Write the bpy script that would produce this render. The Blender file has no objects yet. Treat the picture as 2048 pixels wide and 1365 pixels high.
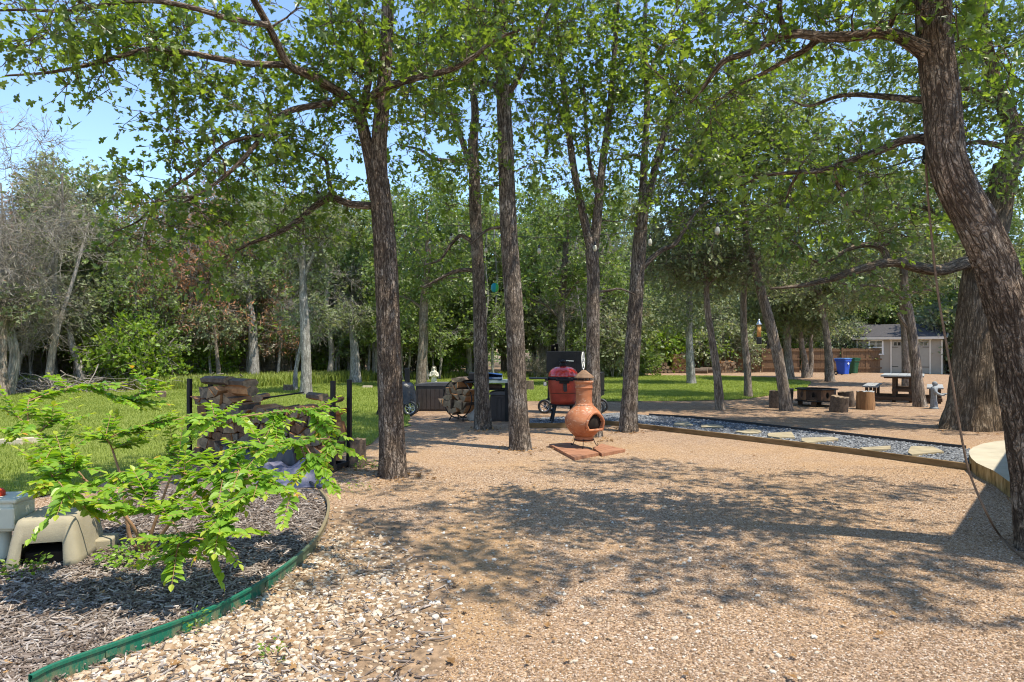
import bpy, bmesh, math, random
import numpy as np
from mathutils import Vector, Matrix

rng = np.random.default_rng(11)
random.seed(11)
scene = bpy.context.scene
COL = scene.collection
PI = math.pi

# ---------------------------------------------------------------- camera model
F, CX, HY, H = 1335.0, 1024.0, 698.0, 1.5        # focal length in photo pixels, horizon row, eye height
def G(px, py, z=0.0):
    """photo pixel of a point standing at height z -> world point"""
    D = F * (H - z) / (py - HY)
    return np.array([(px - CX) / F * D, D, z])
def A(px, py, D):
    """photo pixel + distance -> world point"""
    return np.array([(px - CX) / F * D, D, H - (py - HY) / F * D])

cam_d = bpy.data.cameras.new('camera')
cam = bpy.data.objects.new('camera', cam_d); COL.objects.link(cam)
cam.location = (0, 0, H); cam.rotation_euler = (PI / 2, 0, 0)
cam_d.sensor_width = 36.0; cam_d.lens = F / 2048 * 36.0
cam_d.shift_y = 15.5 / 2048
cam_d.clip_start = 0.05; cam_d.clip_end = 2000
scene.camera = cam

# ---------------------------------------------------------------- light
EL = math.radians(66)
SH = np.array([0.84, -0.54]); SH = SH / np.linalg.norm(SH)
SUN = np.array([SH[0] * math.cos(EL), SH[1] * math.cos(EL), math.sin(EL)])
sd = bpy.data.lights.new('sun', 'SUN'); sd.energy = 3.6; sd.angle = math.radians(0.53); sd.color = (1.0, 0.93, 0.80)
so = bpy.data.objects.new('sun', sd); COL.objects.link(so)
so.rotation_euler = Vector(SUN).to_track_quat('Z', 'Y').to_euler()
w = bpy.data.worlds.new('World'); scene.world = w; w.use_nodes = True
nt = w.node_tree; nt.nodes.clear()
sky = nt.nodes.new('ShaderNodeTexSky'); sky.sky_type = 'NISHITA'; sky.sun_disc = False
sky.sun_elevation = EL; sky.sun_rotation = math.atan2(SH[0], SH[1])
sky.air_density = 1.0; sky.dust_density = 0.1; sky.ozone_density = 3.2
bg = nt.nodes.new('ShaderNodeBackground'); bg.inputs[1].default_value = 0.15
wo = nt.nodes.new('ShaderNodeOutputWorld')
nt.links.new(sky.outputs[0], bg.inputs[0]); nt.links.new(bg.outputs[0], wo.inputs[0])
scene.view_settings.view_transform = 'Standard'; scene.view_settings.look = 'None'
scene.view_settings.exposure = 1.05; scene.view_settings.gamma = 1.0
cy = scene.cycles
cy.max_bounces = 7; cy.diffuse_bounces = 4; cy.glossy_bounces = 2; cy.transmission_bounces = 4; cy.transparent_max_bounces = 4
cy.caustics_reflective = False; cy.caustics_refractive = False
cy.use_denoising = True; cy.filter_width = 1.1
try:
    cy.denoiser = 'OPENIMAGEDENOISE'; cy.denoising_prefilter = 'ACCURATE'
except Exception:
    pass
cy.sample_clamp_indirect = 6.0

# ---------------------------------------------------------------- node helpers
class NT:
    def __init__(s, name):
        s.m = bpy.data.materials.new(name); s.m.use_nodes = True
        s.t = s.m.node_tree; s.t.nodes.clear()
        s.out = s.n('ShaderNodeOutputMaterial')
    def n(s, typ, **kw):
        nd = s.t.nodes.new(typ)
        for k, v in kw.items():
            setattr(nd, k, v)
        return nd
    def l(s, a, b):
        s.t.links.new(a, b)
    def coords(s, scale=(1, 1, 1), kind='Object'):
        tc = s.n('ShaderNodeTexCoord'); mp = s.n('ShaderNodeMapping')
        mp.inputs['Scale'].default_value = scale
        s.l(tc.outputs[kind], mp.inputs['Vector']); return mp.outputs[0]
    def noise(s, vec, scale, detail=4, rough=0.6, dist=0.0):
        nd = s.n('ShaderNodeTexNoise'); nd.inputs['Scale'].default_value = scale
        nd.inputs['Detail'].default_value = detail; nd.inputs['Roughness'].default_value = rough
        nd.inputs['Distortion'].default_value = dist
        s.l(vec, nd.inputs['Vector']); return nd.outputs['Fac']
    def voro(s, vec, scale, feature='F1', out='Distance', rand=1.0):
        nd = s.n('ShaderNodeTexVoronoi'); nd.feature = feature; nd.inputs['Scale'].default_value = scale
        nd.inputs['Randomness'].default_value = rand
        s.l(vec, nd.inputs['Vector']); return nd.outputs[out]
    def ramp(s, fac, stops):
        nd = s.n('ShaderNodeValToRGB'); cr = nd.color_ramp
        while len(cr.elements) < len(stops):
            cr.elements.new(0.5)
        for e, (p, c) in zip(cr.elements, stops):
            e.position = p; e.color = (c[0], c[1], c[2], 1) if hasattr(c, '__len__') else (c, c, c, 1)
        s.l(fac, nd.inputs[0]); return nd.outputs[0]
    def mix(s, fac, a, b, blend='MIX'):
        nd = s.n('ShaderNodeMix', data_type='RGBA', blend_type=blend)
        for sock, v in ((nd.inputs[0], fac), (nd.inputs[6], a), (nd.inputs[7], b)):
            if hasattr(v, 'links') or hasattr(v, 'is_linked'):
                s.l(v, sock)
            elif hasattr(v, '__len__'):
                sock.default_value = (v[0], v[1], v[2], 1)
            else:
                sock.default_value = v
        return nd.outputs[2]
    def math(s, op, a, b=0.0):
        nd = s.n('ShaderNodeMath', operation=op)
        for sock, v in zip(nd.inputs, (a, b)):
            if hasattr(v, 'is_linked'):
                s.l(v, sock)
            else:
                sock.default_value = v
        return nd.outputs[0]
    def attr(s, name):
        nd = s.n('ShaderNodeAttribute'); nd.attribute_name = name; return nd.outputs['Fac']
    def bump(s, h, strength=0.5, dist=0.02, prev=None):
        nd = s.n('ShaderNodeBump'); nd.inputs['Strength'].default_value = strength
        nd.inputs['Distance'].default_value = dist; s.l(h, nd.inputs['Height'])
        if prev is not None:
            s.l(prev, nd.inputs['Normal'])
        return nd.outputs[0]
    def pbsdf(s, color, rough=0.7, metal=0.0, normal=None, spec=0.3, coat=0.0):
        p = s.n('ShaderNodeBsdfPrincipled')
        for nm, v in (('Base Color', color), ('Roughness', rough), ('Metallic', metal)):
            if hasattr(v, 'is_linked'):
                s.l(v, p.inputs[nm])
            elif hasattr(v, '__len__'):
                p.inputs[nm].default_value = (v[0], v[1], v[2], 1)
            else:
                p.inputs[nm].default_value = v
        p.inputs['Specular IOR Level'].default_value = spec
        p.inputs['Coat Weight'].default_value = coat
        if normal is not None:
            s.l(normal, p.inputs['Normal'])
        return p.outputs[0]
    def done(s, shader):
        s.l(shader, s.out.inputs['Surface']); return s.m

def lerp3(c, k):
    return tuple(max(0.0, min(1.0, x * k)) for x in c)

def plain(name, col, rough=0.6, metal=0.0, var=0.2, nscale=6.0, bscale=0.0, bdist=0.004, spec=0.3, coat=0.0, stretch=(1, 1, 1)):
    t = NT(name); v = t.coords(stretch)
    f = t.noise(v, nscale, 5, 0.65)
    c = t.ramp(f, [(0.3, lerp3(col, 1 - var)), (0.7, lerp3(col, 1 + var))])
    nb = None
    if bscale:
        nb = t.bump(t.noise(v, bscale, 4, 0.6), 0.6, bdist)
    rr = t.ramp(t.noise(v, nscale * 2.3, 3), [(0.3, max(0.02, rough - 0.08)), (0.7, min(1, rough + 0.08))])
    return t.done(t.pbsdf(c, rr, metal, nb, spec, coat))

def leafmat(name, stops, trans=0.45, tcol=(1.7, 1.6, 0.5), rough=0.42, spec=0.35):
    t = NT(name)
    c = t.ramp(t.attr('tint'), stops)
    p = t.pbsdf(c, rough, 0, None, spec)
    tr = t.n('ShaderNodeBsdfTranslucent')
    c2 = t.mix(1.0, c, tcol, 'MULTIPLY'); t.l(c2, tr.inputs['Color'])
    mx = t.n('ShaderNodeMixShader'); mx.inputs[0].default_value = trans
    t.l(p, mx.inputs[1]); t.l(tr.outputs[0], mx.inputs[2])
    return t.done(mx.outputs[0])

def tintmat(name, stops, rough=0.85, spec=0.2, bscale=0, bdist=0.002):
    t = NT(name)
    c = t.ramp(t.attr('tint'), stops)
    v = t.coords()
    c = t.mix(0.35, c, t.ramp(t.noise(v, 60, 3), [(0.3, 0.55), (0.7, 1.0)]), 'MULTIPLY')
    nb = t.bump(t.noise(v, bscale, 3), 0.5, bdist) if bscale else None
    return t.done(t.pbsdf(c, rough, 0, nb, spec))

def barkmat(name, furrow, ridge, light, scale=26.0, zs=0.3, bd=0.02, lichen=0.35):
    """bark in straightened trunk coordinates (attribute bk): short interlaced plates between dark furrows"""
    t = NT(name)
    at_ = t.n('ShaderNodeAttribute'); at_.attribute_name = 'bk'
    mp = t.n('ShaderNodeMapping'); mp.inputs['Scale'].default_value = (1, 1, zs); t.l(at_.outputs['Vector'], mp.inputs['Vector']); v = mp.outputs[0]
    wn = t.n('ShaderNodeTexNoise'); wn.inputs['Scale'].default_value = scale * 0.8; wn.inputs['Detail'].default_value = 4; wn.inputs['Roughness'].default_value = 0.65; t.l(v, wn.inputs['Vector'])
    sub_ = t.n('ShaderNodeVectorMath', operation='SUBTRACT'); t.l(wn.outputs['Color'], sub_.inputs[0]); sub_.inputs[1].default_value = (0.5, 0.5, 0.5)
    sc = t.n('ShaderNodeVectorMath', operation='SCALE'); sc.inputs['Scale'].default_value = 1.5 / scale; t.l(sub_.outputs[0], sc.inputs[0])
    vm = t.n('ShaderNodeVectorMath', operation='ADD'); t.l(v, vm.inputs[0]); t.l(sc.outputs[0], vm.inputs[1])
    def ridged(zk, sc_, det, w0, w1, lo):
        m2 = t.n('ShaderNodeMapping'); m2.inputs['Scale'].default_value = (1, 1, zk); t.l(at_.outputs['Vector'], m2.inputs['Vector'])
        f = t.noise(m2.outputs[0], sc_, det, 0.55, 0.6)
        return t.ramp(t.math('ABSOLUTE', t.math('SUBTRACT', f, 0.5)), [(0.0, lo), (w0, lo + 0.25 * (1 - lo)), (w1, 1.0)])
    h1 = ridged(zs * 0.5, scale * 1.15, 2.0, 0.028, 0.085, 0.0)
    h2 = ridged(zs * 2.0, scale * 0.85, 2.0, 0.02, 0.05, 0.35)
    h3 = ridged(zs * 0.9, scale * 2.4, 1.0, 0.02, 0.06, 0.5)
    h = t.math('MULTIPLY', t.math('MULTIPLY', h1, h2), h3)
    fine = t.noise(v, scale * 4.0, 6, 0.75)
    c = t.mix(h, furrow, t.ramp(fine, [(0.3, lerp3(ridge, 0.55)), (0.5, ridge), (0.7, lerp3(ridge, 1.6))]))
    tone = t.ramp(t.noise(at_.outputs['Vector'], 3.0, 4, 0.6), [(0.35, 0.72), (0.65, 1.2)])
    c = t.mix(1.0, c, tone, 'MULTIPLY')
    big = t.ramp(t.noise(at_.outputs['Vector'], 4.5, 5, 0.7), [(0.48, 0.0), (0.66, 1.0)])
    c = t.mix(t.math('MULTIPLY', t.math('MULTIPLY', big, h), lichen), c, light)
    hh = t.math('ADD', t.math('MULTIPLY', h, 0.8), t.math('MULTIPLY', fine, 0.5))
    return t.done(t.pbsdf(c, 0.9, 0, t.bump(hh, 1.0, bd), 0.15))

# ---------------------------------------------------------------- object helpers
def tag(o, label=None, cat=None, group=None, kind=None):
    if label: o['label'] = label
    if cat: o['category'] = cat
    if group: o['group'] = group
    if kind: o['kind'] = kind
    return o
def thing(name, label, cat, loc=(0, 0, 0), rz=0.0, group=None):
    o = bpy.data.objects.new(name, None); COL.objects.link(o)
    o.empty_display_size = 0.2
    o.location = [float(x) for x in loc]; o.rotation_euler = (0, 0, rz)
    return tag(o, label, cat, group)
def link_mesh(name, me, mats, parent=None):
    o = bpy.data.objects.new(name, me); COL.objects.link(o)
    for m in (mats if isinstance(mats, (list, tuple)) else [mats]):
        me.materials.append(m)
    if parent is not None:
        o.parent = parent
    return o
def copy_tree(root, loc, rz=None, scale=None):
    c = root.copy(); COL.objects.link(c)
    c.location = [float(x) for x in loc]
    if rz is not None: c.rotation_euler = (0, 0, rz)
    if scale is not None: c.scale = (scale, scale, scale) if not hasattr(scale, '__len__') else scale
    for ch in root.children:
        d = ch.copy(); COL.objects.link(d); d.parent = c
        for g in ch.children:
            e = g.copy(); COL.objects.link(e); e.parent = d
    return c

def np_mesh(name, V, Fc, mats, parent=None, tint=None, smooth=False, midx=None, bk=None):
    """V (n,3); Fc list of (m,k) index arrays"""
    me = bpy.data.meshes.new(name)
    if not isinstance(Fc, list): Fc = [Fc]
    Fc = [f for f in Fc if len(f)]
    V = np.asarray(V, dtype=np.float32)
    me.vertices.add(len(V)); me.vertices.foreach_set('co', V.ravel())
    loops = np.concatenate([f.ravel() for f in Fc]).astype(np.int32)
    sizes = np.concatenate([np.full(len(f), f.shape[1], dtype=np.int32) for f in Fc])
    starts = np.concatenate([[0], np.cumsum(sizes)[:-1]]).astype(np.int32)
    me.loops.add(len(loops)); me.loops.foreach_set('vertex_index', loops)
    me.polygons.add(len(sizes)); me.polygons.foreach_set('loop_start', starts)
    try:
        me.polygons.foreach_set('loop_total', sizes)
    except Exception:
        pass
    me.polygons.foreach_set('use_smooth', np.full(len(sizes), smooth, dtype=bool))
    if midx is not None:
        me.polygons.foreach_set('material_index', np.asarray(midx, dtype=np.int32))
    if tint is not None:
        a = me.attributes.new('tint', 'FLOAT', 'POINT'); a.data.foreach_set('value', np.asarray(tint, dtype=np.float32))
    if bk is not None:
        a = me.attributes.new('bk', 'FLOAT_VECTOR', 'POINT'); a.data.foreach_set('vector', np.asarray(bk, dtype=np.float32).ravel())
    me.update(calc_edges=True)
    return link_mesh(name, me, mats, parent)

class MB:
    """collects shapes for ONE mesh"""
    def __init__(s): s.v = []; s.f = []; s.mi = []; s.sm = []
    def add(s, V, Fs, mi=0, smooth=False):
        o = len(s.v); s.v += [tuple(float(c) for c in p) for p in V]
        for f in Fs:
            s.f.append(tuple(int(i) + o for i in f)); s.mi.append(mi); s.sm.append(smooth)
        return s
    def box(s, c, size, rot=None, mi=0, taper=1.0):
        x, y, z = [k / 2 for k in size]
        P = []
        for sz in (-1, 1):
            k = taper if sz > 0 else 1.0
            for sx, sy in ((-1, -1), (1, -1), (1, 1), (-1, 1)):
                P.append(Vector((sx * x * k, sy * y * k, sz * z)))
        if rot is not None:
            M = rot if isinstance(rot, Matrix) else Matrix.Rotation(rot, 3, 'Z')
            P = [M @ p for p in P]
        P = [p + Vector(c) for p in P]
        return s.add(P, [(3, 2, 1, 0), (4, 5, 6, 7), (0, 1, 5, 4), (1, 2, 6, 5), (2, 3, 7, 6), (3, 0, 4, 7)], mi)
    def bar(s, p0, p1, wd, th=None, mi=0):
        p0 = Vector(p0); p1 = Vector(p1); d = p1 - p0
        q = d.to_track_quat('Z', 'Y').to_matrix()
        return s.box((p0 + p1) / 2, (wd, th or wd, d.length), q, mi)
    def lathe(s, prof, c=(0, 0, 0), n=32, mi=0, smooth=True, caps=True, squash=(1, 1)):
        V = []; Fs = []
        for r, z in prof:
            for k in range(n):
                a = 2 * PI * k / n
                V.append((c[0] + r * math.cos(a) * squash[0], c[1] + r * math.sin(a) * squash[1], c[2] + z))
        m = len(prof)
        for i in range(m - 1):
            for k in range(n):
                k2 = (k + 1) % n
                Fs.append((i * n + k, i * n + k2, (i + 1) * n + k2, (i + 1) * n + k))
        if caps:
            if prof[0][0] > 1e-5: Fs.append(tuple(range(n - 1, -1, -1)))
            if prof[-1][0] > 1e-5: Fs.append(tuple((m - 1) * n + k for k in range(n)))
        return s.add(V, Fs, mi, smooth)
    def tube(s, path, r, n=8, mi=0, smooth=True, caps=True):
        V, Fq = tube_np(np.array(path, dtype=float), r, n)
        s.add(V, Fq, mi, smooth)
        if caps:
            o = len(s.v) - len(V); m = len(V) // n
            s.f.append(tuple(o + k for k in range(n - 1, -1, -1))); s.mi.append(mi); s.sm.append(False)
            s.f.append(tuple(o + (m - 1) * n + k for k in range(n))); s.mi.append(mi); s.sm.append(False)
        return s
    def prism(s, poly, z0, z1, mi=0, mi_top=None):
        n = len(poly); V = [(p[0], p[1], z0) for p in poly] + [(p[0], p[1], z1) for p in poly]
        s.add(V, [tuple(range(n - 1, -1, -1))] + [(k, (k + 1) % n, n + (k + 1) % n, n + k) for k in range(n)], mi)
        s.add(V, [tuple(range(n, 2 * n))], mi if mi_top is None else mi_top)
        return s
    def torus(s, c, R, r, axis='Z', n=32, m=8, mi=0):
        V = []; Fs = []
        for i in range(n):
            a = 2 * PI * i / n
            for j in range(m):
                b = 2 * PI * j / m
                x, y, z = (R + r * math.cos(b)) * math.cos(a), (R + r * math.cos(b)) * math.sin(a), r * math.sin(b)
                if axis == 'X': x, y, z = z, x, y
                if axis == 'Y': x, y, z = x, z, y
                V.append((c[0] + x, c[1] + y, c[2] + z))
        for i in range(n):
            for j in range(m):
                Fs.append((i * m + j, ((i + 1) % n) * m + j, ((i + 1) % n) * m + (j + 1) % m, i * m + (j + 1) % m))
        return s.add(V, Fs, mi, True)
    def build(s, name, mats, parent=None, bevel=0.0, subsurf=0, remesh=0.0, solid=0.0):
        me = bpy.data.meshes.new(name); me.from_pydata(s.v, [], s.f)
        me.polygons.foreach_set('material_index', np.array(s.mi, dtype=np.int32))
        me.polygons.foreach_set('use_smooth', np.array(s.sm, dtype=bool)); me.update()
        o = link_mesh(name, me, mats, parent)
        if remesh:
            m = o.modifiers.new('remesh', 'REMESH'); m.mode = 'VOXEL'; m.voxel_size = remesh; m.use_smooth_shade = True
            m2 = o.modifiers.new('smooth', 'SMOOTH'); m2.iterations = 3
        if solid:
            m = o.modifiers.new('solid', 'SOLIDIFY'); m.thickness = solid; m.offset = -1
        if bevel:
            m = o.modifiers.new('bevel', 'BEVEL'); m.width = bevel; m.segments = 2; m.limit_method = 'ANGLE'
        if subsurf:
            m = o.modifiers.new('sub', 'SUBSURF'); m.levels = subsurf; m.render_levels = subsurf
        return o

def frames(P):
    T = np.gradient(P, axis=0); T /= np.linalg.norm(T, axis=1, keepdims=True) + 1e-9
    up = np.array([0.13, 0.97, 0.2]) if abs(T[0][1]) < 0.9 else np.array([1.0, 0.1, 0.0])
    N = np.zeros_like(P); n = up - T[0] * (up @ T[0])
    for i in range(len(P)):
        n = n - T[i] * (n @ T[i]); n = n / (np.linalg.norm(n) + 1e-9); N[i] = n
    return T, N, np.cross(T, N)
def tube_np(P, r, n):
    m = len(P); R = np.full((m, n), r) if np.isscalar(r) else (np.repeat(np.asarray(r, float)[:, None], n, 1) if np.ndim(r) == 1 else r)
    T, N, B = frames(P)
    a = np.arange(n) * 2 * PI / n
    V = P[:, None] + R[:, :, None] * (np.cos(a)[None, :, None] * N[:, None] + np.sin(a)[None, :, None] * B[:, None])
    i = np.arange(m - 1)[:, None] * n; k = np.arange(n)[None]; k2 = (k + 1) % n
    Fq = np.stack([i + k, i + k2, i + n + k2, i + n + k], -1).reshape(-1, 4)
    return V.reshape(-1, 3), Fq
def catmull(P, per=8):
    P = np.asarray(P, float)
    Q = np.vstack([2 * P[0] - P[1], P, 2 * P[-1] - P[-2]])
    out = []
    for i in range(1, len(Q) - 2):
        t = np.linspace(0, 1, per, endpoint=False)[:, None]
        p0, p1, p2, p3 = Q[i - 1], Q[i], Q[i + 1], Q[i + 2]
        out.append(0.5 * ((2 * p1) + (-p0 + p2) * t + (2 * p0 - 5 * p1 + 4 * p2 - p3) * t ** 2 + (-p0 + 3 * p1 - 3 * p2 + p3) * t ** 3))
    return np.vstack(out + [P[-1:]])
def batch_tubes(P, R, n=4):
    """P (N,m,3), R (N,m) -> verts, quads"""
    N_, m = P.shape[:2]
    T = np.gradient(P, axis=1); T /= np.linalg.norm(T, axis=2, keepdims=True) + 1e-9
    up = np.array([0.31, 0.2, 0.93]); S = np.cross(T, up); S /= np.linalg.norm(S, axis=2, keepdims=True) + 1e-9
    B = np.cross(T, S); a = np.arange(n) * 2 * PI / n
    V = P[:, :, None] + R[:, :, None, None] * (np.cos(a)[:, None] * S[:, :, None] + np.sin(a)[:, None] * B[:, :, None])
    base = (np.arange(N_) * m * n)[:, None, None]; i = (np.arange(m - 1) * n)[None, :, None]; k = np.arange(n)[None, None]; k2 = (k + 1) % n
    Fq = np.stack([base + i + k, base + i + k2, base + i + n + k2, base + i + n + k], -1).reshape(-1, 4)
    return V.reshape(-1, 3), Fq
def unit(v):
    return v / (np.linalg.norm(v, axis=-1, keepdims=True) + 1e-9)
def inside(poly, x, y):
    poly = np.asarray(poly); c = np.zeros(len(x), bool); j = len(poly) - 1
    for i in range(len(poly)):
        xi, yi, xj, yj = poly[i][0], poly[i][1], poly[j][0], poly[j][1]
        cond = ((yi > y) != (yj > y)) & (x < (xj - xi) * (y - yi) / (yj - yi + 1e-12) + xi)
        c ^= cond; j = i
    return c
# ---------------------------------------------------------------- materials
M = {}
M['bark_oak'] = barkmat('oak bark', (0.05, 0.038, 0.03), (0.3, 0.238, 0.182), (0.55, 0.5, 0.44), 25, 0.3, 0.022, 0.55)
M['bark_red'] = barkmat('near oak bark', (0.05, 0.034, 0.024), (0.32, 0.235, 0.168), (0.55, 0.48, 0.4), 25, 0.34, 0.03, 0.5)
M['bark_old'] = barkmat('old oak bark', (0.075, 0.054, 0.036), (0.31, 0.23, 0.155), (0.44, 0.38, 0.3), 20, 0.2, 0.025, 0.4)
M['bark_gray'] = barkmat('grey bark', (0.15, 0.135, 0.115), (0.4, 0.375, 0.335), (0.58, 0.56, 0.53), 22, 0.2, 0.01, 0.5)
M['bark_cedar'] = barkmat('cedar bark', (0.1, 0.078, 0.06), (0.4, 0.315, 0.24), (0.56, 0.52, 0.46), 30, 0.12, 0.012, 0.5)
M['bark_dead'] = barkmat('dead grey wood', (0.18, 0.155, 0.125), (0.38, 0.345, 0.295), (0.52, 0.49, 0.44), 30, 0.12, 0.006, 0.5)
M['leaf_oak'] = leafmat('oak leaf', [(0.0, (0.055, 0.09, 0.024)), (0.45, (0.112, 0.168, 0.036)), (0.8, (0.185, 0.25, 0.052)), (1.0, (0.3, 0.35, 0.085))], 0.54, (1.75, 1.75, 0.55), 0.36, 0.55)
M['leaf_mid'] = leafmat('mid oak leaf', [(0.0, (0.08, 0.12, 0.04)), (0.5, (0.15, 0.21, 0.066)), (0.85, (0.225, 0.295, 0.1)), (1.0, (0.36, 0.4, 0.19))], 0.45, (1.6, 1.6, 0.7), 0.4, 0.5)
M['leaf_cedar'] = leafmat('cedar foliage', [(0.0, (0.1, 0.125, 0.068)), (0.45, (0.18, 0.215, 0.115)), (0.8, (0.28, 0.315, 0.17)), (1.0, (0.42, 0.41, 0.29))], 0.36, (1.5, 1.45, 0.8), 0.55, 0.3)
M['leaf_rust'] = leafmat('dying cedar foliage', [(0.0, (0.14, 0.15, 0.10)), (0.4, (0.3, 0.25, 0.18)), (0.7, (0.45, 0.235, 0.13)), (1.0, (0.56, 0.27, 0.13))], 0.3, (1.3, 1.1, 0.8), 0.7, 0.1)
M['leaf_dead'] = leafmat('grey dead twig', [(0.0, (0.13, 0.145, 0.08)), (0.4, (0.25, 0.235, 0.17)), (0.8, (0.38, 0.35, 0.28)), (1.0, (0.44, 0.27, 0.16))], 0.2, (1.2, 1.1, 0.9), 0.8, 0.1)
M['leaf_lime'] = leafmat('lime leaf', [(0.0, (0.09, 0.17, 0.025)), (0.5, (0.17, 0.28, 0.035)), (1.0, (0.28, 0.38, 0.06))], 0.45, (1.5, 1.4, 0.5))
M['leaf_myrtle'] = leafmat('crape myrtle leaf', [(0.0, (0.09, 0.2, 0.024)), (0.45, (0.19, 0.35, 0.036)), (0.9, (0.31, 0.46, 0.05)), (0.965, (0.48, 0.46, 0.05)), (1.0, (0.56, 0.3, 0.06))], 0.45, (1.5, 1.4, 0.4), 0.35, 0.4)
M['grass'] = leafmat('grass blade', [(0.0, (0.12, 0.165, 0.03)), (0.5, (0.25, 0.305, 0.06)), (0.85, (0.34, 0.385, 0.1)), (1.0, (0.48, 0.45, 0.2))], 0.35, (1.4, 1.35, 0.6), 0.55, 0.25)
M['litter'] = leafmat('dry leaf', [(0.0, (0.10, 0.06, 0.03)), (0.5, (0.27, 0.15, 0.06)), (1.0, (0.42, 0.26, 0.12))], 0.2, (1.2, 1.0, 0.8), 0.8, 0.1)

def woodmat(name, dark, lite, sc=(9, 1, 9), rough=0.8, nscale=3.0):
    t = NT(name); v = t.coords(sc)
    f = t.noise(v, nscale, 6, 0.7, 0.4)
    c = t.ramp(f, [(0.28, dark), (0.5, tuple((a + b) / 2 for a, b in zip(dark, lite))), (0.72, lite)])
    return t.done(t.pbsdf(c, rough, 0, t.bump(f, 0.6, 0.006), 0.2))

def ground_mat():
    t = NT('decomposed granite'); v = t.coords()
    cell = t.voro(v, 95, 'F1', 'Color'); dist = t.voro(v, 95, 'F1', 'Distance')
    sep = t.n('ShaderNodeSeparateColor'); t.l(cell, sep.inputs[0])
    base = t.ramp(sep.outputs[0], [(0.0, (0.11, 0.068, 0.045)), (0.3, (0.265, 0.17, 0.1)), (0.65, (0.4, 0.265, 0.16)), (0.88, (0.5, 0.365, 0.245)), (1.0, (0.6, 0.52, 0.44))])
    big = t.noise(v, 0.55, 5, 0.6)
    c = t.mix(t.ramp(big, [(0.42, 0.0), (0.6, 0.65)]), base, t.mix(0.55, base, (0.40, 0.245, 0.115)))
    # bare trodden dirt where the pebbles give out, broken up by noise
    sx_ = t.n('ShaderNodeSeparateXYZ'); t.l(v, sx_.inputs[0])
    d2 = t.math('ADD', t.math('POWER', t.math('DIVIDE', t.math('ADD', sx_.outputs[0], 0.35), 0.55), 2.0), t.math('POWER', t.math('DIVIDE', t.math('ADD', sx_.outputs[1], -4.6), 1.5), 2.0))
    dm = t.ramp(t.math('SUBTRACT', t.math('ADD', 1.0, t.math('MULTIPLY', t.noise(v, 3.5, 5, 0.7), 1.1)), d2), [(0.4, 0.0), (1.2, 0.62)])
    c = t.mix(dm, c, t.ramp(t.noise(v, 26, 5, 0.7), [(0.3, (0.26, 0.155, 0.07)), (0.7, (0.44, 0.28, 0.14))]))
    # brown leaf litter under the trees beyond the path
    yf = t.ramp(t.math('MULTIPLY', t.math('ADD', sx_.outputs[1], t.math('MULTIPLY', t.noise(v, 0.8, 4), 3.0)), 0.05), [(0.56, 0.0), (0.72, 1.0)])
    lit = t.ramp(t.noise(v, 5.5, 6, 0.75), [(0.42, 0.0), (0.6, 0.75)])
    c = t.mix(t.math('MULTIPLY', yf, lit), c, (0.2, 0.125, 0.085))
    dark = t.ramp(t.noise(v, 2.3, 5, 0.75), [(0.5, 0.0), (0.72, 0.5)])
    c = t.mix(dark, c, (0.24, 0.17, 0.12))
    hgt = t.math('ADD', t.math('MULTIPLY', dist, -0.6), t.math('MULTIPLY', t.noise(v, 30, 5, 0.7), 0.8))
    nb = t.bump(hgt, 0.9, 0.012)
    nb = t.bump(t.noise(v, 1.4, 4), 0.5, 0.08, nb)
    return t.done(t.pbsdf(c, 0.95, 0, nb, 0.1))
M['ground'] = ground_mat()
M['pebblesoil'] = plain('dark soil under the pebbles', (0.24, 0.16, 0.095), 0.95, 0, 0.55, 14, 45, 0.02)
M['stump_split'] = woodmat('split stump face', (0.1, 0.05, 0.025), (0.4, 0.22, 0.1), (5, 5, 0.7))
def lawn_mat():
    t = NT('lawn turf'); v = t.coords()
    f = t.noise(v, 38, 6, 0.75)
    c = t.ramp(f, [(0.3, (0.11, 0.15, 0.03)), (0.55, (0.24, 0.29, 0.06)), (0.75, (0.34, 0.37, 0.1))])
    p = t.ramp(t.noise(v, 0.9, 5, 0.65), [(0.5, 0.0), (0.74, 0.55)])
    c = t.mix(p, c, (0.3, 0.31, 0.1))
    return t.done(t.pbsdf(c, 0.9, 0, t.bump(f, 0.9, 0.03), 0.1))
M['lawn'] = lawn_mat()
def mulch_mat():
    t = NT('mulch soil'); v = t.coords((1, 2.2, 1))
    f = t.noise(v, 42, 6, 0.75)
    c = t.ramp(f, [(0.3, (0.05, 0.04, 0.034)), (0.5, (0.17, 0.135, 0.11)), (0.72, (0.33, 0.28, 0.24))])
    return t.done(t.pbsdf(c, 0.95, 0, t.bump(f, 1.0, 0.02), 0.1))
M['mulch'] = mulch_mat()
def bluegravel():
    t = NT('blue grey gravel'); v = t.coords()
    cell = t.voro(v, 48, 'F1', 'Color'); d = t.voro(v, 48)
    sep = t.n('ShaderNodeSeparateColor'); t.l(cell, sep.inputs[0])
    c = t.ramp(sep.outputs[0], [(0, (0.05, 0.053, 0.058)), (0.5, (0.16, 0.167, 0.177)), (1, (0.33, 0.34, 0.35))])
    return t.done(t.pbsdf(c, 0.85, 0, t.bump(t.math('MULTIPLY', d, -1), 1.0, 0.02), 0.2))
M['bluegravel'] = bluegravel()
M['forestfloor'] = plain('leaf litter ground', (0.2, 0.14, 0.09), 0.95, 0, 0.5, 9, 30, 0.03)
M['pebble'] = tintmat('white pebbles', [(0, (0.12, 0.075, 0.045)), (0.22, (0.3, 0.19, 0.1)), (0.5, (0.42, 0.31, 0.2)), (0.78, (0.54, 0.46, 0.35)), (1.0, (0.7, 0.66, 0.58))], 0.75, 0.3, 90)
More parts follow.
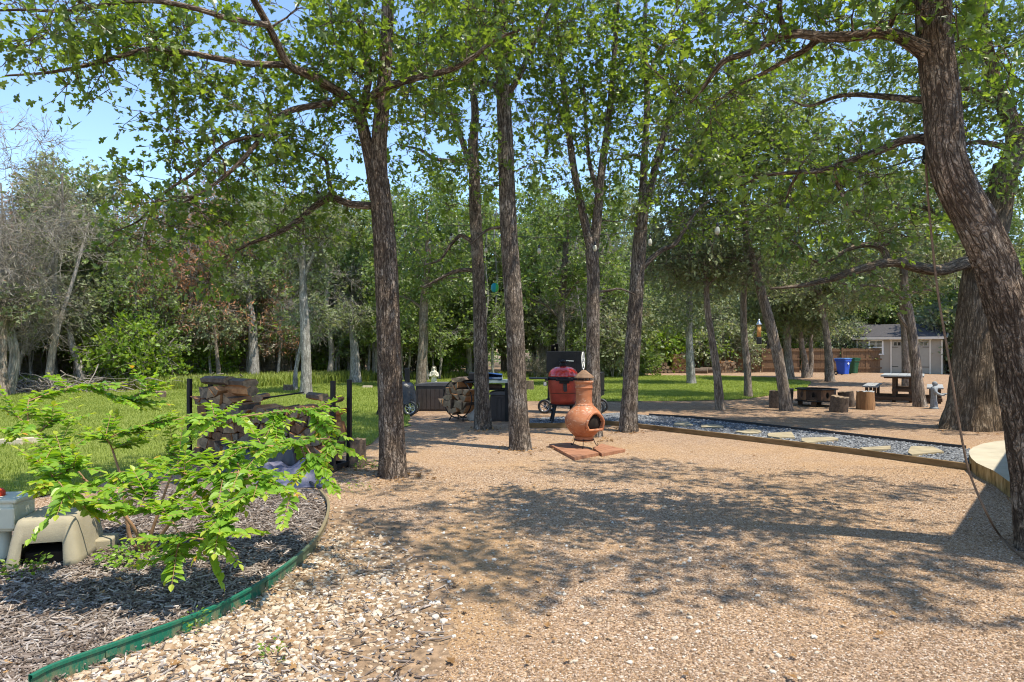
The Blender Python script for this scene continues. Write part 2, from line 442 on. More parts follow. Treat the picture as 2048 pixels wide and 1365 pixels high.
M['chip'] = tintmat('granite chips', [(0, (0.10, 0.065, 0.045)), (0.3, (0.25, 0.165, 0.1)), (0.6, (0.4, 0.275, 0.18)), (0.85, (0.52, 0.405, 0.295)), (1, (0.64, 0.58, 0.5))], 0.85, 0.2)
M['mulchchip'] = tintmat('mulch chips', [(0, (0.065, 0.046, 0.034)), (0.35, (0.21, 0.16, 0.125)), (0.7, (0.36, 0.305, 0.26)), (0.93, (0.5, 0.44, 0.39)), (1, (0.5, 0.3, 0.13))], 0.9, 0.15)
M['bluechip'] = tintmat('blue gravel chips', [(0, (0.04, 0.043, 0.05)), (0.5, (0.18, 0.188, 0.2)), (1, (0.42, 0.43, 0.44))], 0.8, 0.3)
M['flag'] = plain('flagstone', (0.32, 0.265, 0.17), 0.85, 0, 0.25, 5, 25, 0.01)
M['concrete'] = plain('cream concrete', (0.42, 0.375, 0.28), 0.85, 0, 0.13, 4, 60, 0.003)
def concrete_side():
    t = NT('stained concrete edge'); v = t.coords((1, 1, 0.35))
    c = t.ramp(t.noise(v, 9, 5, 0.7), [(0.35, (0.07, 0.05, 0.02)), (0.5, (0.28, 0.19, 0.075)), (0.75, (0.45, 0.34, 0.18))])
    return t.done(t.pbsdf(c, 0.9, 0, t.bump(t.noise(v, 40, 4), 0.6, 0.006), 0.15))
M['concrete_side'] = concrete_side()
M['edgewood'] = woodmat('edging timber', (0.09, 0.055, 0.02), (0.27, 0.175, 0.085), (1, 1, 6))
M['fencewood'] = woodmat('fence boards', (0.10, 0.054, 0.028), (0.23, 0.135, 0.072), (6, 6, 0.6))
M['tablewood'] = woodmat('dark timber', (0.045, 0.028, 0.018), (0.13, 0.08, 0.05), (2, 2, 2))
M['tabletop'] = woodmat('weathered grey top', (0.17, 0.17, 0.165), (0.4, 0.41, 0.4), (1, 7, 1))
M['deckwood'] = woodmat('deck tile timber', (0.2, 0.085, 0.045), (0.42, 0.215, 0.125), (1, 8, 2))
M['log_end'] = plain('cut log end', (0.22, 0.155, 0.095), 0.9, 0, 0.45, 14, 60, 0.004)
M['log_end_grey'] = plain('weathered log end', (0.15, 0.12, 0.088), 0.9, 0, 0.5, 18, 60, 0.004)
M['log_end_dark'] = plain('brown log end', (0.14, 0.08, 0.045), 0.9, 0, 0.5, 18, 60, 0.004)
M['log_split'] = woodmat('split log face', (0.25, 0.105, 0.04), (0.55, 0.29, 0.13), (5, 5, 5))
M['log_bark'] = plain('log bark', (0.12, 0.088, 0.064), 0.95, 0, 0.5, 16, 40, 0.012)
M['log_end_fresh'] = plain('fresh log end', (0.5, 0.3, 0.16), 0.9, 0, 0.4, 10, 60, 0.004)
M['black_metal'] = plain('black painted steel', (0.012, 0.012, 0.013), 0.55, 0, 0.3, 8, 50, 0.001, 0.25)
M['black_plastic'] = plain('black plastic', (0.022, 0.023, 0.025), 0.5, 0, 0.3, 6, 40, 0.001, 0.45)
M['black_cover'] = plain('black vinyl cover', (0.014, 0.015, 0.018), 0.32, 0, 0.3, 4, 14, 0.02, 0.55)
M['brown_resin'] = plain('dark brown resin', (0.045, 0.036, 0.033), 0.55, 0, 0.25, 6, 30, 0.002, 0.35)
M['resin_lid'] = plain('slate resin lid', (0.07, 0.068, 0.072), 0.5, 0, 0.2, 6, 30, 0.002, 0.4)
M['steel'] = plain('steel', (0.55, 0.56, 0.58), 0.28, 1.0, 0.1, 8)
M['bluelid'] = plain('polished blue lid', (0.12, 0.22, 0.42), 0.12, 0.6, 0.1, 4, 0, 0, 0.6, 0.6)
M['glasstop'] = plain('pale shelf top', (0.42, 0.5, 0.46), 0.2, 0.1, 0.15, 6)
M['redglaze'] = plain('red glaze', (0.5, 0.03, 0.02), 0.22, 0, 0.2, 14, 90, 0.001, 0.6, 0.5)
M['reddark'] = plain('dusty red glaze', (0.4, 0.055, 0.03), 0.42, 0, 0.25, 9, 90, 0.001, 0.4)
M['darkhole'] = plain('soot_dark', (0.02, 0.014, 0.01), 0.95, 0, 0.3, 12)  # near-black for sooty parts and for the painted dark under the utility cover
M['lens'] = plain('white paint', (0.78, 0.78, 0.75), 0.5, 0, 0.06, 6)
def terracotta():
    t = NT('worn terracotta'); v = t.coords()
    band = t.coords((1, 1, 2.6))
    c = t.ramp(t.noise(v, 5, 5, 0.6), [(0.3, (0.29, 0.095, 0.04)), (0.6, (0.46, 0.175, 0.075)), (0.85, (0.55, 0.26, 0.13))])
    wear = t.ramp(t.noise(band, 19, 6, 0.8), [(0.52, 0.0), (0.62, 0.7)])
    zone = t.ramp(t.noise(band, 3.4, 3), [(0.46, 0.0), (0.6, 1.0)])
    c = t.mix(t.math('MULTIPLY', wear, zone), c, (0.66, 0.56, 0.42))
    soot_dark = t.ramp(t.noise(v, 7.5, 4), [(0.6, 0.0), (0.8, 0.7)])
    c = t.mix(soot_dark, c, (0.11, 0.05, 0.03))
    return t.done(t.pbsdf(c, 0.6, 0, t.bump(t.noise(v, 50, 4), 0.5, 0.004), 0.35))
M['terracotta'] = terracotta()
M['claylid'] = plain('sooty clay hat', (0.22, 0.13, 0.075), 0.75, 0, 0.5, 8, 50, 0.003)
M['siding'] = plain('grey shed siding', (0.34, 0.3, 0.235), 0.8, 0, 0.07, 3, 40, 0.003)
M['trim'] = plain('cream trim', (0.7, 0.64, 0.52), 0.7, 0, 0.06, 4)
M['whitetrim'] = plain('white trim', (0.8, 0.78, 0.72), 0.6, 0, 0.05, 4)
M['sheddoor'] = plain('shed door', (0.36, 0.33, 0.265), 0.75, 0, 0.06, 3, 30, 0.002)
M['shingle'] = plain('roof shingles', (0.07, 0.065, 0.065), 0.9, 0, 0.5, 22, 40, 0.01, 0.2, 0, (1, 1, 1))
M['glass'] = plain('dark window glass', (0.012, 0.014, 0.016), 0.08, 0, 0.1, 3, 0, 0, 0.6)
M['bluebin'] = plain('blue cart plastic', (0.012, 0.07, 0.42), 0.4, 0, 0.1, 5, 0, 0, 0.4)
M['greenbin'] = plain('green cart plastic', (0.01, 0.075, 0.035), 0.4, 0, 0.1, 5, 0, 0, 0.4)
M['binlid'] = plain('cart lid', (0.1, 0.2, 0.42), 0.35, 0, 0.1, 5, 0, 0, 0.4)
M['stone'] = plain('grey statue stone', (0.24, 0.26, 0.27), 0.85, 0, 0.3, 14, 60, 0.004)
M['palestone'] = plain('pale statue stone', (0.55, 0.5, 0.4), 0.85, 0, 0.25, 10, 60, 0.004)
M['rusty'] = plain('scorched steel', (0.07, 0.045, 0.032), 0.6, 0.4, 0.6, 7, 40, 0.002)
M['rustorange'] = woodmat('rust panel', (0.03, 0.025, 0.022), (0.3, 0.16, 0.08), (3, 3, 0.6))
M['cream_box'] = plain('cream enclosure plastic', (0.52, 0.51, 0.4), 0.55, 0, 0.08, 5, 40, 0.001)
M['tan_cover'] = plain('tan moulded cover', (0.33, 0.285, 0.195), 0.85, 0, 0.12, 5, 120, 0.003)
M['redcap'] = plain('red cap', (0.6, 0.05, 0.02), 0.4, 0, 0.1, 5)
def edging():
    t = NT('green plastic edging'); v = t.coords((1, 1, 0.5))
    dirt = t.ramp(t.noise(v, 22, 5, 0.75), [(0.44, 0.0), (0.62, 0.8)])
    geo = t.n('ShaderNodeSeparateXYZ'); tc = t.n('ShaderNodeTexCoord'); t.l(tc.outputs['Object'], geo.inputs[0])
    low = t.ramp(geo.outputs[2], [(0.015, 1.0), (0.075, 0.12)])
    far = t.ramp(t.math('MULTIPLY', geo.outputs[1], 0.1), [(0.43, 0.0), (0.52, 1.0)])
    fac = t.math('MAXIMUM', t.math('MULTIPLY', dirt, low), t.math('MULTIPLY', far, 0.8))
    c = t.mix(fac, (0.008, 0.12, 0.07), (0.27, 0.19, 0.10))
    return t.done(t.pbsdf(c, 0.5, 0, None, 0.3))
M['edging'] = edging()
M['tarp'] = plain('slate blue tarp', (0.15, 0.145, 0.19), 0.55, 0, 0.22, 5, 40, 0.003, 0.35)
M['tarp_dark'] = plain('black liner', (0.022, 0.024, 0.032), 0.4, 0, 0.3, 5, 30, 0.004, 0.5)
M['rope'] = plain('twisted rope', (0.17, 0.11, 0.07), 0.9, 0, 0.4, 60)
M['wire'] = plain('light cable', (0.07, 0.075, 0.06), 0.6, 0, 0.2, 6)
M['bulb'] = plain('frosted bulb', (0.42, 0.41, 0.31), 0.2, 0, 0.05, 6, 0, 0, 0.5)
M['brick'] = plain('pale block', (0.52, 0.43, 0.31), 0.9, 0, 0.25, 8, 40, 0.006)
M['seed'] = plain('bird seed', (0.5, 0.24, 0.07), 0.8, 0, 0.5, 70)
M['teal'] = plain('teal cloth', (0.01, 0.2, 0.25), 0.6); M['yellow'] = plain('yellow cloth', (0.7, 0.5, 0.02), 0.6); M['green'] = plain('green cloth', (0.03, 0.3, 0.06), 0.6)
M['limestone'] = plain('house limestone', (0.5, 0.44, 0.34), 0.85, 0, 0.25, 3, 30, 0.01)
M['tank'] = plain('propane tank paint', (0.5, 0.51, 0.5), 0.4, 0, 0.1, 6)
# ---------------------------------------------------------------- leaves
def half(outline):
    n = len(outline)
    V = [(0, 0)] + [(1, 0)] + list(outline) + [(x, -y) for x, y in outline]
    L = [0] + [2 + i for i in range(n)] + [1]
    R = [1] + [2 + n + i for i in reversed(range(n))] + [0]
    return np.array(V, float), [np.array(L), np.array(R)]
OAK = half([(0.2, 0.06), (0.36, 0.2), (0.44, 0.1), (0.56, 0.36), (0.76, 0.36), (0.74, 0.12), (0.92, 0.2)])
OVAL = half([(0.14, 0.18), (0.42, 0.33), (0.74, 0.22)])
LOBE = (np.array([(0, 0), (.34, .24), (.55, .12), (.74, .36), (1, 0), (.74, -.36), (.55, -.12), (.34, -.24)], float), [np.arange(8)])
DIA = (np.array([(0, 0), (.45, .3), (1, 0), (.55, -.3)], float), [np.arange(4)])
SLIM = (np.array([(0, 0), (.5, .14), (1, 0), (.5, -.14)], float), [np.arange(4)])
TWIG = (np.array([(0, .025), (.55, .07), (1, 0), (.5, -.03)], float), [np.arange(4)])

def leaf_mesh(name, tpl, pos, dr, nrm, size, tint, mat, parent, fold=0.25):
    T, faces = tpl
    dr = unit(dr); sd = unit(np.cross(nrm, dr)); nr = np.cross(dr, sd)
    x = T[:, 0][None, :, None]; y = T[:, 1][None, :, None]
    z = np.abs(y) * fold - 0.18 * x * x * 0.6
    V = pos[:, None] + size[:, None, None] * (x * dr[:, None] + y * sd[:, None] + z * nr[:, None])
    n = len(T); off = (np.arange(len(pos)) * n)[:, None]
    Fs = [off + f[None] for f in faces]
    return np_mesh(name, V.reshape(-1, 3), Fs, mat, parent, np.repeat(tint, n))

# ---------------------------------------------------------------- tree builder
def trunk_tube(P, R, sides=16, per=6, ridge=0.0, flare=0.0, lobes=5, seed=0):
    P = catmull(P, per); m = len(P)
    r = np.interp(np.linspace(0, 1, m), np.linspace(0, 1, len(R)), R)
    a = np.arange(sides) * 2 * PI / sides
    L = np.concatenate([[0], np.cumsum(np.linalg.norm(np.diff(P, axis=0), axis=1))])
    RR = np.repeat(r[:, None], sides, 1)
    g = np.random.default_rng(seed + 5)
    ph = g.uniform(0, 6.28, 6)
    if flare:
        k = np.exp(-L / (2.2 * R[0]))[:, None]
        RR = RR * (1 + k * flare * (0.55 + 0.45 * np.cos(lobes * a[None] + ph[0] + 0.6 * np.cos(2 * a[None] + ph[1]))))
    RR = RR * (1 + 0.035 * np.cos(2 * a[None] + ph[2] + L[:, None] * 1.3) + 0.03 * np.cos(3 * a[None] + ph[3] - L[:, None] * 2.1))
    if ridge:
        nr = max(7, int(2 * PI * R[0] / 0.055))
        w = np.zeros_like(RR)
        for kk, amp, fq in ((nr, 1.0, 9.0), (nr + 3, 0.8, -13.0), (nr - 2, 0.7, 5.0)):
            w += amp * np.cos(kk * a[None] + 1.2 * np.sin(L[:, None] * fq + ph[4]) + L[:, None] * fq * 0.23)
        RR = RR * (1 + ridge * np.clip(w / 1.6, -1, 0.8))
    V, Fq = tube_np(P, RR, sides)
    rm = float(np.mean(r)); off = g.uniform(0, 9, 3)
    BK = np.stack([np.cos(a)[None] * r[:, None] * 0.5 + np.cos(a)[None] * rm * 0.5, np.sin(a)[None] * r[:, None] * 0.5 + np.sin(a)[None] * rm * 0.5, np.repeat(L[:, None], sides, 1)], -1).reshape(-1, 3) + off
    return V, Fq, P, r, BK

def merge(parts):
    Vs = []; Fs = []; Bs = []; o = 0
    for p in parts:
        V, Fq = p[:2]; Vs.append(V); Fs.append(Fq + o); o += len(V); Bs.append(p[2] if len(p) > 2 else V)
    return np.vstack(Vs), np.vstack(Fs), np.vstack(Bs)

def sample_blobs(blobs, n, g):
    vol = np.array([b[1][0] * b[1][1] * b[1][2] * (b[2] if len(b) > 2 else 1) for b in blobs]) ** 0.8
    cnt = np.maximum(3, (n * vol / vol.sum()).astype(int)); out = []
    for b, c in zip(blobs, cnt):
        d = unit(g.normal(size=(c, 3))); rr = g.uniform(0.15, 1, c) ** 0.45
        out.append(np.asarray(b[0]) + d * rr[:, None] * np.asarray(b[1]))
    return np.vstack(out)

def grow(limbs, blobs, n_targets, g, sag=0.0, bias=0.35):
    """limbs: list of (P, r) sampled polylines. Reaches every target with a branch from the nearest wood."""
    npos = [P for P, r in limbs]; nrad = [r for P, r in limbs]
    N = np.vstack(npos); Rr = np.concatenate(nrad)
    keep = N[:, 2] > N[:, 2].min() + 0.35 * (np.median(N[:, 2]) - N[:, 2].min())
    N = N[keep]; Rr = Rr[keep]
    T = sample_blobs(blobs, n_targets, g)
    d0 = np.array([np.min(((N - t) ** 2).sum(1)) for t in T])
    T = T[np.argsort(d0)]
    cap = len(N) + len(T) * 5
    NN = np.zeros((cap, 3)); RN = np.zeros(cap); c = len(N); NN[:c] = N; RN[:c] = Rr
    paths = []; rads = []
    for t in T:
        dv = NN[:c] - t
        cost = np.sqrt((dv ** 2).sum(1)) + bias * np.maximum(0, dv[:, 2])
        i = int(np.argmin(cost)); s = NN[i]; ln = np.linalg.norm(t - s)
        if ln < 0.05: continue
        mid = s * 0.55 + t * 0.45 + np.array([0, 0, 0.14 * ln]) + g.normal(0, 0.09 * ln, 3)
        u = np.linspace(0, 1, 6)[:, None]
        p = (1 - u) ** 2 * s + 2 * u * (1 - u) * mid + u ** 2 * t
        p[1:5] += g.normal(0, 0.035 * ln, (4, 3))
        r0 = min(RN[i] * 0.62, 0.006 + 0.017 * ln); r0 = max(r0, 0.004)
        rr = np.linspace(r0, max(0.003, r0 * 0.3), 6)
        paths.append(p); rads.append(rr)
        NN[c:c + 4] = p[2:]; RN[c:c + 4] = rr[2:]; c += 4
    return np.array(paths), np.array(rads)

def make_tree(name, label, stems, blobs, bark, leaf, base=None, group=None, cat='tree', n=150, twigs=4, per_twig=7, leaf_size=0.085,
              tpl=OAK, spread=0.16, sides=14, ridge=0.0, flare=0.35, seed=1, twig_len=0.32, wood_sides=5, tint_shift=0.0, up=0.9, per=6, wig=1.0, extra_twigs=0):
    """stems: list of (points, radii); first is the trunk from the ground. Returns the Empty."""
    g = np.random.default_rng(seed)
    stems = [(np.array(P, float), R) for P, R in stems]
    base = np.array(stems[0][0][0]) if base is None else np.array(base)
    base = np.array([base[0], base[1], 0.0])
    parts = []; limbs = []
    for k, (P, R) in enumerate(stems):
        P = P - base
        V, Fq, PP, rr, bk = trunk_tube(P, R, sides if k == 0 else max(8, sides * 2 // 3), per, ridge if k == 0 else ridge * 0.6, flare if k == 0 else 0, seed=seed + k)
        parts.append((V, Fq, bk)); limbs.append((PP, rr))
    root = thing(name, label, cat, base, 0, group)
    if blobs and n:
        blobs = [(np.asarray(b[0]) - base,) + tuple(b[1:]) for b in blobs]
        paths, rads = grow(limbs, blobs, n, g)
        parts.append(batch_tubes(paths, rads, wood_sides))
        # twigs
        m = len(paths); k = twigs
        tt = g.uniform(0.35, 1.0, (m, k)); idx = np.clip((tt * 5), 0, 4.999); i0 = idx.astype(int); fr = (idx - i0)[..., None]
        ar = np.arange(m)[:, None]
        st = paths[ar, i0] * (1 - fr) + paths[ar, np.minimum(i0 + 1, 5)] * fr
        tang = unit(paths[ar, np.minimum(i0 + 1, 5)] - paths[ar, i0])
        dirn = unit(tang * 0.7 + g.normal(0, 0.75, (m, k, 3)) + np.array([0, 0, 0.12]))
        ln = twig_len * g.uniform(0.5, 1.3, (m, k, 1))
        en = st + dirn * ln; md = (st + en) / 2 + g.normal(0, 0.04, (m, k, 3)) * wig
        tp = np.stack([st, md, en], 2).reshape(-1, 3, 3)
        tr = np.tile(np.array([0.0045, 0.0035, 0.0015]) * (1.0 if leaf_size < 0.12 else 1.8), (len(tp), 1))
        parts.append(batch_tubes(tp, tr, 3))
        if extra_twigs:
            q = g.integers(0, len(tp), extra_twigs); s2 = tp[q, 1]; d2 = unit(unit(tp[q, 2] - tp[q, 0]) + g.normal(0, 0.8, (extra_twigs, 3)))
            e2 = s2 + d2 * twig_len * g.uniform(0.6, 1.8, (extra_twigs, 1))
            parts.append(batch_tubes(np.stack([s2, (s2 + e2) / 2 + g.normal(0, 0.05, s2.shape), e2], 1), np.tile([0.006, 0.004, 0.002], (extra_twigs, 1)), 3))
        # leaves
        pt = per_twig; q = len(tp)
        u = g.uniform(0.35, 1.05, (q, pt, 1))
        lp = (tp[:, None, 0] * (1 - u) + tp[:, None, 2] * u) + g.normal(0, spread * 0.28, (q, pt, 3))
        td = unit(tp[:, 2] - tp[:, 0])[:, None]
        ld = unit(td * 0.8 + g.normal(0, 0.6, (q, pt, 3)) + np.array([0, 0, -0.1]))
        nm = unit(np.array([0, 0, up]) + g.normal(0, 0.5, (q, pt, 3)))
        sz = leaf_size * g.uniform(0.42, 1.4, (q, pt))
        ti = np.clip(g.beta(2.2, 2.6, (q, pt)) * 0.75 + g.normal(0.12, 0.12, (q, 1)) + tint_shift, 0, 1)
        leaf_mesh('crown', tpl, lp.reshape(-1, 3), ld.reshape(-1, 3), nm.reshape(-1, 3), sz.ravel(), ti.ravel(), M[leaf], root)
    V, Fq, bk = merge(parts)
    np_mesh('trunk', V, Fq, M[bark], root, None, True, None, bk)
    return root

def px(D, *pts):
    """polyline given as photo pixels at distance D (or own distance as third value)"""
    return [A(p[0], p[1], p[2] if len(p) > 2 else D) for p in pts]
def B(x, y, D, r, wgt=1):
    return (A(x, y, D), r, wgt)

# ================================================================= the near oaks
D1 = 7.85
make_tree('oak_tree', 'stout oak with reddish forked limbs, standing just beside the rack of firewood', [
    (px(D1, (787, 962), (786, 950), (781, 800), (777, 640), (771, 520), (765, 440), (758, 360)), [0.155, 0.145, 0.137, 0.13, 0.128, 0.125, 0.115]),
    (px(D1, (752, 400), (742, 330), (728, 262), (716, 222), (690, 192, 7.7), (655, 172, 7.5), (612, 148, 7.2), (577, 130, 7.0), (553, 85, 6.8), (530, 40, 6.6), (505, -5, 6.4)), [0.075, 0.07, 0.066, 0.062, 0.055, 0.05, 0.045, 0.04, 0.036, 0.034, 0.03]),
    (px(D1, (758, 370), (758, 290), (765, 200), (772, 100), (776, 0), (780, -150), (770, -300)), [0.11, 0.095, 0.085, 0.075, 0.07, 0.055, 0.03]),
    (px(D1, (716, 222), (738, 200, 7.8), (760, 180, 7.7), (800, 166, 7.6), (850, 152, 7.4), (905, 138, 7.3), (950, 112, 7.2), (990, 80, 7.1), (1040, 60, 7.0)), [0.05, 0.046, 0.042, 0.038, 0.034, 0.03, 0.026, 0.02, 0.012]),
    (px(D1, (720, 225), (737, 160), (733, 100), (722, 50), (690, 10), (680, -60)), [0.045, 0.042, 0.038, 0.034, 0.028, 0.02]),
    (px(7.6, (672, 205), (625, 212, 7.4), (580, 222, 7.2), (545, 245, 7.0), (515, 285, 6.9), (470, 335, 6.8), (420, 375, 6.7), (360, 410, 6.7)), [0.036, 0.034, 0.032, 0.03, 0.026, 0.022, 0.016, 0.01]),
    (px(7.9, (745, 412), (700, 408, 7.9), (662, 396, 7.9), (632, 412, 7.9), (600, 438, 7.8), (560, 465, 7.7), (500, 488, 7.6), (440, 520, 7.6)), [0.045, 0.042, 0.04, 0.036, 0.032, 0.026, 0.018, 0.01]),
    (px(7.9, (664, 396), (656, 350, 8), (650, 320, 8.1), (610, 300, 8.2)), [0.03, 0.026, 0.022, 0.012]),
    (px(7.0, (575, 130), (500, 128, 6.8), (440, 118, 6.6), (370, 105, 6.4), (300, 98, 6.3), (200, 125, 6.2), (100, 145, 6.1), (10, 152, 6.0)), [0.034, 0.03, 0.028, 0.026, 0.022, 0.018, 0.013, 0.008]),
    (px(6.6, (535, 50), (460, 38, 6.4), (400, 20, 6.2), (330, 5, 6.1), (250, 3, 6.0), (140, 22, 5.9), (40, 20, 5.8), (-80, 25, 5.8)), [0.03, 0.027, 0.025, 0.022, 0.02, 0.016, 0.011, 0.007]),
    (px(7.0, (520, 270), (450, 290, 6.8), (390, 345, 6.8), (330, 385, 6.8), (280, 440, 6.8), (225, 465, 6.8)), [0.022, 0.02, 0.017, 0.014, 0.01, 0.006]),
  ], [B(80, 60, 5.9, (0.7, 0.9, 0.5)), B(250, 95, 6.1, (0.8, 0.9, 0.5)), B(430, 90, 6.9, (0.9, 0.9, 0.6)), B(400, 200, 6.7, (0.75, 0.9, 0.4)),
      B(470, 290, 6.9, (0.7, 0.9, 0.5)), B(350, 400, 6.9, (0.65, 0.8, 0.42)), B(270, 490, 7.0, (0.4, 0.5, 0.22)), B(440, 470, 7.4, (0.7, 0.7, 0.4)), B(420, 560, 7.5, (0.25, 0.4, 0.18)),
      B(620, 60, 7.6, (1.0, 0.9, 0.7)), B(600, 210, 7.7, (0.8, 0.9, 0.6)), B(560, 380, 7.9, (0.8, 0.8, 0.5)), B(640, 440, 8.2, (0.6, 0.6, 0.3)), B(800, 60, 7.6, (1.0, 1.1, 0.7)), B(820, 200, 7.8, (0.6, 0.7, 0.45)),
      B(960, 50, 7.2, (0.7, 0.7, 0.5)), (np.array([-0.3, 8.8, 7.3]), (1.7, 1.8, 1.2), 0.8)],
  'bark_red', 'leaf_oak', n=430, twigs=5, per_twig=7, leaf_size=0.09, sides=40, ridge=0.05, flare=0.42, seed=21, per=10)

D3 = 9.95
make_tree('oak_tree', 'tall straight oak standing to the left of the clay chiminea', [
    (px(D3, (1041, 908), (1040, 895), (1034, 760), (1029, 640), (1021, 520), (1015, 400), (1011, 290), (1005, 160), (1000, 20), (996, -160), (1000, -380)), [0.16, 0.15, 0.135, 0.13, 0.125, 0.12, 0.115, 0.105, 0.09, 0.07, 0.03]),
    (px(D3, (1006, 185), (985, 170), (955, 158), (930, 148)), [0.05, 0.045, 0.035, 0.02]),
    (px(D3, (1008, 200), (1040, 150), (1065, 90), (1100, 20), (1150, -60)), [0.05, 0.045, 0.04, 0.032, 0.02]),
    (px(D3, (1016, 445), (1000, 455), (975, 460), (940, 490)), [0.03, 0.026, 0.02, 0.01]),
  ], [B(1010, 60, 9.6, (1.3, 1.3, 0.8)), B(930, 190, 9.8, (0.8, 0.9, 0.6)), B(1080, 190, 9.9, (0.9, 0.9, 0.8)), B(1060, 330, 10.2, (0.7, 0.7, 0.5)), B(960, 60, 9.4, (1.2, 1.1, 0.7)), B(1100, 40, 9.5, (1.1, 1.1, 0.7)), B(930, 350, 10, (0.55, 0.6, 0.4)), (np.array([0.1, 9.6, 8.2]), (2.0, 2.0, 1.2), 0.3)],
  'bark_oak', 'leaf_oak', n=195, twigs=5, per_twig=7, leaf_size=0.09, sides=32, ridge=0.05, flare=0.42, seed=31, per=8)

D2 = 12.5
make_tree('oak_tree', 'slender oak whose trunk crosses in front of the outdoor griddle table', [
    (px(D2, (966, 866), (966, 852), (963, 760), (961, 680), (958, 580), (953, 470), (950, 400), (948, 330), (945, 280)), [0.15, 0.14, 0.13, 0.125, 0.12, 0.115, 0.11, 0.1, 0.09]),
    (px(D2, (948, 345), (935, 315), (920, 270), (900, 215), (880, 160), (870, 90)), [0.06, 0.055, 0.05, 0.042, 0.032, 0.02]),
    (px(D2, (946, 290), (950, 220), (940, 130), (935, 40), (930, -80)), [0.085, 0.07, 0.06, 0.05, 0.03]),
    (px(D2, (948, 320), (905, 322), (870, 318), (840, 300), (800, 290)), [0.045, 0.04, 0.035, 0.026, 0.015]),
    (px(D2, (953, 490), (935, 478), (920, 472), (900, 492), (880, 520), (850, 530)), [0.045, 0.04, 0.036, 0.03, 0.022, 0.012]),
    (px(D2, (956, 545), (935, 540), (905, 545), (875, 560), (845, 575)), [0.045, 0.04, 0.035, 0.026, 0.012]),
  ], [B(930, 270, 12.5, (1.2, 1.2, 1.0)), B(850, 370, 12.5, (0.9, 1.0, 0.8)), B(850, 180, 12.3, (1.0, 1.1, 0.9)), B(930, 60, 12.5, (1.5, 1.5, 1.0)), B(870, 510, 12.8, (0.8, 0.7, 0.4)), B(990, 400, 12.8, (0.7, 0.7, 0.6)), B(820, 80, 12.3, (1.3, 1.2, 0.9)), B(700, 330, 13.0, (0.9, 0.9, 0.7)), B(690, 130, 13.0, (1.2, 1.1, 0.9)), (np.array([-0.9, 12.5, 9.5]), (2.2, 2.2, 1.3), 0.25)],
  'bark_oak', 'leaf_oak', n=215, twigs=5, per_twig=7, leaf_size=0.1, tpl=LOBE, sides=24, ridge=0.05, flare=0.42, seed=41, per=8, tint_shift=0.05)

D4 = 11.4
make_tree('oak_tree', 'oak directly behind the clay chiminea, forking into two stems above the string lights', [
    (px(D4, (1192, 888), (1190, 870), (1187, 760), (1186, 640), (1186, 560), (1184, 500)), [0.14, 0.125, 0.115, 0.108, 0.105, 0.11]),
    (px(D4, (1184, 505), (1172, 455), (1160, 400), (1148, 340), (1138, 270), (1130, 190), (1120, 110), (1110, 20), (1105, -90)), [0.085, 0.075, 0.068, 0.06, 0.055, 0.05, 0.045, 0.04, 0.025]),
    (px(D4, (1186, 505), (1194, 440), (1199, 380), (1206, 320), (1216, 250), (1225, 160), (1232, 60), (1240, -60)), [0.085, 0.08, 0.07, 0.062, 0.056, 0.05, 0.045, 0.025]),
    (px(D4, (1198, 390), (1180, 330), (1172, 250), (1168, 170)), [0.04, 0.035, 0.03, 0.02]),
    (px(D4, (1186, 585), (1215, 582), (1240, 578), (1270, 590)), [0.025, 0.022, 0.018, 0.01]),
  ], [B(1140, 230, 11.2, (0.9, 1.0, 1.0)), B(1230, 90, 11.2, (1.1, 1.1, 0.9)), B(1120, 70, 11.0, (0.8, 0.9, 0.7)), B(1120, 400, 11.6, (0.7, 0.7, 0.45)), B(1230, 400, 11.6, (0.6, 0.6, 0.5)), B(1240, 270, 11.2, (0.8, 0.8, 0.8)), B(1190, 180, 11.2, (0.9, 0.9, 0.8)), (np.array([1.3, 11.4, 8.6]), (2.0, 2.0, 1.2), 0.3)],
  'bark_oak', 'leaf_oak', n=195, twigs=5, per_twig=7, leaf_size=0.095, tpl=LOBE, sides=24, ridge=0.05, flare=0.42, seed=51, per=8)

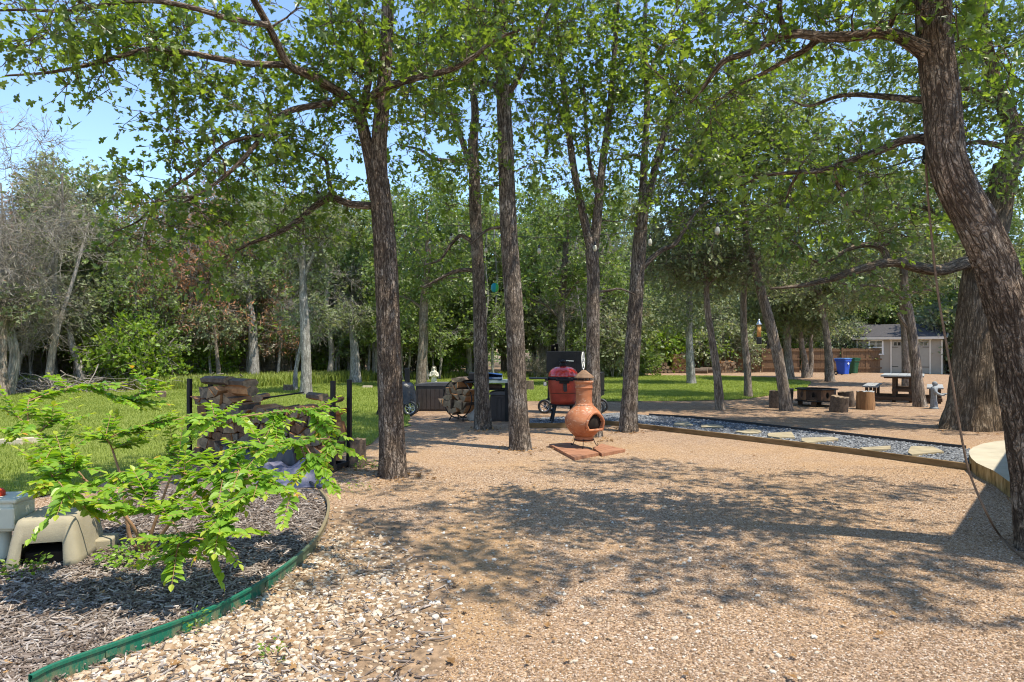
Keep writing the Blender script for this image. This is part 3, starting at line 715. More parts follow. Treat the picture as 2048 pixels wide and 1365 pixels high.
D5 = 12.1
make_tree('oak_tree', 'oak at the bend of the stepping stone path, forking to a right hand stem', [
    (px(D5, (1256, 872), (1257, 858), (1262, 760), (1268, 660), (1274, 560), (1280, 480), (1285, 410)), [0.165, 0.15, 0.135, 0.13, 0.125, 0.12, 0.11]),
    (px(D5, (1285, 415), (1288, 330), (1292, 260), (1294, 180), (1290, 90), (1292, -30)), [0.075, 0.065, 0.06, 0.055, 0.045, 0.03]),
    (px(D5, (1284, 430), (1300, 380), (1314, 320), (1328, 270), (1342, 215), (1360, 130), (1370, 30)), [0.08, 0.072, 0.065, 0.058, 0.05, 0.04, 0.025]),
    (px(D5, (1279, 545), (1300, 520), (1325, 500), (1350, 488), (1375, 450), (1395, 420), (1420, 400)), [0.055, 0.05, 0.045, 0.04, 0.033, 0.025, 0.015]),
    (px(D5, (1290, 320), (1270, 310), (1250, 318), (1225, 320)), [0.03, 0.026, 0.022, 0.014]),
    (px(D5, (1312, 330), (1350, 300), (1400, 318), (1440, 325)), [0.035, 0.03, 0.024, 0.014]),
  ], [B(1300, 200, 12, (1.0, 1.0, 0.9)), B(1370, 90, 11.8, (1.2, 1.2, 0.9)), B(1400, 330, 12, (0.9, 0.9, 0.6)), B(1280, 60, 11.8, (0.9, 0.9, 0.8)), B(1260, 360, 12, (0.6, 0.6, 0.4)), B(1420, 440, 12.2, (0.7, 0.7, 0.4)), B(1330, 420, 12.3, (0.6, 0.6, 0.5)), B(1450, 200, 12.2, (1.0, 1.0, 0.8)), B(1480, 330, 12.4, (0.8, 0.8, 0.6)), (np.array([2.9, 12.1, 9.0]), (2.2, 2.2, 1.3), 0.3)],
  'bark_oak', 'leaf_oak', n=215, twigs=5, per_twig=7, leaf_size=0.1, tpl=LOBE, sides=24, ridge=0.05, flare=0.45, seed=61, per=8, tint_shift=0.04)

D6 = 4.95
make_tree('oak_tree', 'massive leaning oak with deeply furrowed bark rising beside the curved concrete step', [
    (px(D6, (2090, 1135), (2088, 1110), (2074, 960), (2058, 853), (2045, 778), (2034, 703), (2018, 628), (1997, 560), (1983, 515), (1949, 442), (1924, 395), (1903, 350), (1891, 300), (1884, 200), (1872, 100), (1866, 0), (1858, -120), (1846, -260)),
        [0.168, 0.162, 0.152, 0.15, 0.149, 0.148, 0.146, 0.142, 0.14, 0.136, 0.132, 0.128, 0.124, 0.12, 0.113, 0.11, 0.095, 0.07]),
    (px(D6, (1850, 100), (1825, 88), (1795, 72, 4.98), (1755, 66, 5.0), (1715, 72, 5.05), (1650, 74, 5.1), (1590, 68, 5.2), (1545, 82, 5.3), (1500, 105, 5.4), (1450, 122, 5.5), (1425, 150, 5.6), (1400, 185, 5.7), (1372, 215, 5.8)), [0.075, 0.055, 0.044, 0.04, 0.038, 0.036, 0.032, 0.028, 0.025, 0.022, 0.019, 0.014, 0.008]),
    (px(5.1, (1862, 282), (1840, 278), (1805, 282), (1770, 298, 5.2), (1730, 312, 5.25), (1690, 326, 5.3), (1640, 342, 5.4), (1590, 345, 5.5), (1530, 352, 5.6), (1480, 372, 5.7)), [0.05, 0.036, 0.03, 0.028, 0.026, 0.024, 0.02, 0.016, 0.012, 0.007]),
    (px(5.1, (1640, 75), (1610, 100, 5.3), (1570, 122, 5.4), (1530, 145, 5.5), (1480, 170, 5.6), (1440, 200, 5.7)), [0.026, 0.023, 0.019, 0.016, 0.012, 0.007]),
    (px(5.2, (1575, 70), (1560, 35, 5.2), (1560, 0, 5.2), (1562, -60, 5.2)), [0.026, 0.023, 0.02, 0.012]),
    (px(5.2, (1770, 68), (1785, 40, 5.0), (1800, -10, 4.9)), [0.024, 0.02, 0.012]),
    (px(5.3, (1668, 334), (1675, 370, 5.4), (1690, 400, 5.4), (1700, 430, 5.5)), [0.014, 0.012, 0.01, 0.005]),
    (px(5.3, (1600, 344), (1582, 372, 5.4), (1570, 405, 5.5)), [0.013, 0.011, 0.006]),
    (px(D6, (1868, 20), (1905, -20, 4.9), (1950, -60, 4.9), (2000, -140, 5)), [0.055, 0.045, 0.038, 0.02]),
    (px(D6, (1885, 205), (1700, 190, 5.8), (1620, 212, 6.0), (1580, 200, 6.2)), [0.03, 0.018, 0.012, 0.006]),
  ], [B(1450, 80, 5.5, (0.75, 0.8, 0.4)), B(1400, 210, 5.8, (0.45, 0.6, 0.35)), B(1600, 20, 5.2, (0.8, 0.9, 0.25)), B(1760, 20, 5.0, (0.6, 0.8, 0.25)), B(1700, 350, 5.5, (0.65, 0.6, 0.3)), B(1540, 380, 5.7, (0.5, 0.6, 0.25)), B(1700, 440, 5.9, (0.6, 0.6, 0.2)),
       B(1930, 60, 5.4, (0.5, 0.5, 0.35)), B(1990, 250, 5.7, (0.25, 0.4, 0.5)), B(1900, 10, 4.7, (0.7, 0.6, 0.25)), B(1500, 10, 5.6, (0.8, 0.8, 0.3)),
      (np.array([3.3, 4.7, 5.9]), (1.5, 0.9, 0.6), 1.6), (np.array([1.9, 4.4, 6.3]), (1.0, 0.8, 0.5), 1.3), (np.array([4.9, 3.9, 6.1]), (1.2, 1.0, 0.5), 1.2), (np.array([3.2, 2.9, 6.6]), (1.6, 0.8, 0.5), 1.1), (np.array([5.6, 2.6, 6.6]), (1.3, 0.8, 0.5), 1.0), (np.array([4.2, 6.6, 6.8]), (1.4, 0.9, 0.5), 1.2), (np.array([5.9, 5.6, 6.6]), (1.2, 0.9, 0.5), 1.1), (np.array([1.0, 6.0, 7.0]), (1.2, 0.9, 0.5), 0.9), (np.array([1.6, 3.2, 6.4]), (1.0, 0.6, 0.4), 0.8)],  # unseen overhead crown, added to shade and dapple the gravel
  'bark_red', 'leaf_oak', n=430, twigs=5, per_twig=7, leaf_size=0.085, sides=72, ridge=0.055, flare=0.12, seed=71, per=22, tint_shift=0.03)

D7 = 12.5
make_tree('oak_tree', 'huge old oak with a swollen trunk and long level limb, behind the leaning oak', [
    (px(D7, (1939, 872), (1939, 852), (1942, 800), (1946, 730), (1950, 660), (1957, 590), (1968, 520), (1985, 450), (2000, 390), (2012, 330)), [0.43, 0.41, 0.355, 0.335, 0.325, 0.31, 0.30, 0.27, 0.22, 0.2]),
    (px(D7, (2010, 345), (2030, 280), (2010, 215), (1988, 165), (1976, 110), (1965, 40), (1960, -60)), [0.17, 0.15, 0.14, 0.125, 0.11, 0.09, 0.06]),
    (px(D7, (2008, 360), (2045, 300), (2075, 220), (2100, 120), (2110, 0)), [0.17, 0.14, 0.12, 0.1, 0.07]),
    (px(D7, (1965, 520), (1925, 528, 12.3), (1880, 541, 12.2), (1835, 535, 12.1), (1790, 524, 12.0), (1745, 532, 11.9), (1700, 545, 11.8), (1655, 560, 11.8), (1600, 572, 11.8), (1540, 578, 11.9)), [0.14, 0.12, 0.105, 0.1, 0.09, 0.075, 0.065, 0.05, 0.035, 0.018]),
    (px(12.0, (1775, 525), (1768, 502), (1745, 490), (1710, 494), (1680, 508), (1650, 525), (1630, 522), (1605, 500), (1580, 480)), [0.06, 0.055, 0.05, 0.045, 0.04, 0.034, 0.028, 0.02, 0.012]),
    (px(12.0, (1750, 490), (1800, 485), (1840, 475), (1880, 470)), [0.04, 0.035, 0.03, 0.015]),
    (px(12.5, (1990, 430), (1940, 440, 12.6), (1900, 440, 12.7), (1860, 420, 12.8), (1810, 410, 12.9), (1760, 430, 13)), [0.07, 0.06, 0.05, 0.042, 0.03, 0.015]),
    (px(12.5, (2000, 215), (1950, 182, 12.4), (1910, 178, 12.3), (1860, 200, 12.2)), [0.06, 0.05, 0.04, 0.02]),
    (px(12.5, (2020, 300), (1990, 290, 12.4), (1950, 285, 12.3), (1900, 298, 12.2), (1850, 320, 12.2)), [0.055, 0.05, 0.04, 0.03, 0.015]),
  ], [B(1980, 120, 12, (1.3, 1.2, 1.1)), B(2040, 330, 12, (0.7, 0.7, 0.7)), B(1860, 250, 12.5, (1.2, 1.1, 0.8)), B(1750, 430, 12, (1.2, 1.1, 0.6)), B(1620, 500, 12, (0.9, 0.9, 0.45)), B(1880, 400, 12.6, (0.9, 0.9, 0.6)), B(1850, 110, 12.2, (1.0, 1.0, 0.8)), B(1580, 420, 12.2, (0.8, 0.8, 0.5)), B(1700, 330, 12.6, (0.8, 0.8, 0.5)),
      (np.array([8.8, 12.3, 8.4]), (2.6, 2.6, 1.2), 0.5), (np.array([6.4, 11.5, 7.2]), (1.6, 1.4, 0.6), 0.8), (np.array([11.2, 11.5, 7.6]), (2.0, 1.8, 0.8), 0.6), (np.array([9.5, 15.5, 7.8]), (2.0, 1.6, 0.8), 0.6), B(1700, 560, 12, (0.7, 0.6, 0.2)), B(1800, 590, 12.3, (0.8, 0.6, 0.25))],
  'bark_old', 'leaf_mid', n=600, twigs=5, per_twig=7, leaf_size=0.1, tpl=LOBE, sides=56, ridge=0.04, flare=0.32, seed=81, per=8, tint_shift=0.05)

# ================================================================= middle distance trees
def mid_tree(label, name, D, trunk, radii, blobs, bark='bark_cedar', leaf='leaf_cedar', n=280, ls=0.12, tpl=DIA, extra=(), seed=1, pt=8, ts=0.0, group=None, tw=0.45, ex=60):
    return make_tree(name, label, [(px(D, *trunk), radii)] + [(px(D, *e[0]), e[1]) for e in extra], blobs, bark, leaf, n=n, twigs=5, per_twig=pt, leaf_size=ls, tpl=tpl, sides=14, ridge=0.05, flare=0.4, seed=seed, spread=0.3, twig_len=tw, tint_shift=ts, group=group, extra_twigs=ex)
mid_tree('leaning cedar trunk just left of the black fire pit', 'cedar_tree', 16.2, [(1577, 830), (1573, 815), (1562, 745), (1545, 670), (1527, 600), (1512, 545), (1497, 490), (1488, 420), (1485, 330), (1490, 240)], [0.15, 0.14, 0.125, 0.12, 0.11, 0.1, 0.09, 0.075, 0.055, 0.03],
         [B(1490, 400, 16.2, (1.6, 1.5, 1.2)), B(1440, 320, 16, (1.2, 1.2, 1.0)), B(1560, 330, 16, (1.4, 1.3, 1.0)), B(1540, 480, 16.2, (1.1, 1.1, 0.6)), B(1610, 420, 16.5, (1.1, 1.1, 0.8)), B(1500, 200, 16, (2.0, 2.0, 1.1)), B(1620, 330, 15.2, (1.2, 1.2, 0.7)), B(1600, 230, 17, (1.5, 1.6, 1.0))], extra=[([(1515, 555), (1480, 520), (1440, 515)], [0.05, 0.035, 0.015]), ([(1508, 530), (1545, 490), (1590, 470)], [0.05, 0.035, 0.015])], seed=101, leaf='leaf_mid', tpl=LOBE, ts=0.03)
mid_tree('thin crooked cedar at the near edge of the lawn, right of the path bend', 'cedar_tree', 16.4, [(1443, 826), (1440, 812), (1434, 745), (1424, 680), (1415, 620), (1412, 560), (1408, 480), (1400, 400)], [0.11, 0.105, 0.095, 0.085, 0.08, 0.07, 0.055, 0.03],
         [B(1400, 490, 16.4, (1.4, 1.3, 0.9)), B(1460, 540, 16.6, (1.0, 1.0, 0.5)), B(1350, 530, 16.8, (1.0, 1.0, 0.6)), B(1390, 380, 16.4, (1.2, 1.2, 0.9)), B(1420, 260, 16.6, (1.4, 1.4, 0.9))], extra=[([(1412, 575), (1445, 545), (1480, 540)], [0.035, 0.026, 0.012])], seed=102)
mid_tree('straight dark cedar at the lawn corner, left of the bird feeder', 'cedar_tree', 20.6, [(1499, 800), (1497, 790), (1494, 730), (1488, 670), (1487, 600), (1490, 520), (1488, 430)], [0.13, 0.12, 0.105, 0.1, 0.09, 0.075, 0.04],
         [B(1490, 500, 20.6, (1.8, 1.7, 1.2)), B(1430, 570, 20.8, (1.2, 1.2, 0.6)), B(1560, 560, 21, (1.3, 1.3, 0.7)), B(1500, 400, 20.6, (1.6, 1.6, 1.1)), B(1500, 300, 20.6, (2.2, 2.2, 1.2))], seed=103)
mid_tree('gnarled cedar with knots standing in front of the picnic table', 'cedar_tree', 17.3, [(1840, 818), (1838, 805), (1833, 750), (1828, 700), (1820, 640), (1812, 590), (1808, 545), (1806, 470)], [0.16, 0.14, 0.13, 0.125, 0.115, 0.1, 0.085, 0.05],
         [B(1800, 510, 17.3, (1.7, 1.5, 0.7)), B(1700, 560, 17.6, (1.2, 1.1, 0.5)), B(1880, 560, 17.6, (1.0, 1.0, 0.5)), B(1740, 470, 17.3, (1.3, 1.2, 0.7)), B(1660, 600, 18, (0.9, 0.9, 0.4)), B(1830, 420, 17.3, (1.6, 1.5, 0.9)), B(1780, 320, 17.3, (2.1, 2.0, 1.1)), B(1660, 400, 18, (1.5, 1.5, 0.9))],
         extra=[([(1824, 665), (1808, 645), (1796, 626)], [0.06, 0.05, 0.04]), ([(1810, 600), (1770, 575), (1700, 570), (1660, 560)], [0.05, 0.035, 0.025, 0.012]), ([(1810, 590), (1850, 580), (1890, 590)], [0.045, 0.03, 0.012])], seed=104, n=200)
mid_tree('broad brown trunk in front of the shed doors, beyond the picnic table', 'cedar_tree', 27.0, [(1820, 802), (1818, 790), (1815, 730), (1813, 660), (1808, 600), (1806, 540)], [0.26, 0.24, 0.21, 0.2, 0.17, 0.1],
         [B(1830, 400, 27, (2.6, 2.4, 1.2)), B(1800, 530, 27, (2.2, 2.0, 1.0)), B(1870, 550, 27.5, (1.4, 1.4, 0.6)), B(1740, 580, 27, (1.5, 1.5, 0.6))], seed=105, ls=0.16)
mid_tree('upright tan trunk to the left of the blue cart', 'cedar_tree', 30.5, [(1661, 768), (1660, 760), (1657, 710), (1650, 650), (1641, 600), (1637, 540)], [0.21, 0.19, 0.165, 0.15, 0.13, 0.08],
         [B(1660, 430, 30.5, (2.6, 2.4, 1.3)), B(1640, 540, 30.5, (2.4, 2.2, 1.3)), B(1670, 600, 31.5, (1.3, 1.3, 0.6)), B(1590, 600, 30.5, (1.5, 1.5, 0.8)), B(1690, 540, 31, (1.6, 1.5, 0.9))], seed=106, ls=0.17)
mid_tree('wide flared grey trunk in front of the board fence', 'cedar_tree', 32.0, [(1579, 766), (1579, 757), (1576, 715), (1573, 670), (1571, 620), (1570, 560)], [0.27, 0.23, 0.19, 0.175, 0.15, 0.08],
         [B(1570, 560, 32, (2.4, 2.2, 1.3)), B(1600, 650, 32, (1.4, 1.3, 0.6)), B(1530, 620, 32, (1.5, 1.4, 0.8))], seed=107, ls=0.17)
for i, (a, b, r) in enumerate((((1612, 757), (1603, 690), 0.15), ((1618, 757), (1622, 690), 0.11))):
    mid_tree(('left', 'right')[i] + ' trunk of the close pair of cedars against the fence', 'cedar_tree', 34.5 + i, [a, ((a[0] + b[0]) / 2 + 3, 725), b, (b[0] - 4 + 8 * i, 630)], [r * 1.3, r, r * 0.9, r * 0.5],
             [B(b[0], 620, 34.5, (1.4, 1.4, 0.9))], seed=108 + i, n=70, ls=0.18)
mid_tree('grey barked tree alone in the sunny lawn before the far log stacks', 'cedar_tree', 28.3, [(1383, 777), (1383, 766), (1380, 715), (1378, 660), (1379, 600), (1382, 530), (1384, 450)], [0.2, 0.18, 0.16, 0.15, 0.13, 0.1, 0.05],
         [B(1380, 560, 28.3, (2.2, 2.0, 1.2)), B(1330, 480, 28.3, (1.9, 1.8, 1.2)), B(1430, 470, 28.3, (1.9, 1.8, 1.2)), B(1380, 630, 28.5, (1.6, 1.6, 0.8))], bark='bark_gray', seed=110, ls=0.16, n=190)
mid_tree('pale grey trunk rising straight from the left lawn', 'cedar_tree', 21.8, [(613, 798), (613, 788), (612, 720), (610, 650), (607, 590), (606, 530), (604, 450), (606, 380)], [0.2, 0.175, 0.15, 0.145, 0.13, 0.115, 0.09, 0.05],
         [B(610, 470, 21.8, (1.6, 1.5, 1.0)), B(660, 430, 22, (1.3, 1.2, 0.8)), B(560, 450, 22, (1.3, 1.2, 0.8)), B(640, 560, 22, (0.8, 0.8, 0.4))], bark='bark_gray', seed=111, ls=0.13, n=150,
         extra=[([(606, 560), (625, 515), (650, 480), (690, 450)], [0.07, 0.055, 0.04, 0.02]), ([(606, 545), (590, 505), (570, 470)], [0.06, 0.045, 0.02])])
mid_tree('curving oak behind the dark deck box', 'oak_tree', 26.5, [(843, 800), (843, 790), (843, 740), (847, 680), (847, 630), (851, 570), (856, 500), (852, 420)], [0.26, 0.235, 0.2, 0.185, 0.17, 0.15, 0.12, 0.06],
         [B(850, 500, 26.5, (2.2, 2.0, 1.3)), B(810, 560, 26.5, (1.6, 1.5, 0.9)), B(900, 560, 26.8, (1.7, 1.6, 0.9)), B(830, 640, 26.5, (1.1, 1.0, 0.5)), B(880, 420, 26.5, (2, 1.9, 1.2))], leaf='leaf_mid', seed=112, ls=0.16, n=190,
         extra=[([(850, 580), (880, 560), (915, 555)], [0.08, 0.06, 0.03]), ([(848, 620), (820, 600), (790, 590)], [0.07, 0.05, 0.02])])
mid_tree('dark trunk rising behind the big black smoker', 'oak_tree', 27.0, [(1119, 797), (1119, 788), (1120, 735), (1122, 680), (1123, 620), (1127, 560), (1132, 490), (1136, 420)], [0.25, 0.22, 0.18, 0.17, 0.155, 0.14, 0.11, 0.06],
         [B(1130, 500, 27, (2.2, 2.0, 1.3)), B(1080, 560, 27.2, (1.8, 1.7, 0.9)), B(1190, 560, 27.2, (1.8, 1.7, 1.0)), B(1140, 420, 27, (2.2, 2.0, 1.2))], bark='bark_oak', leaf='leaf_mid', seed=113, ls=0.16, n=200,
         extra=[([(1124, 600), (1150, 570), (1180, 550)], [0.09, 0.065, 0.03]), ([(1122, 640), (1090, 610), (1060, 600)], [0.07, 0.05, 0.02])])
# ================================================================= the woods behind
def proto(name, cat, bark, leaf, hgt, r, lean, seed, n=150, pt=9, ls=0.17, tpl=DIA, blobs=None, stems=1, ts=0.0, ex=120, base_r=0.13):
    g = np.random.default_rng(seed); st = []
    for k in range(stems):
        a = g.uniform(0, 6.28); P = [np.array([0, 0, -0.1])]
        for j in range(1, 8):
            z = hgt * 0.93 * j / 7
            P.append(np.array([math.cos(a) * lean * (z / hgt) ** 1.3 * (1 + k) + g.normal(0, 0.06), math.sin(a) * lean * (z / hgt) ** 1.3 * (1 + k) + g.normal(0, 0.06), z * (1 - 0.12 * k)]))
        st.append((P, list(np.linspace(base_r * (1 - 0.25 * k), 0.03, 8))))
    if blobs is None:
        blobs = []
        for j in range(7):
            z = hgt * (0.28 + 0.1 * j); rr = r * (1.0 - 0.085 * j) * g.uniform(0.7, 1.15); a = g.uniform(0, 6.28)
            blobs.append((np.array([math.cos(a) * r * 0.45, math.sin(a) * r * 0.45, z]), (rr * 0.75, rr * 0.75, hgt * 0.1)))
    return make_tree(name, 'x', st, blobs, bark, leaf, base=(0, 0, 0), cat=cat, n=n, twigs=5, per_twig=pt, leaf_size=ls, tpl=tpl, sides=9, ridge=0.03, flare=0.3, seed=seed, spread=0.35,
                     twig_len=0.5, wood_sides=4, tint_shift=ts, per=4, extra_twigs=ex, up=0.35)
KIND = {
 'cedar': [proto('cedar_tree', 'tree', 'bark_cedar', 'leaf_cedar', h, r, l, s, 210, 9, 0.17, DIA, None, st, 0.1, 320) for h, r, l, s, st in ((8.6, 2.0, 0.5, 201, 1), (9.4, 2.2, 0.9, 202, 2), (7.6, 2.3, 1.1, 203, 2))],
 'oak': [proto('oak_tree', 'tree', 'bark_gray', 'leaf_mid', h, r, l, s, 210, 9, 0.17, LOBE, None, st, 0.12, 200) for h, r, l, s, st in ((9.6, 2.3, 0.6, 211, 1), (8.8, 2.6, 0.9, 212, 2))],
 'rust': [proto('cedar_tree', 'tree', 'bark_dead', 'leaf_rust', h, r, l, s, 150, 8, 0.16, SLIM, None, 1, 0.12, 350, 0.12) for h, r, l, s in ((8.4, 1.9, 0.5, 221), (7.4, 2.0, 0.9, 222))],
 'dead': [proto('cedar_tree', 'tree', 'bark_dead', 'leaf_dead', h, r, l, s, 150, 5, 0.17, TWIG, None, st, 0.1, 1100, 0.13) for h, r, l, s, st in ((7.8, 2.2, 0.4, 231, 1), (7.0, 2.4, 0.9, 232, 2))],
 'thin': [proto('young_tree', 'tree', 'bark_gray', 'leaf_mid', 7.5, 1.2, 0.8, 241, 60, 7, 0.16, LOBE, None, 1, 0.1, 120, 0.06)],
 'shrub': [proto('shrub', 'shrub', 'bark_dead', lf, h, r, 0.5, s, 110, 9, 0.15, tp, [(np.array([0, 0, h * 0.55]), (r, r, h * 0.42)), (np.array([r * 0.5, 0.2, h * 0.35]), (r * 0.7, r * 0.7, h * 0.3))], 3, ts, 260, 0.035)
           for lf, h, r, s, tp, ts in (('leaf_mid', 2.2, 1.2, 251, LOBE, 0.1), ('leaf_cedar', 2.8, 1.3, 252, DIA, 0.1), ('leaf_mid', 1.6, 1.1, 253, LOBE, 0.0), ('leaf_dead', 2.0, 1.3, 254, TWIG, 0.0))],
}
WORDS = {
 'cedar': ('dark green cedar among the crowded woods behind the lawn', 'tree', 'cedars in the woods'),
 'oak': ('grey stemmed green oak among the crowded woods behind the lawn', 'tree', 'oaks in the woods'),
 'rust': ('dying cedar with rust brown foliage in the woods', 'tree', 'rust brown dying cedars'),
 'dead': ('bare grey dead cedar full of dry twigs in the woods', 'tree', 'bare dead cedars'),
 'thin': ('thin pale young tree trunk at the edge of the woods', 'tree', 'thin young trees at the wood edge'),
 'shrub': ('tangled undergrowth shrub at the foot of the woods', 'shrub', 'undergrowth shrubs'),
}
used = set()
def plant(kind, x, y, s, rz, i=None, label=None, cat=None, group='', sz=1.0):
    g = WORDS[kind]; lst = KIND[kind]; i = int(rng.integers(0, len(lst))) if i is None else i
    p = lst[i]
    if p.name in used:
        o = copy_tree(p, (x, y, 0), rz, (s, s, s * sz))
    else:
        used.add(p.name); o = p; o.location = (x, y, 0); o.rotation_euler = (0, 0, rz); o.scale = (s, s, s * sz)
    o['label'] = label or g[0]; o['category'] = cat or g[1]
    if group is None or label:
        if 'group' in o: del o['group']
    else:
        o['group'] = group or g[2]
    return o
def front(px_):
    return float(np.interp(px_, [-500, 0, 200, 420, 560, 700, 800, 1000, 1200, 1260, 1280, 1470, 1490, 1720, 1740, 1890, 1910, 2300], [23, 24, 26, 28, 31, 31, 32, 33.5, 34, 36, 44, 44, 46, 46, 47, 47, 40, 36]))
# hand placed ones
def at(pxx, D): return ((pxx - CX) / F * D, D)
x, y = at(15, 21.5); plant('dead', x, y, 1.25, 0.6, 0, 'tall grey dead cedar of bare branches at the far left edge of the lawn', None, None)
x, y = at(95, 23.0); plant('dead', x, y, 1.08, 2.2, 1, 'bushy bare grey cedar beside the tallest dead tree on the left', None, None)
x, y = at(255, 25.5); o = plant('shrub', x, y, 1.25, 0.3, 0, 'bright lime green bush at the wood edge behind the crape myrtle', None, None)
for ch in o.children:
    if ch.name.startswith('crown'):
        ch.data = ch.data.copy(); ch.data.materials[0] = M['leaf_lime']
taken = []
def free(x, y, d):
    for a, b in taken:
        if (a - x) ** 2 + (b - y) ** 2 < d * d: return False
    return True
def scatter(n, kinds, weights, dmin, d0, d1, pxr, scale, mind=None):
    c = 0; tries = 0
    while c < n and tries < n * 60:
        tries += 1
        pxx = rng.uniform(*pxr); D = front(pxx) + rng.uniform(d0, d1); x, y = at(pxx, D)
        if not free(x, y, dmin): continue
        taken.append((x, y)); c += 1
        wts = weights(pxx) if callable(weights) else weights
        k = rng.choice(kinds, p=np.array(wts) / sum(wts))
        plant(str(k), x, y, rng.uniform(*scale), rng.uniform(0, 6.28))
def wmix(p):
    if p < 450: return (3, 1.0, 2.2, 2.6, 0.8)
    if p < 800: return (3, 2.5, 1.6, 0.6, 0.8)
    return (3, 4.5, 0.25, 0.15, 0.6)
scatter(34, ['cedar', 'oak', 'rust', 'dead', 'thin'], wmix, 1.7, 0.0, 5, (-250, 760), (0.92, 1.22))
scatter(34, ['cedar', 'oak', 'rust', 'dead', 'thin'], wmix, 1.9, 0.3, 6, (760, 2250), (1.0, 1.35))
scatter(62, ['cedar', 'oak', 'rust', 'dead', 'thin'], wmix, 2.2, 4, 20, (-500, 2400), (0.9, 1.25))
scatter(60, ['thin'], (1,), 0.6, -1.0, 5, (-100, 1300), (0.7, 1.25))
scatter(20, ['shrub'], (1,), 1.0, 0.0, 5, (-200, 760), (0.6, 1.0))
scatter(26, ['shrub'], (1,), 1.0, 0.5, 6, (760, 2200), (0.7, 1.3))
# extra low greenery behind the fence, beside the shed and over the log stacks
for pxx, D, s in ((1905, 41, 1.7), (1935, 42, 1.9), (1970, 40, 1.6), (1715, 43.5, 1.2), (1690, 44, 1.3), (1400, 43.2, 1.5), (1330, 43, 1.5), (1455, 43.5, 1.4), (1250, 36.5, 1.5), (1285, 42.6, 1.7), (1360, 44, 1.9), (1225, 35, 1.3)):
    x, y = at(pxx, D); plant('shrub', x, y, s, rng.uniform(0, 6), int(rng.integers(0, 3)))
# leaning pale trunks seen at the wood edge
def pole(pts, r, D, label, bark='bark_gray'):
    g = np.random.default_rng(int(pts[0][0])); P = px(D, *pts)
    return make_tree('leaning_trunk', label, [(P, [r * 1.2, r, r * 0.9, r * 0.55])], [(P[-1], (1.0, 1.0, 0.7))], bark, 'leaf_cedar', n=40, twigs=4, per_twig=7, leaf_size=0.15, tpl=DIA, sides=12, ridge=0.04, flare=0.3, seed=int(pts[0][0]) + 3, twig_len=0.5, extra_twigs=160)
pole([(168, 784), (158, 730), (144, 690), (136, 640)], 0.12, 24.5, 'pale trunk leaning left at the wood edge above the brush pile')
pole([(590, 782), (592, 740), (602, 690), (612, 630)], 0.07, 24, 'thin slanting trunk growing beside the small stump, left of the pale grey trunk')
pole([(508, 776), (507, 700), (503, 640), (495, 570)], 0.2, 29, 'forked grey trunk standing in tall grass behind the firewood rack', 'bark_gray')
pole([(712, 772), (710, 730), (708, 690), (700, 640)], 0.2, 29, 'short thick blue grey trunk seen just left of the reddish forked oak')
pole([(334, 790), (325, 740), (312, 690), (303, 640)], 0.11, 27, 'dark trunk leaning left to the right of the lime bush', 'bark_cedar')
pole([(5, 800), (2, 740), (2, 680), (8, 610)], 0.17, 21, 'brown fluted trunk cut by the left border of the view', 'bark_cedar')
pole([(440, 785), (437, 740), (433, 700), (430, 650)], 0.09, 27.5, 'reddish thin trunk in the brush behind the left post of the firewood rack', 'bark_cedar')
# brush piles
def brush(name, label, c, rx, ry, hz, n, seed):
    g = np.random.default_rng(seed); P = []
    for k in range(n):
        p = np.array([g.normal(0, rx * 0.5), g.normal(0, ry * 0.5), abs(g.normal(0.1, hz * 0.45))]); a = g.uniform(0, 6.28); L = g.uniform(0.6, 2.2)
        d = np.array([math.cos(a), math.sin(a) * 0.6, g.normal(0, 0.22)]) * L
        t = np.linspace(-0.5, 0.5, 5)[:, None]
        q = p + t * d + g.normal(0, 0.07, (5, 3)); q[:, 2] = np.maximum(q[:, 2], 0.02); P.append(q)
    V, Fq = batch_tubes(np.array(P), np.tile(np.linspace(0.024, 0.006, 5), (n, 1)) * g.uniform(0.5, 1.5, (n, 1)), 5)
    o = np_mesh(name, V, Fq, M['bark_dead'], None, None, True); o.location = (c[0], c[1], 0)
    return tag(o, label, 'brush pile')
c = at(70, 23.2); brush('brush_pile', 'heap of dry grey branches under the dead trees at the left', c, 3.0, 1.4, 0.45, 240, 1)
c = at(300, 26.0); brush('brush_pile', 'low tangle of dry branches at the foot of the lime green bush', c, 2.6, 1.2, 0.4, 160, 2)
# the wood beyond: one far mass
g = np.random.default_rng(9); n = 26000
Dd = g.uniform(56, 82, n); X = g.uniform(-1.05, 1.05, n) * Dd; z = g.beta(1.3, 1.6, n) * (7.5 + 2.5 * np.sin(X * 0.21) + 1.5 * np.sin(X * 0.57 + 1)); z = np.maximum(z, 0.1)
leaf_mesh('far_woods', LOBE, np.stack([X, Dd, z], 1), g.normal(size=(n, 3)), unit(g.normal(0, 0.6, (n, 3)) + np.array([0.2, -0.3, 0.8])), g.uniform(0.35, 0.8, n), np.clip(g.beta(2, 3, n) + 0.05, 0, 1), M['leaf_mid'], None)
bpy.data.objects['far_woods']['kind'] = 'stuff'; bpy.data.objects['far_woods']['label'] = 'far mass of green woods beyond the nearer trees'
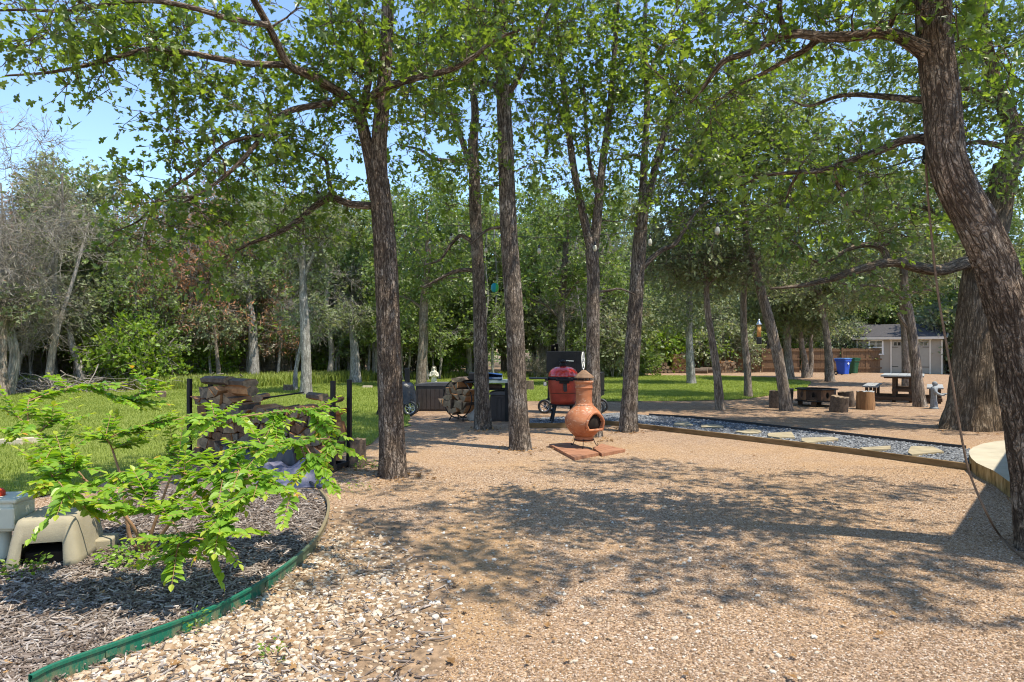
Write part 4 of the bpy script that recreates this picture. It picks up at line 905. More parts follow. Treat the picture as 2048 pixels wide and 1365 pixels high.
# ================================================================= ground, lawn, bed, path
def sheet(name, poly, z, mat, kind='structure'):
    me = bpy.data.meshes.new(name); me.from_pydata([(float(p[0]), float(p[1]), z) for p in poly], [], [tuple(range(len(poly)))]); me.update()
    if me.polygons[0].normal.z < 0: me.flip_normals()
    return tag(link_mesh(name, me, mat), None, None, None, kind)
def rough(poly, step, amp, g):
    out = []
    for i in range(len(poly)):
        a = np.array(poly[i][:2]); b = np.array(poly[(i + 1) % len(poly)][:2]); L = np.linalg.norm(b - a); k = max(1, int(L / step))
        for j in range(k):
            out.append(a + (b - a) * j / k + g.normal(0, amp, 2))
    return out
sheet('ground', [(-900, -60), (900, -60), (900, 1600), (-900, 1600)], 0.0, M['ground'])
sheet('forest_ground', [at(-900, 26.5), at(0, 25), at(420, 29), at(700, 33), at(1000, 36), at(1260, 38), at(1270, 200), at(-3000, 200)], 0.004, M['forestfloor'])
sheet('forest_ground', [at(1272, 42), at(1480, 43.0), at(1720, 44), at(1900, 46), at(2600, 40), at(3000, 200), at(1275, 200)], 0.004, M['forestfloor'])
LAWN = [(-250, 1075), (0, 1012), (130, 985), (240, 955), (350, 928), (470, 905), (570, 905), (640, 918), (700, 905), (745, 888), (775, 862), (815, 852), (822, 828), (840, 806), (900, 800), (1000, 801), (1060, 804), (1200, 804), (1350, 803), (1480, 800), (1560, 790),
        (1612, 778), (1622, 765), (1560, 757), (1450, 753), (1260, 752), (1060, 754), (900, 758), (760, 762), (700, 766), (600, 771), (400, 779), (200, 784), (0, 789), (-300, 792), (-700, 830), (-500, 960)]
lawn_poly = [G(*p)[:2] for p in LAWN]
gl = np.random.default_rng(77)
sheet('lawn', rough(lawn_poly, 0.5, 0.05, gl), 0.012, M['lawn'])
EDGE = [(60, 1390), (115, 1362), (250, 1312), (400, 1254), (500, 1203), (575, 1150), (628, 1100), (652, 1055), (656, 1015), (640, 988)]
edge_xy = catmull(np.array([G(*p) for p in EDGE]), 10)
bed = [(-300, 1500)] + EDGE + [(560, 962), (450, 950), (350, 962), (240, 990), (120, 1012), (-60, 1045), (-500, 1120)]
bed_poly = [tuple(G(*p)[:2]) for p in bed[:1]] + [tuple(p[:2]) for p in edge_xy] + [tuple(G(*p)[:2]) for p in bed[len(EDGE) + 1:]]
sheet('mulch_bed', bed_poly, 0.008, M['mulch'])
# path of blue gravel with stepping stones
P_low = [(1215, 847), (1272, 852), (1420, 869), (1570, 887), (1720, 906), (1850, 924), (1945, 938), (2060, 950)]
P_up = [(2060, 918), (1935, 899), (1830, 888), (1700, 873), (1600, 862), (1480, 848), (1380, 838), (1300, 832), (1235, 826), (1140, 834), (1060, 838), (1060, 851)]
path_poly = [G(*p)[:2] for p in P_low] + [G(*p)[:2] for p in P_up]
sheet('path', path_poly, 0.008, M['bluegravel'])

# grass blades
def blades(name, polys, n, h, wd, g, dens=None, lean=0.5, label=None, zb=0.01):
    poly = np.array(polys); x0, y0 = poly.min(0); x1, y1 = poly.max(0)
    x = g.uniform(x0, x1, n * 6); y = y0 + (y1 - y0) * g.uniform(0, 1, n * 6) ** (dens or 1.0)
    ok = inside(poly, x, y) & (np.abs(x) < 0.85 * y + 1); x = x[ok][:n]; y = y[ok][:n]; n = len(x)
    a = g.uniform(0, 6.28, n); hh = h * g.uniform(0.45, 1.3, n); ww = wd * g.uniform(0.7, 1.3, n) * np.clip(y / 9.0, 1, 3.2)
    patch = 0.5 + 0.5 * np.sin(x * 2.3 + 1.7 * np.sin(y * 1.1)) * np.sin(y * 1.9 + np.sin(x * 1.3))
    b = np.stack([x, y, np.full(n, zb)], 1); s = np.stack([np.cos(a), np.sin(a), np.zeros(n)], 1) * (ww / 2)[:, None]
    ld = np.stack([np.cos(a + 1.4 + g.normal(0, .6, n)), np.sin(a + 1.4 + g.normal(0, .6, n)), np.zeros(n)], 1) * (hh * lean * g.uniform(0.1, 1, n))[:, None]
    mid = b + ld * 0.35 + np.stack([0 * x, 0 * x, hh * 0.6], 1); tip = b + ld + np.stack([0 * x, 0 * x, hh], 1)
    V = np.stack([b - s, b + s, mid + s * 0.7, mid - s * 0.7, tip], 1).reshape(-1, 3)
    o = (np.arange(n) * 5)[:, None]
    q = o + np.array([[0, 1, 2, 3]]); t = o + np.array([[3, 2, 4]])
    ti = np.clip(g.beta(2.5, 2.5, n) * 0.75 + 0.25 * patch, 0, 1)
    ob = np_mesh(name, V, [q, t], M['grass'], None, np.repeat(ti, 5)); ob['kind'] = 'stuff'
    if label: ob['label'] = label
    return ob
near = [p for p in lawn_poly]
blades('grass', near, 330000, 0.05, 0.007, np.random.default_rng(5), 2.0, 0.9, 'mown green lawn grass')
tall = [at(-250, 24), at(0, 23.4), at(200, 24.3), at(420, 24.2), at(560, 26.5), at(700, 29), at(760, 31), at(760, 33.5), at(560, 31), at(420, 29), at(200, 27), at(-250, 25.5)]
blades('grass', tall, 26000, 0.42, 0.014, np.random.default_rng(6), 1.0, 0.6, 'tall uncut grass along the edge of the woods')
tall2 = [at(760, 32), at(1000, 34), at(1270, 36), at(1270, 38), at(1000, 36), at(760, 34)]
blades('grass', tall2, 5000, 0.3, 0.014, np.random.default_rng(7), 1.0, 0.6, 'tall uncut grass fringing the woods past the smoker')
# scattered tufts in the gravel near the bed and rack
def tufts(n, box, g):
    pts = []
    for k in range(n):
        c = np.array([g.uniform(box[0], box[1]), g.uniform(box[2], box[3])]); pts.append(c)
    return pts

# stones
def ico(sub):
    bm = bmesh.new(); bmesh.ops.create_icosphere(bm, subdivisions=sub, radius=1.0)
    V = np.array([v.co[:] for v in bm.verts]); Fc = np.array([[v.index for v in f.verts] for f in bm.faces]); bm.free(); return V, Fc
def stones(name, x, y, size, flat, mat, g, sub=1, tint=None, zb=0.0, label=None, smooth=False, jit=0.22, elong=0.3):
    T, Fc = ico(sub); n = len(x); m = len(T)
    V = np.repeat(T[None], n, 0) * (1 + g.normal(0, jit, (n, m, 1)).clip(-0.45, 0.45))
    sx = size * g.uniform(1 - elong, 1 + elong, n); sy = size * g.uniform(1 - elong, 1 + elong, n); sz = size * flat * g.uniform(0.7, 1.2, n)
    V = V * np.stack([sx, sy, sz], 1)[:, None] * 0.5
    a = g.uniform(0, 6.28, n); b = g.normal(0, 0.25, n)
    V = np.stack([V[..., 0], V[..., 1] * np.cos(b)[:, None] - V[..., 2] * np.sin(b)[:, None], V[..., 1] * np.sin(b)[:, None] + V[..., 2] * np.cos(b)[:, None]], -1)
    V = np.stack([V[..., 0] * np.cos(a)[:, None] - V[..., 1] * np.sin(a)[:, None], V[..., 0] * np.sin(a)[:, None] + V[..., 1] * np.cos(a)[:, None], V[..., 2]], -1)
    V += np.stack([x, y, zb + sz * 0.28], 1)[:, None]
    if tint is None: tint = g.uniform(0, 1, n)
    Fs = (np.arange(n) * m)[:, None, None] + Fc[None]
    o = np_mesh(name, V.reshape(-1, 3), Fs.reshape(-1, 3), M[mat], None, np.repeat(tint, m), smooth); o['kind'] = 'stuff'
    if label: o['label'] = label
    return o
OCT = (np.array([(1, 0, 0), (-1, 0, 0), (0, 1, 0), (0, -1, 0), (0, 0, 1), (0, 0, -1)], float), None)
g = np.random.default_rng(15)
# white river pebbles: dense near the green edging, thinning to the right
n = 60000; pxs = g.uniform(150, 1000, n); pys = g.uniform(1010, 1420, n)
q = np.array([G(a, b) for a, b in zip(pxs, pys)])
edx = np.interp(q[:, 1], edge_xy[::1, 1], edge_xy[:, 0])
u = q[:, 0] - edx                                            # metres to the right of the edging
px_r = np.interp(pys, [1010, 1080, 1150, 1250, 1400], [0.22, 0.55, 0.95, 1.15, 1.2])
nz = 0.5 + 0.5 * np.sin(q[:, 0] * 5.1 + 2 * np.sin(q[:, 1] * 3.1)) * np.sin(q[:, 1] * 6.7 + 1.3)
pr = np.clip(1.25 - u / px_r, 0, 1) * (0.55 + 0.45 * nz) * np.clip((pys - 1010) / 90, 0.08, 1)
ok = (u > 0.03) & (g.uniform(0, 1, n) < pr) & ~inside(bed_poly, q[:, 0], q[:, 1])
q = q[ok][:9000]
ps = [G(a, b)[:2] for a, b in ((70, 1400), (260, 1312), (405, 1257), (505, 1206), (580, 1153), (632, 1102), (656, 1056), (662, 1020), (720, 1010), (790, 1040), (850, 1100), (900, 1180), (900, 1270), (840, 1400))]
sheet('pebble_soil_ground', rough(ps, 0.12, 0.035, np.random.default_rng(2)), 0.004, M['pebblesoil'])
stones('white_pebbles', q[:, 0], q[:, 1], g.gamma(6, 0.0037, len(q)).clip(0.008, 0.05), 0.62, 'pebble', g, 1, g.beta(1.7, 1.5, len(q)), 0.0, 'white and tan river pebbles beside the green edging', False, 0.13)
# stray white pebbles further out
n = 420; x = g.uniform(-0.6, 1.6, n); y = g.uniform(3.0, 6.5, n); ok = ~inside(bed_poly, x, y); x = x[ok]; y = y[ok]
stones('white_pebbles', x, y, g.uniform(0.012, 0.034, len(x)), 0.6, 'pebble', g, 1, g.beta(2.4, 1.5, len(x)), 0.0, 'stray pale pebbles lying in the gravel', False, 0.13)
# granite chips
n = 150000; y = 2.9 + 5.6 * g.uniform(0, 1, n) ** 1.5; x = g.uniform(-0.8, 0.8, n) * y
ok = ~inside(bed_poly, x, y) & ~inside(path_poly, x, y) & ~inside(lawn_poly, x, y); dd = ((x + 0.35) / 0.5) ** 2 + ((y - 4.6) / 1.4) ** 2; ok &= g.uniform(0, 1, n) > 0.85 * np.exp(-dd); ok &= ~((g.uniform(0, 1, n) < 0.75) & inside(ps, x, y)); x = x[ok]; y = y[ok]
T, _ = OCT
def chips(name, x, y, s, mat, g, tint, zb=0.0, label=None):
    n = len(x); V = np.repeat(T[None], n, 0) * g.uniform(0.6, 1.25, (n, 6, 1))
    V[..., 2] *= 0.62; V[:, :, :2] += g.normal(0, 0.18, (n, 6, 2)); a = g.uniform(0, 6.28, n)
    V = V * (s / 2)[:, None, None]
    V = np.stack([V[..., 0] * np.cos(a)[:, None] - V[..., 1] * np.sin(a)[:, None], V[..., 0] * np.sin(a)[:, None] + V[..., 1] * np.cos(a)[:, None], V[..., 2]], -1)
    V += np.stack([x, y, zb + s * 0.14], 1)[:, None]
    fc = np.array([(0, 2, 4), (2, 1, 4), (1, 3, 4), (3, 0, 4), (2, 0, 5), (1, 2, 5), (3, 1, 5), (0, 3, 5)])
    Fs = (np.arange(n) * 6)[:, None, None] + fc[None]
    o = np_mesh(name, V.reshape(-1, 3), Fs.reshape(-1, 3), M[mat], None, np.repeat(tint, 6)); o['kind'] = 'stuff'
    if label: o['label'] = label
    return o
chips('gravel', x, y, g.gamma(6, 0.0017, len(x)).clip(0.005, 0.024), 'chip', g, g.beta(1.8, 1.8, len(x)), 0.0, 'loose pinkish granite gravel')
n = 26000; x = g.uniform(0.5, 9, n); y = g.uniform(7.5, 15, n); ok = inside(path_poly, x, y); x = x[ok]; y = y[ok]
chips('path_gravel', x, y, g.uniform(0.02, 0.05, len(x)), 'bluechip', g, g.beta(1.6, 1.8, len(x)), 0.008, 'blue grey crushed stone filling the path')
# mulch chips
n = 60000; y = 2.9 + 4.2 * g.uniform(0, 1, n) ** 1.4; x = g.uniform(-0.85, 0.1, n) * y; ok = inside(bed_poly, x, y) | (inside(ps, x, y) & (g.uniform(0, 1, n) < 0.07)); x = x[ok][:24000]; y = y[ok][:24000]; n = len(x)
L = g.gamma(4, 0.011, n).clip(0.012, 0.11); W = g.uniform(0.003, 0.011, n); a = g.uniform(0, 6.28, n); el = g.normal(0, 0.2, n); ctr = np.stack([x, y, 0.012 + np.abs(g.normal(0, 0.008, n))], 1)
d = np.stack([np.cos(a) * np.cos(el), np.sin(a) * np.cos(el), np.sin(el)], 1); s_ = np.stack([-np.sin(a), np.cos(a), g.normal(0, 0.3, n)], 1)
bx = np.array([(-1, -1, -1), (1, -1, -1), (1, 1, -1), (-1, 1, -1), (-1, -1, 1), (1, -1, 1), (1, 1, 1), (-1, 1, 1)], float)
upv = np.cross(d, s_)
V = ctr[:, None] + bx[None, :, 0:1] * (d * L[:, None] / 2)[:, None] * g.uniform(0.7, 1.1, (n, 8, 1)) + bx[None, :, 1:2] * (s_ * W[:, None] / 2)[:, None] * g.uniform(0.5, 1.3, (n, 8, 1)) + bx[None, :, 2:3] * (upv * 0.0025)[:, None]
fc = np.array([(3, 2, 1, 0), (4, 5, 6, 7), (0, 1, 5, 4), (1, 2, 6, 5), (2, 3, 7, 6), (3, 0, 4, 7)])
o = np_mesh('mulch_chips', V.reshape(-1, 3), ((np.arange(n) * 8)[:, None, None] + fc[None]).reshape(-1, 4), M['mulchchip'], None, np.repeat(g.beta(1.6, 1.9, n), 8)); o['kind'] = 'stuff'; o['label'] = 'shredded grey brown mulch chips'
# fallen leaves
n = 480; y = 3 + 9 * g.uniform(0, 1, n) ** 1.4; x = g.uniform(-0.75, 0.75, n) * y; ok = (g.uniform(0, 1, n) < np.where(inside(bed_poly, x, y) | (x < 0.2), 1, 0.25)) & ~inside(lawn_poly, x, y); x = x[ok]; y = y[ok]; n = len(x)
leaf_mesh('fallen_leaves', OAK, np.stack([x, y, np.full(n, 0.022)], 1), np.stack([g.normal(size=n), g.normal(size=n), 0.15 * g.normal(size=n)], 1), unit(np.stack([g.normal(0, .3, n), g.normal(0, .3, n), np.ones(n)], 1)), g.uniform(0.025, 0.065, n), g.uniform(0.3, 1, n), M['litter'], None, 0.25)
bpy.data.objects['fallen_leaves']['kind'] = 'stuff'; bpy.data.objects['fallen_leaves']['label'] = 'dry brown oak leaves fallen on the ground'
# leaves drifted round the near trunks
x = []; y = []
for bx_, by_ in ((787, 955), (1041, 900), (966, 860), (1192, 880), (1257, 864), (1939, 862), (712, 935)):
    c = G(bx_, by_); k = 55; a = g.uniform(0, 6.28, k); r = 0.16 + (0.3 if bx_ == 1939 else 0.0) + np.abs(g.normal(0, 0.22, k)); x.append(c[0] + r * np.cos(a)); y.append(c[1] + r * np.sin(a))
x = np.concatenate(x); y = np.concatenate(y); n = len(x)
leaf_mesh('fallen_leaves', OAK, np.stack([x, y, np.full(n, 0.02)], 1), np.stack([g.normal(size=n), g.normal(size=n), 0.15 * g.normal(size=n)], 1), unit(np.stack([g.normal(0, .35, n), g.normal(0, .35, n), np.ones(n)], 1)), g.uniform(0.03, 0.07, n), g.uniform(0.1, 0.9, n), M['litter'], None, 0.3)
bpy.data.objects['fallen_leaves.001']['kind'] = 'stuff'; bpy.data.objects['fallen_leaves.001']['label'] = 'dry leaves drifted around the trunk bases'
# green edging strip
mb = MB(); e = edge_xy; t_, n_, b_ = frames(e)
hz = np.interp(np.arange(len(e)), [0, len(e) * 0.75, len(e) - 1], [0.085, 0.08, 0.05])
side = np.stack([t_[:, 1], -t_[:, 0], 0 * t_[:, 0]], 1)
V = []
for i in range(len(e)):
    p = e[i]; s_ = side[i] * 0.005
    V += [p + s_ + (0, 0, -0.02), p + s_ + (0, 0, hz[i] * 0.8), p + s_ * 2.6 + (0, 0, hz[i] * 0.83), p + s_ * 2.6 + (0, 0, hz[i]), p - s_ * 2 + (0, 0, hz[i]), p - s_ + (0, 0, -0.02)]
Fs = []
for i in range(len(e) - 1):
    for k in range(6):
        k2 = (k + 1) % 6; Fs.append((i * 6 + k, i * 6 + k2, (i + 1) * 6 + k2, (i + 1) * 6 + k))
mb.add(V, Fs)
for i in (18, 44, 70):
    if i < len(e): mb.box(e[i] + side[i] * 0.012 + np.array([0, 0, 0.045]), (0.004, 0.05, 0.03), Matrix.Rotation(math.atan2(t_[i][1], t_[i][0]) - PI / 2, 3, 'Z'))
tag(mb.build('garden_edging', M['edging']), 'green plastic lawn edging curving between mulch and white pebbles', 'edging')
mb = MB()
p2 = catmull(np.array([G(640, 986), G(610, 968), G(560, 955)]), 6)
mb.tube(p2 + np.array([0, 0, 0.045]), 0.014, 8)
tag(mb.build('edging_end', M['black_plastic']), 'black round edging end curling behind the mulch by the tarp', 'edging')
# path timbers
def board(name, pts, h, wd, mat, label):
    for i in range(len(pts) - 1):
        pass
    P = [np.array(G(*p)) for p in pts]; mb = MB(); V = []; Fs = []
    for i, p in enumerate(P):
        t = P[min(i + 1, len(P) - 1)] - P[max(i - 1, 0)]; t = t / np.linalg.norm(t); s_ = np.array([-t[1], t[0], 0]) * wd / 2
        V += [p + s_ + (0, 0, -0.03), p - s_ + (0, 0, -0.03), p - s_ + (0, 0, h), p + s_ + (0, 0, h)]
    for i in range(len(P) - 1):
        for k in range(4):
            k2 = (k + 1) % 4; Fs.append((i * 4 + k, i * 4 + k2, (i + 1) * 4 + k2, (i + 1) * 4 + k))
    n = len(P); Fs += [(0, 3, 2, 1), ((n - 1) * 4, (n - 1) * 4 + 1, (n - 1) * 4 + 2, (n - 1) * 4 + 3)]
    mb.add(V, Fs)
    return tag(mb.build(name, mat, None, 0.006), label, 'edging board')
board('path_edging', [(1212, 850), (1280, 857), (1424, 874), (1574, 892), (1724, 911), (1850, 929), (1942, 942)], 0.085, 0.045, M['edgewood'], 'weathered timber edging along the near side of the stepping stone path')
board('path_edging', [(1052, 856), (1130, 856), (1210, 851)], 0.09, 0.05, M['edgewood'], 'straight timber edging behind the chiminea, below the red grill')
board('path_edging', [(1298, 832), (1380, 837), (1480, 847), (1600, 861), (1700, 872), (1830, 887), (1932, 898)], 0.05, 0.03, M['black_plastic'], 'thin black strip edging along the far side of the stepping stone path')
# stepping stones
g = np.random.default_rng(33)
ST = ['small cream flagstone nearest the bend of the path', 'cream flagstone second from the bend of the path', 'greyish flagstone third from the bend of the path', 'long cream flagstone halfway along the blue gravel path', 'pale flagstone just past the middle of the blue gravel path', '', '', '', 'large sunlit flagstone nearest the curved concrete step']
for cx_, cy_, hw, hh, lab in [(1368, 851, 22, 4.2, ST[0]), (1424, 857, 24, 4.6, ST[1]), (1498, 866, 27, 5, ST[2]), (1568, 874, 33, 6, ST[3]), (1640, 884, 38, 6.5, ST[4]), (1752, 898, 32, 7, 'pale flagstone second from the curved concrete step'), (1853, 906, 38, 9, ST[8])]:
    ang = np.sort(g.uniform(0, 6.28, 9)); poly = []
    for a in ang:
        k = 1 / max(abs(math.cos(a)), abs(math.sin(a))) ** 0.75 * g.uniform(0.86, 1.04)
        poly.append(G(cx_ + hw * math.cos(a) * k, cy_ - hh * math.sin(a) * k)[:2])
    o = MB().prism(poly, 0.0, 0.036).build('flagstone', M['flag'], None, 0.006); tag(o, lab, 'stepping stone', 'stepping stones of the path')
# curved concrete step
top = [(2090, 878), (2040, 880), (2010, 881), (1990, 883), (1964, 888), (1946, 895), (1938, 902), (1939, 910), (1943, 917), (1953, 926), (1970, 934), (1986, 941), (2001, 951), (2016, 962), (2060, 985), (2160, 1010)]
tp = [G(x_, y_, 0.16)[:2] for x_, y_ in top] + [np.array([12.5, 9.0]), np.array([14, 14.0])]
mb = MB(); mb.prism(tp, -0.02, 0.16, 1, 0)
tag(mb.build('patio_step', [M['concrete'], M['concrete_side']], None, 0.012), 'curved cream concrete patio step with stained edge at the right', 'concrete step')
# ================================================================= firewood
def log_obj(poly, length, loc, rz, label, group, g, mats=('log_end', 'log_split', 'log_bark'), bark_p=0.4, name='firewood_log', ry=0.0):
    """poly: cross-section (x,z) around its own centre; the log runs along local y"""
    n = len(poly); y0 = -length / 2 + g.normal(0, 0.018); y1 = length / 2 + g.normal(0, 0.018)
    k = 3; V = []
    for j in range(k + 1):
        y = y0 + (y1 - y0) * j / k; s = 1.0 + g.normal(0, 0.025)
        for p in poly:
            V.append((p[0] * s + g.normal(0, 0.003), y + (g.normal(0, 0.006) if j in (0, k) else 0), p[1] * s + g.normal(0, 0.003)))
    mb = MB(); mb.add(V, [tuple(range(n)), tuple(range(k * n + n - 1, k * n - 1, -1))], 0)
    st = int(g.integers(0, n)); nb = int(round(n * bark_p))
    for i in range(n):
        mi = 2 if (i - st) % n < nb else 1
        mb.add(V, [], 0)
        for j in range(k):
            a, b = j * n + i, j * n + (i + 1) % n
            mb.f.append((b, a, a + n, b + n)); mb.mi.append(mi); mb.sm.append(False)
    # drop the duplicate vertices that add() appended for empty faces
    mb.v = mb.v[:len(V)]
    o = mb.build(name, [M[m] for m in mats])
    o.location = [float(c) for c in loc]; o.rotation_euler = (0, ry, rz)
    return tag(o, label, 'log', group)

def cells(W, hfun, z0, cw, rh, g):
    """brick-pattern cells with shared jittered corners -> list of (centre, polygon)"""
    rows = 14; cols = int(W / cw) + 2; out = []
    J = {}
    def node(i, j):
        if (i, j) not in J:
            J[(i, j)] = (np.clip(g.normal(0, cw * 0.2), -cw * .32, cw * .32), np.clip(g.normal(0, rh * 0.24), -rh * .4, rh * .4))
        a = J[(i, j)]; return np.array([i * cw / 2 + a[0], z0 + j * rh + (a[1] if j else 0)])
    for j in range(rows):
        for c in range(-1, cols):
            i = 2 * c + (j % 2)
            P = np.array([node(i, j), node(i + 1, j), node(i + 2, j), node(i + 2, j + 1), node(i + 1, j + 1), node(i, j + 1)])
            ctr = P.mean(0)
            if ctr[0] < cw * 0.45 or ctr[0] > W - cw * 0.45 or ctr[1] > hfun(ctr[0]): continue
            if g.uniform() < 0.42:      # split the billet in two wedges
                k = int(g.integers(0, 6)); idx = [(k + m_) % 6 for m_ in range(6)]
                for part in (idx[:4], idx[3:] + [idx[0]]):
                    PP = P[part]; cc = PP.mean(0); out.append((cc, (PP - cc) * g.uniform(0.8, 0.94)))
                continue
            Q = (P - ctr) * g.uniform(0.8, 0.95)
            Q[1] += g.normal(0, 0.012, 2); Q[4] += g.normal(0, 0.014, 2)
            out.append((ctr, Q))
    return out
def stack(O, u, W, hfun, z0, cw, rh, length, label, group, seed, mats=('log_end', 'log_split', 'log_bark'), bark_p=0.35, ends=None):
    g = np.random.default_rng(seed); u = np.array(u) / np.linalg.norm(u); wv = np.array([-u[1], u[0]]); rz = math.atan2(u[1], u[0])
    for ctr, Q in cells(W, hfun, z0, cw, rh, g):
        p = np.array(O[:2]) + u * ctr[0] + wv * (length / 2 + g.normal(0, 0.022))
        mm = (str(g.choice(ends)),) + tuple(mats[1:]) if ends else mats
        log_obj(Q, length, (p[0], p[1], ctr[1]), rz, label, group, g, mm, bark_p)
RO = np.array([-4.18, 8.7]); RU = np.array([0.957, -0.29]); RW = np.array([0.29, 0.957]); RZ = math.atan2(RU[1], RU[0]); RL = 2.07
stack(RO + RU * 0.04 - RW * 0.03, RU, RL - 0.03, lambda x: 1.0 if x < 0.42 else (0.9 if x < 0.62 else 0.79 + 0.03 * math.sin(x * 7)), 0.1, 0.15, 0.112, 0.43, 'split log stacked with its cut end outward in the near black rack', 'split logs in the near black rack', 61, ends=['log_end', 'log_end_grey', 'log_end_dark', 'log_end_grey'])
rack = thing('firewood_rack', 'black metal firewood rack with tall posts behind the crape myrtle', 'rack', (RO[0], RO[1], 0), RZ)
for x_, y_ in ((0, 0), (0, 0.38), (RL, 0), (RL, 0.38)):
    MB().box((x_ + (-0.03 if x_ == 0 else 0.03), y_, 0.555), (0.05, 0.05, 1.11)).build('post', M['black_metal'], rack, 0.004)
for y_ in (0.06, 0.32):
    MB().box((RL / 2, y_, 0.06), (RL, 0.045, 0.05)).build('rail', M['black_metal'], rack, 0.003)
for x_ in (-0.03, RL + 0.03):
    MB().box((x_, 0.19, 0.06), (0.045, 0.33, 0.05)).build('rail', M['black_metal'], rack, 0.003)
g = np.random.default_rng(8)
def hexa(a, b):
    return np.array([(a * math.cos(t) * g.uniform(0.85, 1.1), b * math.sin(t) * g.uniform(0.85, 1.1)) for t in np.linspace(0, 2 * PI, 8)[:-1]])
def on_rack(x, y, z): return (RO[0] + RU[0] * x + RW[0] * y, RO[1] + RU[1] * x + RW[1] * y, z)
log_obj(hexa(0.1, 0.075), 0.44, on_rack(0.62, 0.18, 0.955), RZ + 1.35, 'big orange split log lying crosswise on top of the near rack', None, g, bark_p=0.2)
log_obj(hexa(0.12, 0.06), 0.46, on_rack(0.6, 0.2, 1.06), RZ + 1.25, 'bark covered slab topping the orange split log on the near rack', None, g, bark_p=0.7)
log_obj(hexa(0.1, 0.06), 0.44, on_rack(0.24, 0.2, 1.085), RZ + 1.4, 'flat grey log on the left peak of the near rack', None, g, bark_p=0.8)
log_obj(hexa(0.075, 0.05), 0.4, on_rack(0.95, 0.16, 0.875), RZ + 0.4, 'pale split log lying loose on the near rack beside the thin rod', None, g)
log_obj(hexa(0.07, 0.05), 0.42, on_rack(1.75, 0.2, 0.9), RZ + 1.0, 'brown log lying askew at the right end on top of the near rack', None, g)
log_obj(hexa(0.07, 0.045), 0.4, on_rack(1.98, 0.2, 0.87), RZ + 0.2, 'orange split log jutting past the right posts of the near rack', None, g, bark_p=0.1)
p = [on_rack(0.95, 0.05, 0.86), on_rack(1.62, 0.1, 0.955)]
tag(MB().tube(p, 0.011, 6).build('metal_rod', M['black_metal']), 'thin dark rod resting slanted across the top of the near log stack', 'rod')
# round hoop of logs
HC = G(908, 843); g = np.random.default_rng(19); hu = np.array([0.78, -0.62]); hw = np.array([0.62, 0.78]); hz = math.atan2(hu[1], hu[0])
cl = [(c, q) for c, q in cells(0.84, lambda x: 0.9, 0.0, 0.16, 0.125, g)]
for c, q in cl:
    dx, dz = c[0] - 0.42, c[1] - 0.42
    if dx * dx + dz * dz > 0.345 ** 2: continue
    pz = c[1] + 0.05
    p = HC[:2] + hu * dx + hw * (0.22 + g.normal(0, 0.03))
    log_obj(q, 0.46, (p[0], p[1], pz), hz, 'split log held in the round hoop beside the dark deck box', 'split logs in the round hoop', g, bark_p=0.3)
log_obj(hexa(0.16, 0.06), 0.5, (HC[0] + 0.16, HC[1] + 0.15, 0.86), hz + 0.3, 'broad slab of bark laid on top of the round log hoop', None, g, bark_p=0.8)
hoop = thing('log_hoop', 'round steel log hoop on short feet beside the dark deck box', 'log holder', (HC[0] + hw[0] * 0.2, HC[1] + hw[1] * 0.2, 0), hz)
MB().torus((0, -0.1, 0.46), 0.40, 0.014, 'Y', 40, 6).torus((0, 0.1, 0.46), 0.40, 0.014, 'Y', 40, 6).build('ring', M['black_metal'], hoop)
for s in (-1, 1): MB().bar((s * 0.2, -0.14, 0.0), (s * 0.16, -0.1, 0.1), 0.025).bar((s * 0.2, 0.14, 0.0), (s * 0.16, 0.1, 0.1), 0.025).build('foot', M['black_metal'], hoop)
# far stacks by the fence
def X(px_, D): return (px_ - CX) / F * D
stack((X(1268, 41), 41), (1, 0), 1.35, lambda x: 0.93 - 0.12 * abs(x - 0.6), 0.03, 0.165, 0.135, 0.45, 'reddish split log in the long low stack left of the lone lawn tree', 'logs of the low far stack', 71, ('log_end', 'log_split', 'log_bark'))
stack((X(1341, 41.2), 41.2), (1, 0), 1.35, lambda x: 1.2 - 0.1 * abs(x - 0.4), 0.03, 0.165, 0.14, 0.45, 'orange split log in the tall square stack behind the lone lawn tree', 'logs of the tall far stack', 72, ('log_end_fresh', 'log_split', 'log_bark'))
stack((X(1436, 41), 41), (1, 0), 1.1, lambda x: 0.74 - 0.2 * abs(x - 0.6), 0.03, 0.18, 0.14, 0.45, 'dark log in the small heap at the left end of the board fence', 'logs of the small far heap', 73)
g = np.random.default_rng(4)
for j, (n_, z_) in enumerate(((4, 0.13), (3, 0.35), (2, 0.57))):
    for i in range(n_):
        r = 0.118 * g.uniform(0.85, 1.0)
        log_obj([(r * math.cos(t), r * math.sin(t)) for t in np.linspace(0, 2 * PI, 13)[:-1]], 0.5, (X(1311, 40.8) + 0.13 + i * 0.245 + j * 0.12, 41.0, z_), 0, 'dark unsplit round log in the pile between the two far stacks', 'round logs between the far stacks', g, bark_p=1.0)
for i, (a, z_, l_) in enumerate((((1402, 40.5), 0.16, 'grey fallen log lying in front of the fence, right of the lone lawn tree'), ((1420, 40.9), 0.2, 'thicker brown log lying behind the grey fallen log by the fence'))):
    log_obj([(0.17 * math.cos(t), 0.17 * math.sin(t)) for t in np.linspace(0, 2 * PI, 13)[:-1]], 0.8 + 0.3 * i, (X(*a), a[1], z_), 1.2, l_, None, g, bark_p=1.0)

